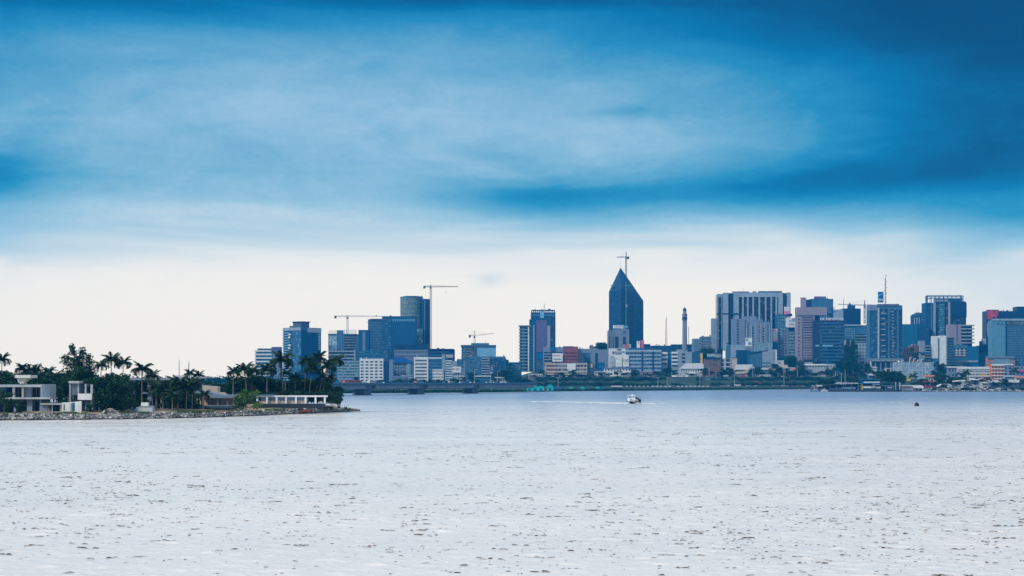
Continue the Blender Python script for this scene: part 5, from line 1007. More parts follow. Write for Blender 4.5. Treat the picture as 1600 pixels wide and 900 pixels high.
for p, t in ((728, 582), (751, 578), (776, 578), (786, 580)):
    q = onbridge(b_at(p), -6.6); hz_ = b_zt; g = empty('street_lamp', 'slim curved street lamp on the bridge parapet', 'street lamp', (q[0], q[1], hz_ - .2), 0, 'street lamps on the bridge')
    h = Z(t, q[1]) - hz_; MB().bar((0, 0, 0), (.4, 0, h), .4, 0, .25).obj('pole', 'offwhite', g); MB().bar((.4, 0, h), (2.4, 0, h + .7), .22).obj('arm', 'offwhite', g); box('lamp_head', 'offwhite', g, 2.3, 3.4, -.2, .2, h + .6, h + .85)
for p, t in ((768, 595), (872, 590)): lamp('lone pale post at the far waterline beside the turquoise shed', p, t, S(p) + 8, .9)
g = empty('sign_post', 'small yellow sign on a pole before the windowless lilac blocks', 'sign', (X(924.3, 2480), 2480, 17.8)); MB().bar((0, 0, 0), (0, 0, 27), .5, 0, .35).obj('pole', 'bluegrey', g); box('sign_board', 'yellow', g, -1.3, 1.3, -.2, .2, 15, 21); box('sign_top', 'bluegrey', g, -.5, .5, -.2, .2, 21.002, 25)
# ---- turquoise waterside sheds and stalls
def shed(label, f, t, bot, d, m):
    k = d / F; g = empty('waterside_shed', label, 'shed', (X(f[0], d), d, .9)); w_ = (f[1] - f[0]) * k; h = Z(t, d) - .9; n = max(1, int((f[1] - f[0]) / 8))
    box('wall', m, g, 0, w_, 0, 6, 0, h * .84)
    for i in range(n): MB().prism([(w_ * i / n - .2, h * .82), (w_ * (i + 1) / n + .2, h * .82), (w_ * (i + .5) / n, h)], -.5, 6.5).obj('gable', m, g)
    for i in range(n): box('door_panel', 'tealpaint', g, w_ * (i + .25) / n, w_ * (i + .7) / n, -.12, 0, 0, h * .5)
    box('base', 'dark', g, -.5, w_ + .5, -1.2, 6.2, -1.5, .2)
shed('bright turquoise gabled shed on the far waterline', (823, 850), 602.5, 611, S(836) + 3, 'turquoise'); shed('small turquoise hut right of the gabled turquoise shed', (855, 864), 600.5, 610, S(858) + 6, 'turquoise')
for i, p in enumerate((868, 873, 880, 892, 901, 910, 919, 934, 938, 947)):
    g = empty('market_stall', 'turquoise stall on the far waterline right of the hut', 'stall', (X(p, S(p) + 6), S(p) + 6, .9), 0, 'turquoise stalls on the far shore')
    w_ = 2.0 + 1.2 * rng.random(); box('cover', 'turquoise' if i in (3, 5, 7) else 'tealpaint', g, -w_ * .8, w_ * .8, 0, 3, 2.0, 4.2); box('counter', 'bluegrey', g, -w_ + .2, w_ - .2, .2, 2.6, 0, 2.0)
# ================================================================ VEGETATION
def leaf_cloud(seed, blobs, n, size, flat=.0, droop=0.0):
    r = np.random.default_rng(seed); bl = np.array(blobs, float); wgt = bl[:, 3] * bl[:, 4]; wgt = wgt / wgt.sum()
    ix = r.choice(len(bl), n, p=wgt); q = r.normal(size=(n, 3)); q /= np.linalg.norm(q, axis=1)[:, None]; rad = r.random(n) ** .45
    c = bl[ix, :3] + q * rad[:, None] * bl[ix][:, [3, 3, 4]]
    u = r.normal(size=(n, 3)); u /= np.linalg.norm(u, axis=1)[:, None]; u[:, 2] *= (1 - flat); v = np.cross(u, r.normal(size=(n, 3))); v /= np.linalg.norm(v, axis=1)[:, None]
    s = size * (.5 + r.random(n))[:, None]; u = u * s; v = v * s * .62
    if droop: u[:, 2] -= droop * s[:, 0]
    V = np.stack([c - u, c - v * .9, c + u, c + v * .9], 1).reshape(-1, 3); Fc = np.arange(4 * n).reshape(n, 4); return V, Fc
def mesh_np(name, V, Fc, m):
    me = bpy.data.meshes.new(name); me.vertices.add(len(V)); me.vertices.foreach_set('co', V.astype(np.float32).ravel()); me.loops.add(Fc.size); me.loops.foreach_set('vertex_index', Fc.astype(np.int32).ravel())
    me.polygons.add(len(Fc)); me.polygons.foreach_set('loop_start', np.arange(len(Fc), dtype=np.int32) * Fc.shape[1]); me.polygons.foreach_set('loop_total', np.full(len(Fc), Fc.shape[1], np.int32)); me.update(calc_edges=True); me.materials.append(MAT[m]); return me
# crowns are modelled in a unit tree: height 1, trunk foot at the origin
def crown_variants():
    out = {}
    r = random.Random(5)
    for kind, cnt in (('round', 4), ('tall', 2), ('bush', 3)):
        out[kind] = []
        for i in range(cnt):
            bl = []
            if kind == 'round':
                for k in range(16):
                    a = r.random() * 6.28; h = r.uniform(.38, .86); q = .30 * math.sqrt(max(.05, 1 - ((h - .58) / .36) ** 2)); bl.append((q * cos(a) * r.uniform(.4, 1.1), q * sin(a) * r.uniform(.4, 1.1), h, r.uniform(.10, .19), r.uniform(.07, .12)))
                n, s = 1500, .030
            elif kind == 'tall':
                for k in range(64):
                    h = .06 + .93 * (k / 63) ** .9; q = .25 * (1 - h * .7) if h < .5 else .21 * (1 - h) ** .55 + .006; a = r.random() * 6.28; off = r.choice((-.105, .115)) if h > .5 else r.uniform(-.08, .08)
                    bl.append((off * (min(h, .8) - .2) * 1.5 + q * cos(a) * .8, q * sin(a) * .8, h - (.05 if off > 0 and h > .8 else 0), q * .6 + .026, .05))
                n, s = 6500, .016
            else:
                for k in range(12):
                    a = r.random() * 6.28; h = r.uniform(.12, .82); q = .42 * math.sqrt(max(.1, 1 - (h - .2) ** 2)); bl.append((q * cos(a) * r.uniform(.2, 1), q * sin(a) * r.uniform(.2, 1), h, r.uniform(.16, .26), r.uniform(.13, .2)))
                n, s = 1300, .042
            out[kind].append(leaf_cloud(100 + i * 7 + len(kind), bl, n, s, .1) + (bl,))
    return out
CV = crown_variants(); TM = {}
def trunk_mb(bl, r0, kind):
    mb = MB(); top = .5 if kind == 'round' else (.9 if kind == 'tall' else .3)
    mb.bar((0, 0, 0), (.01, 0, top * .55), r0 * 2, 0, r0 * 1.5); mb.bar((.01, 0, top * .55), (-.01, .01, top), r0 * 1.5, 0, r0 * .8)
    for b_ in bl[::(6 if kind == 'tall' else 2)]: mb.bar((0, 0, min(top * .7, b_[2] * .7)), (b_[0] * .9, b_[1] * .9, b_[2]), r0 * .7, 0, r0 * .25)
    return mb
def tree_meshes(kind, i, leaf):
    key = (kind, i, leaf)
    if key not in TM:
        V, Fc, bl = CV[kind][i]; TM[key] = (mesh_np('crown', V, Fc, leaf), trunk_mb(bl, .018 if kind != 'tall' else .012, kind).mesh('trunk', 'trunk'))
    return TM[key]
def tree(kind, p, ytop, ybot, d, leaf, label, cat='tree', group=None, wide=1.0, name=None, i=None):
    z0 = Z(ybot, d) if ybot is not None else T(d, X(p, d)) - .3; h = Z(ytop, d) - z0; i = rng.randrange(len(CV[kind])) if i is None else i
    cm, tm = tree_meshes(kind, i, leaf); g = empty(name or ('bush' if kind == 'bush' else 'tree'), label, cat, (X(p, d), d, z0), rng.random() * 6.28 if kind != 'tall' else 0.0, group)
    link('crown', cm, g, scale=(h * wide, h * wide, h)); link('trunk', tm, g, scale=(h * wide, h * wide, h)); return g
# palms
def frond_mesh(L, droop, seed):
    r = random.Random(seed); mb = MB(); pts = []; n = 9
    for k in range(n + 1):
        s = k / n; an = 1.0 - droop * s * 1.25; pts.append((pts[-1][0] + L / n * cos(an), pts[-1][1] + L / n * sin(an)) if pts else (0, 0))
    for k in range(n): mb.bar((pts[k][0], 0, pts[k][1]), (pts[k + 1][0], 0, pts[k + 1][1]), .07, 0, .05)
    for k in range(1, 3 * n):
        s = k / (3 * n); i = int(s * n); f = s * n - i; x_ = pts[i][0] + (pts[i + 1][0] - pts[i][0]) * f; z_ = pts[i][1] + (pts[i + 1][1] - pts[i][1]) * f
        ll = L * .30 * (sin(pi * min(1, s * .9 + .08)) ** .6) * r.uniform(.8, 1.1)
        for e in (-1, 1):
            tip = (x_ + ll * .45, e * ll * .8, z_ - ll * r.uniform(.25, .55)); mb.add([(x_ - .10, 0, z_), (x_ + .16, 0, z_), tip], [(0, 1, 2)]); mb.add([(x_ + .06, 0, z_ + .01), (x_ + .2, 0, z_), (tip[0] + .15, tip[1] * .9, tip[2] + .1)], [(0, 1, 2)])
    return mb.mesh('frond', 'leafpalm')
FR = [frond_mesh(1.0 * 3.4, dr, i) for i, dr in enumerate((.9, 1.4, 1.9, 2.3, 2.75))]
FN = []
for me in FR: pass
def palm(p, yc, ybot, d, label, group='coconut palms on the peninsula', lean=0.0, size=1.0, nf=18):
    """crown centre row yc, foot row ybot"""
    z0 = Z(ybot, d); h = Z(yc, d) - z0; g = empty('palm_tree', label, 'palm tree', (X(p, d) - lean, d, z0), 0, group); mb = MB(); n = 6; pr = None
    for k in range(n + 1):
        s = k / n; q = (lean * s ** 1.6, 0, h * s)
        if pr: mb.bar(pr, q, .34 - .14 * (s - 1 / n), 0, .34 - .14 * s)
        pr = q
    mb.obj('trunk', 'palmtrunk', g)
    for k in range(nf):
        s = k / nf; j = min(4, int(s * 5)); f = link('frond', FR[j], g, (lean, 0, h), 2.4 * k + rng.uniform(-.2, .2), size * rng.uniform(.85, 1.1)); f.rotation_euler[1] = rng.uniform(-.15, .25) - (.35 if s < .3 else 0)
    return g
# ================================================================ PENINSULA BUILDINGS
class Hs:
    """a building given by pixel rows and columns at one distance, local x to the right and y away"""
    def __init__(s, name, label, p0, ybot, d, cat='house'):
        s.d, s.k, s.p0, s.z0 = d, d / F, p0, Z(ybot, d); s.root = empty(name, label, cat, (X(p0, d), d, s.z0))
    def b(s, name, m, p0, p1, t, bt, y0=0.0, y1=6.0): return box(name, m, s.root, (p0 - s.p0) * s.k, (p1 - s.p0) * s.k, y0, y1, Z(bt, s.d) - s.z0, Z(t, s.d) - s.z0)
    def xz(s, p, y): return ((p - s.p0) * s.k, Z(y, s.d) - s.z0)
    def poly(s, name, m, pts, y0, y1): return MB().prism([s.xz(p, y) for p, y in pts][::-1], y0, y1).obj(name, m, s.root)
h = Hs('villa', 'grey modernist villa with dark openings and curved end wall at the left edge', 0, 645, 492)
h.b('rear_wall', 'concrete', -60, 64, 605, 645, 4.0, 10); h.b('roof_slab', 'offwhite', -62, 67, 601.6, 604.8, -1.2, 10.5); h.b('roof_edge', 'lightwall', -62, 67, 600.9, 601.55, -1.0, 10); h.b('floor_slab', 'offwhite', -62, 80, 620.8, 623.6, -1.4, 10)
n_ = 10; mb = MB(); (xa, za), (xb, zb) = h.xz(65, 621), h.xz(82, 600.3); pts = [(xa + (xb - xa) * i / n_, -1.2 + 4.5 * (i / n_) ** 2.2) for i in range(n_ + 1)]
for (q0, r0), (q1, r1) in zip(pts[:-1], pts[1:]): mb.add([(q0, r0, za), (q1, r1, za), (q1, r1, zb), (q0, r0, zb), (q0, r0 + .5, za), (q1, r1 + .5, za), (q1, r1 + .5, zb), (q0, r0 + .5, zb)], [(0, 1, 2, 3), (4, 7, 6, 5), (3, 2, 6, 7), (0, 4, 5, 1), (1, 5, 6, 2), (0, 3, 7, 4)])
mb.obj('curved_wall', 'pale', h.root)
for q0, q1 in ((21, 24), (35.3, 38)): h.b('column', 'offwhite', q0, q1, 604.8, 620.8, -.9, .2)
h.b('wall_panel', 'pale', 38.2, 47.5, 604.8, 620.8, .6, 3.9); h.b('wall_panel', 'bluegrey', -2, 7, 604.8, 620.8, 1.5, 3.9)
for q0, q1, y0 in ((8, 21, 3.8), (24, 35, 3.4), (47.8, 64.5, 2.8)): h.b('opening', 'dark', q0, q1, 605.5, 620.6, y0, 4.0 if y0 < 3.9 else 4)
for q in (53, 58): h.b('post', 'concrete', q, q + .8, 605, 620.7, 2.2, 2.7)
for q0, q1 in ((21.5, 27), (42, 50), (62, 64.3)): h.b('column', 'pale', q0, q1, 623.6, 645, 0, 1.2)
for q0, q1 in ((-20, 21), (27.3, 41.5), (50.3, 54), ): h.b('opening', 'dark', q0, q1, 628, 644, 3.4, 4.0)
h.b('shutter', 'bluegrey', 54.5, 61, 628, 644, 3.2, 4.0); h.b('lintel', 'concrete', -60, 64, 623.6, 628, 2.6, 3.9)
h = Hs('house', 'low flat roofed annex with dark carport openings right of the grey villa', 64, 645, 488); h.b('rear_wall', 'pale', 64, 97, 632, 645, 4, 6); h.b('roof_slab', 'offwhite', 64, 97.5, 630, 632.2, -1, 6.2); h.b('roof_turf', 'leaffar', 64.5, 97, 629, 629.98, -.8, 6); h.b('wall', 'pale', 64.5, 74.5, 632.2, 643, 0, .4)
for q0, q1 in ((75, 80.5), (82.5, 93)): h.b('opening', 'dark', q0, q1, 632.3, 643, 3.5, 4.0)
h.b('post', 'offwhite', 80.7, 82.3, 632.2, 643, 0, .4); h.b('wall', 'offwhite', 93.5, 97, 632.2, 644, 0, .5); h.b('low_wall', 'offwhite', 74, 94, 643, 645, -.6, -.2)
h = Hs('garden_wall', 'white weathered garden wall with a slanted right end and small dark window', 96, 645.5, 486, 'wall'); h.poly('wall', 'white', [(96.5, 629), (116, 628), (127, 626.5), (127, 646), (122, 644), (118, 643), (96.5, 643)], 0, .6); h.b('window', 'dark', 99.5, 101, 631.5, 641, -.06, 0); h.b('doorway', 'bluegrey', 113, 117, 629, 642, -.06, 0); h.b('buttress', 'offwhite', 110, 112, 629.5, 643, -.5, 0)
h = Hs('house', 'white flat topped rooftop house half hidden behind the left trees', 25, 605, 545); h.b('roof_slab', 'white', 24.5, 49, 586, 590.5, -1, 7); h.poly('wall', 'white', [(26, 590.5), (44, 590.5), (36, 600), (30, 601)], 0, 5)
h = Hs('house', 'narrow grey tower house with louvred wall and white balcony under the tall casuarina', 109, 642, 500)
h.b('rear_wall', 'concrete', 110, 144, 600, 642, 3, 8); h.b('roof_slab', 'offwhite', 108.5, 125, 595.3, 599, -1, 8); h.b('louvre_wall', 'pale', 111, 120.6, 600, 617.5, 0, 3)
for i in range(8): h.b('louvre', 'concrete', 111, 120.6, 600.8 + i * 2.1, 601.9 + i * 2.1, -.15, 0)
h.b('opening', 'dark', 111.5, 120.5, 618.2, 626.5, 2.2, 3); h.b('column', 'offwhite', 121, 123.2, 599, 615, -.2, .6); h.b('window', 'glassdark', 125, 131.5, 599.5, 614.5, 2.6, 3); h.b('column', 'offwhite', 132, 134.5, 600, 615, .2, .8); h.b('window', 'glassdark', 135, 140, 601, 614, 2.6, 3); h.b('end_wall', 'offwhite', 141, 144.5, 601, 640, .2, 3)
h.b('balcony', 'white', 123, 145, 615, 624.8, -1.2, -.7); h.b('balcony_floor', 'offwhite', 123, 145, 623.4, 624.6, -.7, 3); h.b('opening', 'dconcrete', 124, 141, 626, 641, 2.4, 3); h.b('ground_wall', 'pale', 131, 141, 628, 641, 1.6, 2.3); h.b('corner_post', 'offwhite', 108.9, 110.8, 600, 641, -.4, .4)
h = Hs('house', 'low white ruined wall house with dark openings behind the dense left trees', 180, 646, 505); h.b('wall', 'pale', 180, 196, 618, 622.5, 0, .6); h.b('rear_wall', 'dconcrete', 150, 200, 610, 640, 4, 6)
for q in (187, 191, 206): h.b('column', 'pale', q - 1, q + 1.2, 622.5, 640, 0, .7)
h.b('plinth', 'concrete', 178, 214, 639, 641, -1, 4)
h = Hs('villa', 'long grey villa with a flat roof slab and arched canopy among the palms', 195, 645, 540)
h.b('rear_wall', 'dconcrete', 198, 308, 596, 645, 4, 9); h.b('roof_slab', 'pale', 194, 265, 590.2, 593.8, -1.2, 9); h.poly('arched_canopy', 'pale', [(262, 592), (266, 589.8), (326, 588.8), (326, 590.8), (305, 591.6), (297, 594), (292, 597.5), (287, 597.5), (284, 593), (262, 594)], -2.5, 9); h.b('roof_room', 'offwhite', 272, 287, 586.5, 589.3, 2, 7)
for q0, q1, m_ in ((200.5, 202.5, 'offwhite'), (230.5, 238, 'pale'), (250.8, 253.2, 'offwhite'), (208, 211, 'pale'), (243, 245, 'concrete'), (265, 267, 'pale'), (282, 285, 'pale'), (303, 308, 'concrete')): h.b('column', m_, q0, q1, 593.8, 642, 0, 1.0)
for q0, q1 in ((203, 230), (238.4, 250.5), (253.6, 264.6), (285.5, 302.8)): h.b('opening', 'dark', q0, q1, 598, 612, 3.2, 4.0); h.b('opening', 'dark', q0, q1, 617, 640, 3.2, 4.0)
h.b('floor_slab', 'concrete', 198, 308, 612.4, 615.4, -.8, 3.9)
h = Hs('house', 'cream stepped stair wall house behind the sloped grey canopy', 308, 645, 560); h.poly('stair_wall', 'cream', [(309, 599.5), (316, 602.5), (340, 604), (340, 616), (309, 616)], 0, 5); h.b('roof', 'concrete', 309.5, 327, 601.6, 602.6, 1, 5); h.poly('end_step', 'cream', [(340, 613), (349, 613), (352, 617), (340, 617)], .2, 4); h.b('rear_wall', 'cream', 309, 352, 616, 634, 5, 6)
h = Hs('canopy_house', 'open terrace house with sloped grey canopy on columns before a cream wall', 303, 640, 535, 'house'); h.poly('canopy', 'lilac', [(305, 610.5), (321, 610.5), (324, 612), (350, 617), (371, 617), (371, 621.5), (330, 621.5), (322, 615), (305, 614)], -2, 5)
h.b('garden_wall', 'sand', 302, 372, 622, 633, 4.2, 4.8); h.poly('fascia', 'concrete', [(330, 618.5), (372, 618.5), (372, 621.8), (330, 621.8)], -2.3, -2.02)
for q, m_ in ((311, 'concrete'), (316.5, 'dark'), (326.5, 'dark'), (332, 'navy'), (341.5, 'concrete'), (345.5, 'dark'), (356.5, 'concrete'), (366, 'pale')): h.b('column', m_, q - .9, q + .9, 613 if q < 330 else 621, 634, -1.4, -.8)
h.b('terrace', 'dconcrete', 306, 372, 633.6, 637, -3, 5); h.b('terrace_edge', 'pale', 318, 362, 633.3, 634.3, -3.2, -3.02); h.b('step', 'dark', 320, 372, 637, 639.5, -3.6, -2)
h = Hs('pump_house', 'small white concrete pump house with a block on its roof under the palms', 212, 646, 496, 'shed'); h.b('wall', 'offwhite', 218, 238, 635, 644.5, 0, 3); h.b('side_wall', 'pale', 212, 217.6, 636.5, 644.5, .4, 3); h.b('roof_block', 'white', 220, 230.5, 629, 634.6, .3, 2.4); h.b('door', 'dconcrete', 212.6, 214, 637.5, 644, .3, .4); h.b('roof_slab', 'pale', 217.5, 238.6, 634.3, 635.2, -.2, 2.9)
h = Hs('rubble_heap', 'grey heap of gravel and broken concrete beside the dense left trees', 150, 646.5, 488, 'rubble')
mb = MB()
for i in range(260):
    u = rng.gauss(0, 1); q = abs(rng.gauss(0, .5)); mb.blob(((170 + u * 7 - 150) * h.k, rng.uniform(0, 3), max(0, 1.5 * math.exp(-u * u * .5) * (1 - q))), (.35, .35, .28), rng)
mb.obj('stones', 'stone', h.root)['kind'] = 'stuff'
# pergola wall
h = Hs('pergola', 'long white pergola frame with square bays, cream infill and dark base wall', 400, 640, 562, 'pergola'); h.b('beam', 'white', 398, 512, 617.8, 620.3, -.4, .4); h.b('roof_slab', 'bluegrey', 398, 427, 616.2, 617.7, -.8, 3)
for q in (402, 417.2, 432.3, 447, 462.4, 477.5, 493, 507.5): h.b('column', 'white', q - 1.35, q + 1.35, 620.3, 631, -.3, .3)
for i, (q0, q1) in enumerate(((403.5, 415.8), (418.6, 430.9), (433.7, 445.6), (448.4, 461), (463.8, 476))):
    pts = [(q0, 631), (q1, 631)] + [(q1 - (q1 - q0) * j / 8, 626.2 - 1.0 * math.sin(j * 1.7 + i) * (.6 if j % 3 else 1.1)) for j in range(9)]; h.poly('sand_pile', 'sand', pts[::-1], .6, 1.8)
h.b('base_wall', 'dark', 404, 508, 631, 637.5, -.5, .5); h.b('floor', 'concrete', 400, 512, 630.4, 630.98, -.4, 4); h.b('rear_wall', 'dconcrete', 404, 478, 621, 631, 6, 6.4)
h = Hs('garden_wall', 'pale beige end wall with dark foot band at the tip of the peninsula', 498, 636, 590, 'wall'); h.b('wall', 'cream', 498, 530, 618.8, 627, 0, .6); h.b('coping', 'offwhite', 497.6, 530.4, 618.2, 618.8, -.2, .8); h.b('foot_band', 'dark', 514, 532, 627, 630.5, -.2, .8); h.b('low_wall', 'white', 516.5, 527, 630.5, 634.5, -1.2, -.5); h.b('side_wall', 'palegreen', 527.3, 532, 630.5, 635, -.6, .6)
h = Hs('scrap_heap', 'rusty red heap of scrap boards on the stones near the pergola', 465, 645, 562, 'scrap')
for i in range(16):
    a = rng.uniform(-.6, .6); mb = MB(); x_, z_ = h.xz(470 + rng.random() * 12, 643.5 - rng.random() * 3.5); mb.bar((x_ - .9 * cos(a), rng.uniform(-.5, .5), z_ - .5 * sin(a)), (x_ + .9 * cos(a), rng.uniform(-.5, .5), z_ + .5 * sin(a)), .28); mb.obj('board', 'rust', h.root)
# grass on the bank
V, Fc = leaf_cloud(3, [(X(p, shore_d(p)) - .3, shore_d(p) + 3.6 + rng.random() * 2, 1.75 + .2 * rng.random(), 1.6, .35) for p in list(range(270, 330, 4)) + list(range(415, 440, 6)) + list(range(490, 520, 6)) + list(range(0, 130, 14)) + list(range(190, 230, 9))], 4200, .22, .0)
tag(link('bank_plants', mesh_np('bank_plants', V, Fc, 'leafbright')), 'bright green creeping plants over the peninsula stones', 'plants', kind='stuff')
# ---- peninsula trees
tree('tall', 120, 539, 642, 520, 'leafdark', 'tallest dark feathery tree with two peaks above the tower house', name='casuarina_tree', wide=1.05, i=0)
tree('tall', 132, 556, 640, 528, 'leafdark', 'second feathery tree joined to the right of the tallest one', name='casuarina_tree', wide=1.0, i=1)
tree('round', 160, 575, 643, 508, 'leafdark', 'dense dark waterside tree just right of the tower house', wide=1.1); tree('round', 180, 578, 643, 512, 'leafdark', 'dense dark tree left of the long grey villa', wide=1.05); tree('bush', 166, 602, 645, 500, 'leafdark', 'dark low bush under the dense waterside trees', 'bush'); tree('bush', 194, 604, 645, 503, 'leafdark', 'dark bush under the tree left of the long grey villa', 'bush')
tree('bush', 384.5, 603, 646.5, 529, 'leafbright', 'bright green rounded bush standing alone at the waterline', 'bush', wide=1.1, i=1)
tree('bush', 12, 621, 645, 486, 'leafdark', 'dark bush before the ground floor of the left villa', 'bush'); tree('round', 25, 622, 646, 484, 'leaf', 'small garden tree against the left villa', wide=.9)
for p, t, wd_ in ((-12, 572, 1.1), (14, 574, 1.2), (34, 577, 1.1), (52, 575, 1.2), (68, 579, 1.1), (84, 580, 1.2), (98, 582, 1.1)): tree('round', p, t, 628, 600 + rng.random() * 25, 'leaffar', 'dark tree in the row behind the left villa roof', group='trees behind the left villa', wide=wd_)
for p, t in ((8, 590), (60, 586), (78, 590), (95, 592)): tree('round', p, t, 635, 560, 'leafdark', 'lower dark tree just above the left villa roof', group='lower trees above the left villa roof', wide=1.2)
for p, t in ((215, 588), (240, 588), (272, 585), (286, 584), (300, 587), (318, 590), (332, 592), (345, 596), (356, 598)): tree('round', p, t, 640, 640 + rng.random() * 20, 'leaffar', 'dark tree behind the long villa roof', group='trees behind the long villa', wide=1.1)
for p, t in ((372, 590), (388, 580), (402, 583), (415, 590), (428, 592), (444, 596), (460, 590), (474, 592), (488, 590), (504, 594), (516, 600)): tree('round', p, t, 628, 600 + rng.random() * 12, 'leafdark' if p % 4 else 'leaf', 'dark leafy tree behind the white pergola', group='trees behind the pergola', wide=1.0)
for p, t in ((395, 606), (422, 606), (437, 608), (455, 607), (470, 606), (486, 607), (500, 609), (512, 612), (524, 611)): tree('bush', p, t, 630, 583 + rng.random() * 8, 'leafdark', 'dark undergrowth bush behind the pergola bays', 'bush', 'undergrowth behind the pergola', wide=1.0)
for p, t in ((262, 610), (276, 604), (292, 612), (304, 606), (212, 612), (228, 618)): tree('bush', p, t, 644, 524 + rng.random() * 8, 'leafdark', 'dark garden bush in front of the long villa', 'bush', 'garden bushes before the long villa')
for p, t in ((518, 634), (530, 633), (540, 634), (546, 636)): tree('bush', p, t, 641, 604, 'leaf', 'small shore plant among the stones at the peninsula tip', 'bush', 'shore plants at the peninsula tip', wide=.8)
for p, t, wd_ in ((-6, 568, 1.3), (22, 577, 1.4), (44, 577, 1.4), (60, 578, 1.4), (76, 580, 1.4), (91, 578, 1.5), (104, 574, 1.3)): tree('round', p, t, 634, 585 + rng.random() * 10, 'leafdark', 'spreading dark tree in the dense row above the left villa', group='spreading trees above the left villa', wide=wd_)
tree('round', 128, 566, 641, 516, 'leafdark', 'broad dark tree filling the foot of the tallest feathery trees', wide=.75); tree('round', 108, 572, 641, 522, 'leafdark', 'broad dark tree left under the tallest feathery trees', wide=.7)
tree('round', 152, 586, 644, 506, 'leafdark', 'dark tree pressed against the tower house balcony', wide=1.2); tree('round', 172, 582, 645, 502, 'leafdark', 'darkest broad tree of the clump over the ruined wall house', wide=1.2); tree('round', 190, 588, 645, 505, 'leafdark', 'broad tree at the right end of the dark clump', wide=1.2)
for p, t in ((366, 592), (377, 584), (393, 586), (410, 586), (422, 588), (436, 590), (452, 592), (468, 588), (481, 586), (496, 588), (509, 590), (521, 597)): tree('round', p, t, 630, 592 + rng.random() * 6, 'leafdark', 'dense dark tree between the palms and the pergola', group='dense trees between palms and pergola', wide=1.3)
for p in (388, 398, 408, 416, 428, 444, 462, 478, 492, 506, 517, 527): tree('bush', p, 609, 631, 578 + rng.random() * 6, 'leafdark', 'low dark shrub right behind the pergola columns', 'bush', 'low shrubs behind the pergola columns', wide=1.3)
tree('round', 6, 604, 646, 483, 'leafdark', 'leafy tree screening the left end of the grey villa', wide=.9); tree('bush', 32, 628, 646.5, 482, 'leafdark', 'dark bush before the middle of the grey villa', 'bush'); tree('round', 88, 600, 640, 500, 'leafdark', 'dark tree between the villa end wall and the tower house', wide=.9); tree('bush', 140, 628, 645, 492, 'leafdark', 'dark bush before the tower house balcony', 'bush', wide=.8)
tree('round', 45, 588, 640, 522, 'leafdark', 'dark tree hiding the right side of the white rooftop house', wide=.9); tree('round', 19, 592, 640, 524, 'leafdark', 'dark tree left of the white rooftop house', wide=.9)
# ---- palms: crown column, crown centre row, foot row, distance, lean
pl = 'coconut palm with '
for p, yc, yb, d, ln, sz, lab in [
    (365, 582, 628, 575, .2, .95, 'palm left of the round bush, first from the left before the white banded block'), (383, 578, 628, 585, -.5, 1.15, 'bushy palm rising directly behind the round green bush'), (394, 581, 628, 592, .4, 1.0, 'palm right of the bushy palm behind the round bush'),
    (418, 578, 626, 580, .3, 1.2, 'palm above the left end of the pergola, with a full hanging crown'), (440.5, 564, 626, 582, -.4, 1.45, 'tallest full crowned palm in front of the blue glass corner tower'), (447, 584, 626, 588, .5, .9, 'shorter palm tucked under the tallest full crowned palm'),
    (478, 565, 626, 592, .6, 1.0, 'palm with small open crown right of the blue glass corner tower'), (488, 576, 626, 585, 1.2, 1.15, 'leaning palm with hanging crown in the right palm cluster'), (497.5, 561, 626, 594, .8, 1.1, 'palm with highest crown in the right palm cluster'),
    (513, 574, 626, 590, 2.2, 1.15, 'leaning palm second from the right end of the peninsula'), (525, 565, 630, 596, 1.2, 1.1, 'rightmost tall palm at the peninsula tip with drooping fronds'), (517, 592, 630, 598, 1.0, .8, 'short palm below the rightmost tall palm'), (462, 590, 626, 590, .3, .9, 'short palm between the two clusters of tall palms'), (504, 590, 626, 588, 1.4, .9, 'short leaning palm in the middle of the right cluster'),
    (158, 572, 642, 520, .2, .85, 'leftmost of three slim palms above the dense dark trees'), (174, 563, 642, 525, .1, 1.05, 'middle and highest of three slim palms above the dense dark trees'), (192.5, 568, 642, 530, .2, 1.0, 'rightmost of three slim palms above the dense dark trees'),
    (222, 578, 642, 522, .1, 1.2, 'full crowned palm rising over the left end of the long villa roof'), (238, 588, 642, 515, .3, .9, 'palm in front of the long villa roof with trunk between its columns'), (206, 610, 643, 510, -.3, 1.05, 'low palm before the ruined wall house'), (255, 611, 644, 508, .1, 1.25, 'low wide palm with spread fronds beside the pump house'), (243, 607, 644, 512, -.4, 1.0, 'low palm left of the wide spreading palm'), (279, 600, 643, 516, .2, 1.25, 'dense palm before the arched canopy'), (292, 606, 643, 514, .3, 1.1, 'palm right of the dense one under the arched canopy'), (301, 600, 643, 520, .2, 1.0, 'palm at the right end of the arched canopy'), (319, 617, 640, 515, .2, .75, 'small dark palm before the sloped grey canopy'), (270, 620, 645, 505, .2, .9, 'low young palm on the bank below the long villa'),
    (3, 563, 620, 600, .1, 1.1, 'palm at the very left edge above the villa'), (34, 577, 620, 610, .4, 1.0, 'palm crown left over the white rooftop house'), (48, 578, 620, 612, -.3, 1.0, 'palm crown right behind the white rooftop house'), (57, 578, 620, 615, .3, .9, 'slim palm right of the white rooftop house'), (75, 583, 620, 610, .2, 1.1, 'palm crown midway between rooftop house and tall casuarina'), (296, 585, 630, 620, .2, .9, 'far palm behind the arched canopy roof'), (311, 587, 630, 622, -.2, .9, 'far palm right behind the arched canopy roof')]:
    palm(p, yc, yb, d, lab, lean=ln, size=sz * 1.12, nf=30 if sz >= .95 else 22)
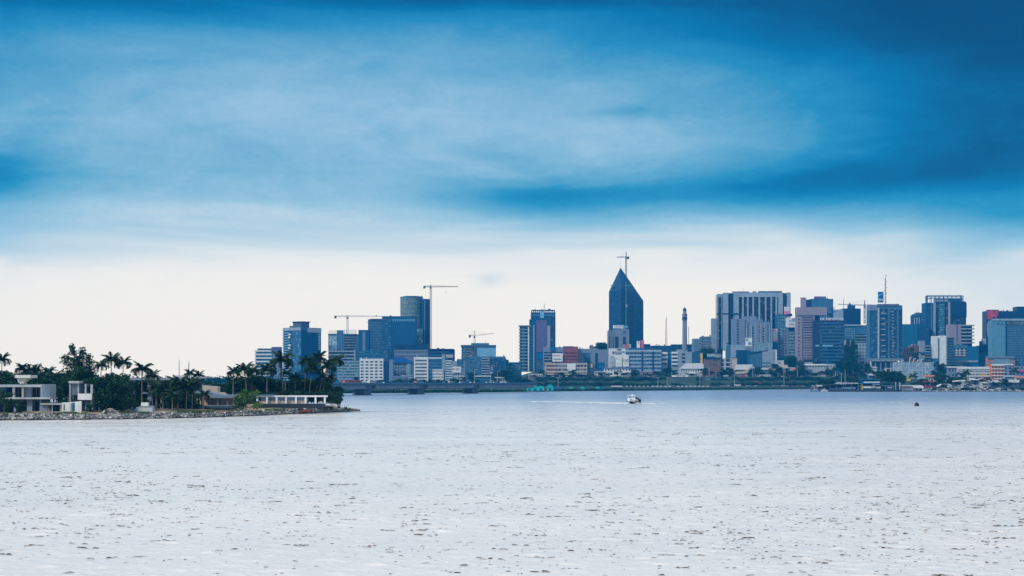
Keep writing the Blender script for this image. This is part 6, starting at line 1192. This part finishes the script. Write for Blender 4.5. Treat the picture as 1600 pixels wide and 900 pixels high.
# faint far masts behind the left trees
antenna_mast('faint thin far mast behind the long villa roof', 280, 600, 557, 2500, 1.2, 'pale'); antenna_mast('faint slanted far mast right of the thin one', 295, 600, 561, 2500, 2.0, 'concrete')
h = Hs('house', 'far blue roofed hall seen between the left palms', 338, 605, 2420, 'building'); h.b('wall', 'bluegrey', 338, 352, 595, 605.5, 0, 12); h.poly('roof', 'blueroof', [(337, 595), (341, 591.5), (349, 591), (353, 595)], -1, 13)
# ================================================================ FAR TREES
def where(p):
    c = [(abs((a + b_) / 2 - p) - (b_ - a) * .3, n) for a, b_, n in LAND]; return min(c)[1]
FT = []
for p, t, d, kind in [(558, 588, 2470, 'round'), (600, 597, 2430, 'round'), (623, 590, 2450, 'round'), (646, 590, 2500, 'round'), (660, 592, 2500, 'round'), (684, 594, 2490, 'round'), (706, 592, 2490, 'round'), (722, 588, 2490, 'round'), (737, 580, 2490, 'round'), (748, 588, 2490, 'round'), (772, 582, 2490, 'round'),
    (782, 575, 2450, 'round'), (793, 577, 2440, 'round'), (802, 583, 2430, 'round'), (812, 588, 2420, 'round'), (822, 590, 2430, 'round'), (776, 590, 2420, 'round'), (833, 585, 2490, 'round'), (845, 580, 2510, 'round'), (860, 590, 2470, 'round'), (876, 592, 2470, 'round'), (893, 590, 2475, 'round'), (905, 584, 2500, 'round'), (915, 592, 2460, 'round'), (922, 583, 2505, 'round'), (935, 596, 2440, 'round'), (950, 592, 2460, 'round'), (960, 588, 2500, 'round'), (966, 596, 2440, 'round'), (986, 586, 2510, 'round'), (992, 576, 2522, 'round'), (1000, 588, 2505, 'round'), (1010, 590, 2500, 'round'), (1018, 594, 2478, 'round'), (1030, 582, 2522, 'round'), (1038, 574, 2528, 'round'), (1046, 572, 2535, 'round'), (1054, 577, 2530, 'round'), (1049, 588, 2505, 'round'), (1078, 582, 2512, 'round'),
    (1100, 574, 2522, 'round'), (1125, 580, 2510, 'round'), (1133, 577, 2516, 'round'), (1142, 574, 2520, 'round'), (1138, 583, 2505, 'round'), (1176, 575, 2520, 'round'), (1184, 572, 2528, 'round'), (1205, 574, 2528, 'round'), (1212, 566, 2526, 'round'), (1218, 572, 2522, 'round'), (1208, 580, 2512, 'round'), (1228, 574, 2530, 'round'), (1236, 553, 2560, 'round'), (1231, 558, 2555, 'round'), (1240, 577, 2520, 'round'), (1246, 566, 2524, 'tall'), (1252, 562, 2524, 'tall'), (1258, 578, 2512, 'round'), (1270, 582, 2508, 'round'), (1282, 578, 2512, 'round'), (1294, 576, 2512, 'round'), (1304, 572, 2520, 'round'), (1312, 562, 2530, 'round'), (1320, 556, 2535, 'round'), (1329, 530, 2545, 'tall'), (1325, 560, 2525, 'round'), (1333, 568, 2515, 'round'), (1342, 568, 2522, 'round'), (1350, 562, 2530, 'round'), (1357, 572, 2515, 'round'), (1366, 577, 2510, 'round'), (1376, 579, 2505, 'round'), (1300, 586, 2480, 'round'), (1316, 584, 2480, 'round'), (1332, 584, 2475, 'round'), (1348, 584, 2470, 'round'), (1392, 582, 2490, 'round'), (1264, 588, 2480, 'round'), (1280, 588, 2478, 'round'), (1230, 586, 2490, 'round'), (1218, 587, 2490, 'round'),
    (934, 531, 2810, 'round'), (943, 532, 2820, 'round'), (948, 535, 2815, 'round'), (1098, 545, 2700, 'round'), (1106, 540, 2710, 'round'), (1112, 546, 2705, 'round'), (1092, 550, 2690, 'round'), (1040, 541, 2820, 'round'), (1022, 541, 2800, 'round'),
    (1466, 562, 2480, 'round'), (1474, 568, 2470, 'round'), (1482, 572, 2460, 'round'), (1490, 568, 2470, 'round'), (1500, 580, 2420, 'round'), (1462, 575, 2440, 'round')]:
    FT.append((p, t, d, kind))
r9 = random.Random(12)
for p in np.arange(838, 1400, 10.5):
    if any(a - 2 < p < c + 2 for a, c in ((1050, 1074), (1062, 1100), (1146, 1180))): continue
    FT.append((p + r9.uniform(-4, 4), r9.uniform(577, 586), 2514 + r9.random() * 8, 'round'))
for p in np.arange(532, 830, 11): FT.append((p + r9.uniform(-4, 4), r9.uniform(590, 598), 2420 + r9.random() * 50, 'round'))
names = {}
for p, t, d, kind in FT: names.setdefault(where(p), []).append((p, t, d, kind))
ORD = ['first', 'second', 'third', 'fourth', 'fifth', 'sixth', 'seventh', 'eighth', 'ninth', 'tenth', 'eleventh', 'twelfth', 'thirteenth', 'fourteenth', 'fifteenth']
for nm, lst in names.items():
    lst.sort(); n = len(lst)
    for i, (p, t, d, kind) in enumerate(lst):
        adj = 'dark upright pointed tree' if kind == 'tall' else 'dark leafy tree'
        lab = f'{adj} on the far bank below {nm}' if n == 1 else (f'{adj} below {nm}, {ORD[i] if i < 15 else "last"} from left of {n}')
        h_m = (Z(t, d) - T(d, X(p, d))); tree(kind, p, t, None, d, 'leaffar', lab, group='trees on the far bank', wide=max(1.0, min(2.6, 17 / max(4, h_m))) if kind == 'round' else .9)
for lab, f, t, bo, d, m, nx, ny, rf, rm_ in [
    ('small grey house with white roof on the bank left of the overpass', (1076, 1086), 583, 590, 2528, 'pale', 4, 2, 1.2, 'white'), ('tiny white gatehouse beside the church hall', (1181, 1190), 580, 587, 2526, 'offwhite', 3, 1, 1.0, 'tin'),
    ('low tin roofed workshop below the blue gridded block', (1190, 1206), 577, 588, 2528, 'concrete', 5, 2, 1.6, 'tin'), ('white walled low house among the trees below the small cream house', (1221, 1236), 578, 586, 2528, 'offwhite', 5, 1, 1.4, 'tin'),
    ('low red roofed house below the pink tower', (1238, 1252), 577, 585, 2524, 'cream', 4, 1, 1.8, 'tile_red'), ('grey flat house between the church hall and the white framed house', (1136, 1147), 580, 589, 2528, 'concrete', 4, 2, 0, 'tin'),
    ('white shop row at the foot of the purple panelled tower', (826, 848), 584, 594, 2490, 'offwhite', 7, 2, 0, 'tin'), ('low blue shop row below the worn balcony block', (742, 766), 588, 597, 2470, 'bluegrey', 8, 2, 1.0, 'tin'),
    ('low white warehouse at the bridge end', (774, 792), 590, 598, 2440, 'offwhite', 5, 1, 1.2, 'tin'), ('narrow pale house left of the white twin office block foot', (626, 645), 586, 597, 2500, 'pale', 6, 3, 0, 'tin'),
    ('long pale wall house at the foot of the stepped dark slab', (612, 634), 588, 597, 2490, 'lilac', 7, 2, 0, 'tin'), ('pale boathouse on the foreshore under the bridge', (608, 626), 606.5, 611, 1700, 'offwhite', 4, 1, 1.0, 'tin'),
    ('dark tin shed on the foreshore right of the turquoise stalls', (956, 972), 604, 610, 1960, 'dconcrete', 5, 1, 1.2, 'tin')]:
    house(lab, f, t, bo, d, m, nx, ny, rf, rm_, base=None if d > 2200 else 1.2)
for lab, f, t, bo, d, m, nx, ny, rf, rm_ in [
    ('low brown tin roofed hut left of the boat shed on the right shore', (1278, 1290), 603, 608, 1850, 'brown', 3, 1, 1.4, 'tin'), ('small blue walled hut behind the waterside cafe', (1358, 1368), 586, 592, 2000, 'bluegrey', 3, 1, 1.2, 'tin'),
    ('red roofed low house right of the white marquee', (1446, 1462), 588, 596, 2150, 'cream', 4, 1, 2.0, 'tile_red'), ('grey hut half sunk among the right shore trees', (1468, 1480), 600, 607, 1870, 'dconcrete', 3, 1, 1.4, 'tin'),
    ('small white hut left of the long rusted shed', (1534, 1545), 598, 606, 1900, 'white', 3, 1, 1.2, 'tin'), ('red doored small house below the orange house', (1556, 1568), 592, 598, 2250, 'redbrown', 3, 1, 1.0, 'tin'),
    ('pale two level house above the long rusted shed', (1570, 1588), 588, 597, 2200, 'pale', 5, 2, 1.2, 'tin'), ('rust roofed hut at the very right edge above the shed', (1588, 1606), 590, 597, 2150, 'cream', 4, 1, 2.0, 'tile_red'),
    ('small orange walled house left of the orange house', (1536, 1547), 588, 594, 2300, 'orange', 3, 1, 1.0, 'tin'), ('white low house under the white cross balconies', (1500, 1518), 574.5, 580, 2480, 'white', 5, 1, 1.0, 'tin'),
    ('dark open boathouse at the water below the right thicket', (1492, 1508), 604, 609, 1815, 'dconcrete', 3, 1, 1.2, 'dconcrete')]:
    house(lab, f, t, bo, d, m, nx, ny, rf, rm_, base=(1.4 if d < 2000 else 2.2))
for p, t, d, lab in ((1284, 590, 1900, 'dark round tree behind the jetty left end'), (1296, 592, 1905, 'low dark tree behind the curved boat shed roof'), (1322, 588, 1930, 'dark tree right behind the boat shed'), (1338, 590, 1925, 'dark tree between boat shed and waterside cafe'), (1432, 594, 1900, 'dark tree behind the white marquee'), (1444, 590, 1950, 'dark tree just right of the white marquee'), (1526, 588, 1950, 'dark tree between the tin roofed and orange houses'), (1568, 590, 1900, 'dark tree left of the lone tall palm'), (1600, 592, 1900, 'dark tree at the right picture edge'), (1577, 596, 1880, 'low dark tree by the lone tall palm foot')):
    tree('round', p, t, None if d > 2392 else 608, d, 'leaffar', lab, wide=1.5)
# far left wooded shore behind the peninsula and the dark waterline scrub
def scrub(name, label, spots, n, size, m='leaffar'):
    V, Fc = leaf_cloud(17 + n, spots, n, size); tag(link(name, mesh_np(name, V, Fc, m)), label, 'scrub', kind='stuff')
scrub('far_wood', 'far dark wood on the other bank behind the peninsula', [(X(p, 2390), 2390 + 20 * rng.random(), 6 + 8 * rng.random(), 9, 7) for p in range(-60, 440, 4)], 9000, 2.2)
scrub('waterline_scrub', 'dark green scrub along the far waterline', [(X(p, d), d, .9 + .9 * rng.random(), 3.6, 1.5) for p in np.arange(505, 1266, 1.6) for d in (S(p) + 3 + 6 * rng.random(), S(p) + 20 + (2370 - S(p)) * rng.random() ** 1.5) if not (820 < p < 866 and d < S(p) + 12)], 24000, .75)
scrub('bank_scrub', 'dark green bushes covering the slope between the far roads', [(X(p, d), d, T(d) + 1.0 + 1.4 * rng.random() ** 2, 5, 1.6 + 2.2 * rng.random() ** 2) for p in np.arange(840, 1400, 4.5) for d in (2440 + 8 * rng.random(), 2462 + 10 * rng.random()) if not (1030 < p < 1145) or rng.random() < .25], 34000, .8)
# ================================================================ RIGHT SHORE
SPOT = [(1377, 577, 1830, 'round'), (1387, 579, 1835, 'round'), (1395, 578, 1840, 'round'), (1402, 577, 1845, 'round'), (1370, 588, 1825, 'round'), (1409, 584, 1838, 'round')]
for (p, t, d, kd), lab in zip(SPOT, ('leftmost big dark tree over the jetty deck', 'second big dark tree over the jetty deck', 'third big dark tree, centre of the clump on the jetty', 'fourth big dark tree left of the yellow board', 'lowest tree at the left of the jetty clump', 'rightmost tree of the jetty clump beside the yellow board')): tree(kd, p, t, 607, d, 'leafdark', lab, wide=1.15)
for p, yc, lab, d in ((1404, 586, 'palm beside the yellow board on the right shore', 1850), (1427, 588, 'round crowned palm right of the yellow board', 1850), (1585, 580, 'lone tall palm near the right edge', 1840), (1544, 593, 'low palm before the orange house', 1860), (1510, 583, 'palm among the dark trees before the tin roofed house', 1900)): palm(p, yc, 608, d, lab, 'palms on the right shore', size=2.1 if p != 1544 else 1.7, nf=20)
for p, t, lab in ((1466, 585, 'dark shore tree right of the red boathouse'), (1478, 583, 'dark shore tree in the middle of the right thicket'), (1490, 587, 'dark shore tree leaning over the rocks'), (1500, 586, 'dark shore tree before the long tin roofed house'), (1513, 594, 'low shore tree right of the thicket'), (1555, 594, 'low shore tree before the orange house'), (1457, 592, 'low dark shore tree beside the red boathouse'), (1540, 600, 'lowest shore bush near the right edge')): tree('round', p, t, 609, 1850 + rng.random() * 30, 'leafdark', lab, wide=1.2)
mb = MB()
for i in range(900):
    p = 1275 + 340 * rng.random(); mb.blob((X(p, 1791), 1790 + rng.random() * 5, .3 + .9 * rng.random()), (.7, .7, .55), rng)
for i in range(260):
    p = rng.choice((1488, 1484, 1478, 1534, 1560, 1452)) + rng.gauss(0, 6); mb.blob((X(p, 1798), 1797 + rng.random() * 6, 1.2 + 2.6 * rng.random()), (1.1, 1.1, .8), rng)
tag(mb.obj('shore_rocks', 'stone'), 'grey boulders and rubble along the right hand shore', 'rocks', kind='stuff')
scrub('shore_scrub', 'dark scrub and bushes crowding the right hand shore', [(X(p, d), d, 1.6 + 1.4 * rng.random(), 3.4, 1.8) for p in np.arange(1274, 1610, 2.6) for d in (1802 + 10 * rng.random(), 1830 + 120 * rng.random())], 12000, .7)
# jetty with sheds
h = Hs('jetty', 'low dark timber jetty with open roofed sheds on the right shore', 1268, 613, 1775, 'jetty'); h.b('deck', 'dconcrete', 1270, 1408, 608.5, 610.2, 0, 14); h.b('fender', 'dark', 1270, 1408, 610.2, 613.5, .3, 13)
for i in range(22): h.b('pile', 'dark', 1272 + i * 6.4, 1273 + i * 6.4, 607.8, 615, -.6, 0)
h = Hs('boat_shed', 'dark open boat shed with curved pale roof on the jetty', 1288, 609, 1780, 'shed'); h.poly('roof', 'tin', [(1307, 599.2), (1312, 597.4), (1338, 597.8), (1342, 599.6), (1307, 600.2)], -1, 10); h.poly('lean_to_roof', 'dark', [(1287, 602), (1308, 599.5), (1309, 601), (1287, 604)], -1, 9)
for q in (1289, 1297, 1307, 1318, 1330, 1341): h.b('post', 'concrete', q - .4, q + .4, 600.5, 609, 0, .6)
h.b('rear_wall', 'navy', 1288, 1344, 601.5, 608.5, 6, 7); h.b('pale_boat_cover', 'palegreen', 1316, 1337, 604.8, 607.6, 1, 5); h.b('counter', 'dconcrete', 1297, 1315, 606, 608.5, 1, 3)
h = Hs('cafe_pavilion', 'two level waterside cafe with teal roof, yellow posts and white panels', 1344, 609, 1782, 'cafe'); h.b('roof', 'tealpaint', 1345, 1375, 592.2, 593.6, -1, 9); h.b('awning_roof', 'signblue', 1343, 1374, 598.3, 599.6, -1.4, 9); h.b('upper_floor', 'white', 1350, 1375, 596.2, 598, 0, 8); h.b('rear_wall', 'navy', 1345, 1375, 593.6, 608.4, 7, 8); h.b('white_panel', 'white', 1349, 1362, 603, 606.6, .6, 1); h.b('white_panel', 'offwhite', 1363, 1368, 602, 606.5, .4, .8); h.b('cream_panel', 'cream', 1369, 1376, 603.8, 607, .6, 1); h.b('pink_awning', 'cream', 1363, 1374, 599.8, 600.9, -1, 2)
for q in (1345.5, 1347.5): h.b('yellow_post', 'yellow', q - .5, q + .6, 600, 608.5, 0, .6)
for q in (1346, 1353, 1360, 1367, 1374): h.b('post', 'bluegrey', q - .3, q + .3, 593.6, 598.3, 0, .4)
h = Hs('cafe_pavilion', 'low waterside terrace with pale posts under the jetty trees', 1378, 609, 1785, 'cafe'); h.b('roof', 'lilac', 1376, 1400, 602.4, 603.2, 0, 6); h.b('rear_wall', 'dark', 1376, 1410, 603.2, 608.6, 4, 5); h.b('white_panel', 'offwhite', 1387, 1394, 604.5, 606.4, .4, .8)
for q in (1378, 1384, 1390, 1396, 1399.5, 1406): h.b('post', 'offwhite' if q > 1398 else 'bluegrey', q - .5, q + .5, 597 if q > 1398 else 603, 608.6, 0, .5)
h = Hs('marquee', 'rounded white marquee tent beside the dark red boathouse', 1424, 609, 1800, 'tent'); h.poly('canopy', 'white', [(1424, 606.8), (1425, 603.6), (1431, 602), (1441, 602.2), (1443.5, 604), (1443, 606.4)], 0, 7)
for q in (1425, 1430, 1436, 1442): h.b('post', 'offwhite', q - .3, q + .3, 606.5, 610, .3, .8)
h = Hs('shed', 'low dusty pink shed with grey front at the water right of the jetty', 1409, 610, 1790, 'shed'); h.b('wall', 'pink', 1410, 1427, 605.5, 610.5, 0, 5); h.poly('roof', 'brown', [(1409, 605.6), (1412, 603.4), (1426, 603.4), (1428, 605.6)], -.6, 6); h.b('front', 'concrete', 1412, 1424, 607.8, 610.4, -.5, -.01)
for label, q0, q1, t, tilt in (('tilted white sheet roof among the dark shore trees', 1490, 1508, 593.5, 1.5), ('white sheet roof on posts left of the long shed', 1516, 1530, 592.5, -.5), ('small white slanting sheet over the rocks', 1465, 1471, 600, 3.0), ('pale slanting sail cloth over the boulders', 1484, 1505, 604, 3.5), ('low rusty sheet roof at the water before the long shed', 1527, 1546, 602.5, -1.5)):
    h = Hs('canopy', label, q0, 609, 1805, 'canopy'); h.poly('roof', 'white' if 'rusty' not in label else 'tin', [(q0, t + tilt), (q1, t), (q1, t + 1.5), (q0, t + tilt + 1.5)], 0, 5)
    for q in (q0 + 1, q1 - 1): h.b('post', 'concrete', q - .25, q + .25, t + 1.2 + (tilt if q == q0 + 1 else 0), 610, .4, .7)
for i, (p, lab) in enumerate(((1274, 'pale moored boat with two thin masts at the left end of the jetty'), (1288, 'low white moored boat beside the masted boat at the jetty'), (1403, 'small dark moored boat at the right end of the jetty'))):
    h = Hs('moored_boat', lab, p - 6, 613, 1768, 'boat'); mb = MB(); xs = [h.xz(p + q, 0)[0] for q in (-5.5, -4.5, 4.5, 6)]; m_ = ['lilac', 'offwhite', 'dark'][i]
    h.poly('hull', m_, [(p - 5.5, 609.2), (p + 6, 609.4), (p + 5, 612.9), (p - 4.8, 612.9)], 0, 2.6); h.b('cabin', 'pale' if i < 2 else 'navy', p - 2.5, p + 2.5, 607.4, 609.2, .4, 2.2); h.b('waterline_band', 'dark', p - 4.8, p + 5, 611.8, 613.1, -.04, 2.64)
    if i == 0:
        for q, t in ((-1, 602), (3, 599.5)): h.b('mast', 'offwhite', p + q - .22, p + q + .22, t, 609.2, .6, .9)
for i, (p, t, lab) in enumerate(((1314.5, 582, 'tall thin pale mast rising behind the boat shed roof'), (1320.5, 578, 'second thin pale mast right behind the boat shed roof'))):
    g = empty('mast_pole', lab, 'pole', (X(p, 1840), 1840, 1.5)); MB().bar((0, 0, 0), (0, 0, Z(t, 1840) - 1.5), .6, 0, .3).obj('pole', 'offwhite', g); MB().bar((-.8, 0, 12), (.8, 0, 12), .2).obj('crossbar', 'offwhite', g)
for k, p in enumerate((1445, 1452, 1459, 1550, 1562, 1571, 1577, 1590, 1597)):
    h = Hs('beached_boat', ('upturned pale boat on the rocks below the red boathouse', 'small boat end jutting from the rocks below the red boathouse', 'boat hull leaning right of the red boathouse', 'pale boat drawn up left of the lone tall palm', 'dark and white boat drawn up below the orange house', 'narrow boat beside the lone tall palm foot', 'boat hull just left of the lone palm trunk', 'dark boat right of the lone tall palm', 'rightmost boat drawn up on the right shore')[k], p - 4, 611, 1796, 'boat')
    a = rng.uniform(-1, 1); h.poly('hull', ('offwhite', 'pale', 'navy')[k % 3], [(p - 3.6, 607.8 + a), (p + 3.4, 607.2 - a), (p + 2.5, 610.6), (p - 2.8, 610.8)], 0, 2); h.b('gunwale', 'dark', p - 3, p + 3, 607.2 + abs(a), 607.7 + abs(a), -.1, 2.1)
# ================================================================ BOAT, WAKE, BUOY
def ferry():
    d = 815; k = d / F; g = empty('passenger_boat', 'white cabin boat speeding towards the viewer across the lagoon', 'boat', (X(988.5, d), d, 0), 0)
    g.rotation_euler = (R(-4), 0, R(-14)); g.scale = (1.15, 1.15, 1.15)
    # lofted hull, bow towards -y
    st = [(-6.5, .05, 1.9, .9), (-5.4, .9, 1.75, .45), (-3.5, 1.75, 1.6, .1), (0, 2.3, 1.45, -.1), (4, 2.35, 1.4, -.15), (6.5, 2.2, 1.4, -.1)]; mb = MB(); rings = []
    for y, w_, zt, zk in st: rings.append([(-w_, y, zt), (-w_ * .82, y, zt * .35 + .1), (0, y, zk - .25), (w_ * .82, y, zt * .35 + .1), (w_, y, zt)])
    v = [q for r_ in rings for q in r_]; f = []; fi = []
    for i in range(len(rings) - 1):
        for j in range(4): f.append((i * 5 + j, i * 5 + j + 1, (i + 1) * 5 + j + 1, (i + 1) * 5 + j)); fi.append(1 if j in (1, 2) else 0)
    for i in range(len(rings) - 1): f.append((i * 5, (i + 1) * 5, (i + 1) * 5 + 4, i * 5 + 4)); fi.append(0)
    f.append(tuple(range(25, 30))); fi.append(0); mb.v, mb.f, mb.i = v, f, fi; hl = mb.obj('hull', ['carwhite', 'blackpaint'], g)
    MB().box(-2.32, 2.32, -3.0, 6.3, .95, 1.12).obj('rubbing_strake', 'blackpaint', hl)
    mb = MB(); mb.add([(-1.7, -3.9, 1.4), (1.7, -3.9, 1.4), (1.9, 4.5, 1.4), (-1.9, 4.5, 1.4), (-1.45, -2.6, 3.35), (1.45, -2.6, 3.35), (1.6, 4.4, 3.35), (-1.6, 4.4, 3.35)], CUBE_F); cb = mb.obj('cabin', 'carwhite', g)
    rf_ = MB().box(-1.85, 1.85, -3.0, 4.9, 3.36, 3.56).obj('cabin_roof', 'carwhite', g)
    for x0, x1 in ((-1.35, -.5), (-.36, .36), (.5, 1.35)): MB().add([(x0, -3.42, 2.25), (x1, -3.42, 2.25), (x1 * .97, -2.82, 3.1), (x0 * .97, -2.82, 3.1), (x0, -3.3, 2.25), (x1, -3.3, 2.25), (x1 * .97, -2.7, 3.1), (x0 * .97, -2.7, 3.1)], [(0, 1, 2, 3), (4, 7, 6, 5), (0, 4, 5, 1), (3, 2, 6, 7), (0, 3, 7, 4), (1, 5, 6, 2)]).obj('windscreen', 'glassteal', cb)
    for e in (-1, 1):
        for i in range(4): MB().box(e * 1.74 - .06, e * 1.74 + .06, -1.9 + i * 1.5, -.7 + i * 1.5, 2.2, 3.05).obj('side_window', 'glassdark', cb)
    MB().box(-.35, .35, -1.2, -.2, 3.56, 4.1).obj('radar_box', 'carwhite', rf_); MB().bar((0, -.7, 4.1), (0, -.7, 5.0), .10).obj('mast', 'steel', rf_)
    for e in (-1, 1): MB().bar((e * 1.9, -4.6, 1.6), (e * 2.2, 0, 2.2), .07).bar((e * 2.2, 0, 2.2), (e * 2.2, 0, 1.4), .07).obj('hand_rail', 'steel', g)
    MB().box(1.6, 2.1, 4.6, 6.4, 1.4, 2.5).box(2.3, 2.75, 4.4, 6.2, .1, 2.2).obj('stern_fender', 'blackpaint', hl); MB().box(1.9, 3.1, 3.0, 6.0, 2.5, 2.7).obj('stern_awning', 'offwhite', g); MB().bar((-2.3, -1, 1.3), (-4.0, -1.6, 3.3), .08).obj('fishing_rod', 'redbrown', g)
    mb = MB(); r = random.Random(4)
    def foam(p, dd, w_, z_, n, s):
        for i in range(n): mb.blob((X(p, dd) + r.uniform(-w_, w_), dd + r.uniform(-1.5, 1.5), r.uniform(0, z_)), (s * 2.4 * r.uniform(.5, 1.2), s * 1.6, s * .42), r)
    for i in range(26): foam(985 - i * .8, 812, .9, .55 * (1 - i / 34), 7, .42)
    for i in range(30): foam(992 + i * .95, 812, .9, .55 * (1 - i / 34), 7, .42)
    for i in range(90):
        if r.random() < .9: foam(970 - i * 1.55, 820 + i * .9, 2.4, .30, 7, .46 * (1 - i / 170))
    for i in range(14): foam(1024 + i * .9, 814 + i * .2, .8, .12, 1, .25)
    for p, y in ((1370, 629), (1440, 622), (1395, 628.5), (1128, 620.5), (1092, 622)):
        dd = F * CH / (y - HZ)
        for i in range(6): foam(p + i * 2.2, dd, 1.6, .06, 1, .25)
    tag(mb.obj('boat_wake', 'foam'), 'white foam of the bow wave and long wake around the boat', 'wake', kind='stuff')
ferry()
g = empty('buoy', 'small black round buoy floating near the right shore', 'buoy', (X(1432.5, 740), 740, 0)); mb = MB(); pr = [(1.0, -.4), (1.1, .1), (1.05, .7), (.75, 1.3), (.35, 1.6), (.12, 1.7)]
for (a, z0), (c, z1) in zip(pr[:-1], pr[1:]): mb.cyl(0, 0, z0, z1, a, c, 14)
mb.obj('float', 'blackpaint', g, smooth=False); MB().bar((0, 0, 1.6), (0, 0, 2.1), .14).obj('lifting_eye', 'blackpaint', g)
# ================================================================ HAZE
def haze():
    m = bpy.data.materials.new('haze'); m.use_nodes = True; t = NT(m.node_tree); t.n.clear(); o = t.new('ShaderNodeOutputMaterial'); v = t.new('ShaderNodeVolumePrincipled')
    v.inputs['Color'].default_value = (*HAZE_C, 1); v.inputs['Density'].default_value = HAZE_D; v.inputs['Anisotropy'].default_value = .0
    t.l.new(v.outputs[0], o.inputs['Volume']); MAT['haze'] = m
    tag(MB().box(-3100, 3100, -60, 3700, -4, 285).obj('haze', 'haze'), kind='stuff')
haze()

# ---- look-alikes that share a label: say which one by its place in its row
def tell_apart():
    by = {}
    for o in C.objects:
        if o.get('label') and o.parent is None and o.get('category'): by.setdefault(o['label'], []).append(o)
    for lab, lst in by.items():
        if len(lst) < 2: continue
        lst.sort(key=lambda o: o.location.x / o.location.y); n = len(lst)
        for i, o in enumerate(lst):
            w_ = 'leftmost' if i == 0 else 'rightmost' if i == n - 1 else (ORD[i] + ' from left' if i < len(ORD) else ORD[n - 1 - i] + ' from right' if n - 1 - i < len(ORD) else 'middle')
            o['label'] = f'{lab}, {w_} of {n}'
tell_apart()
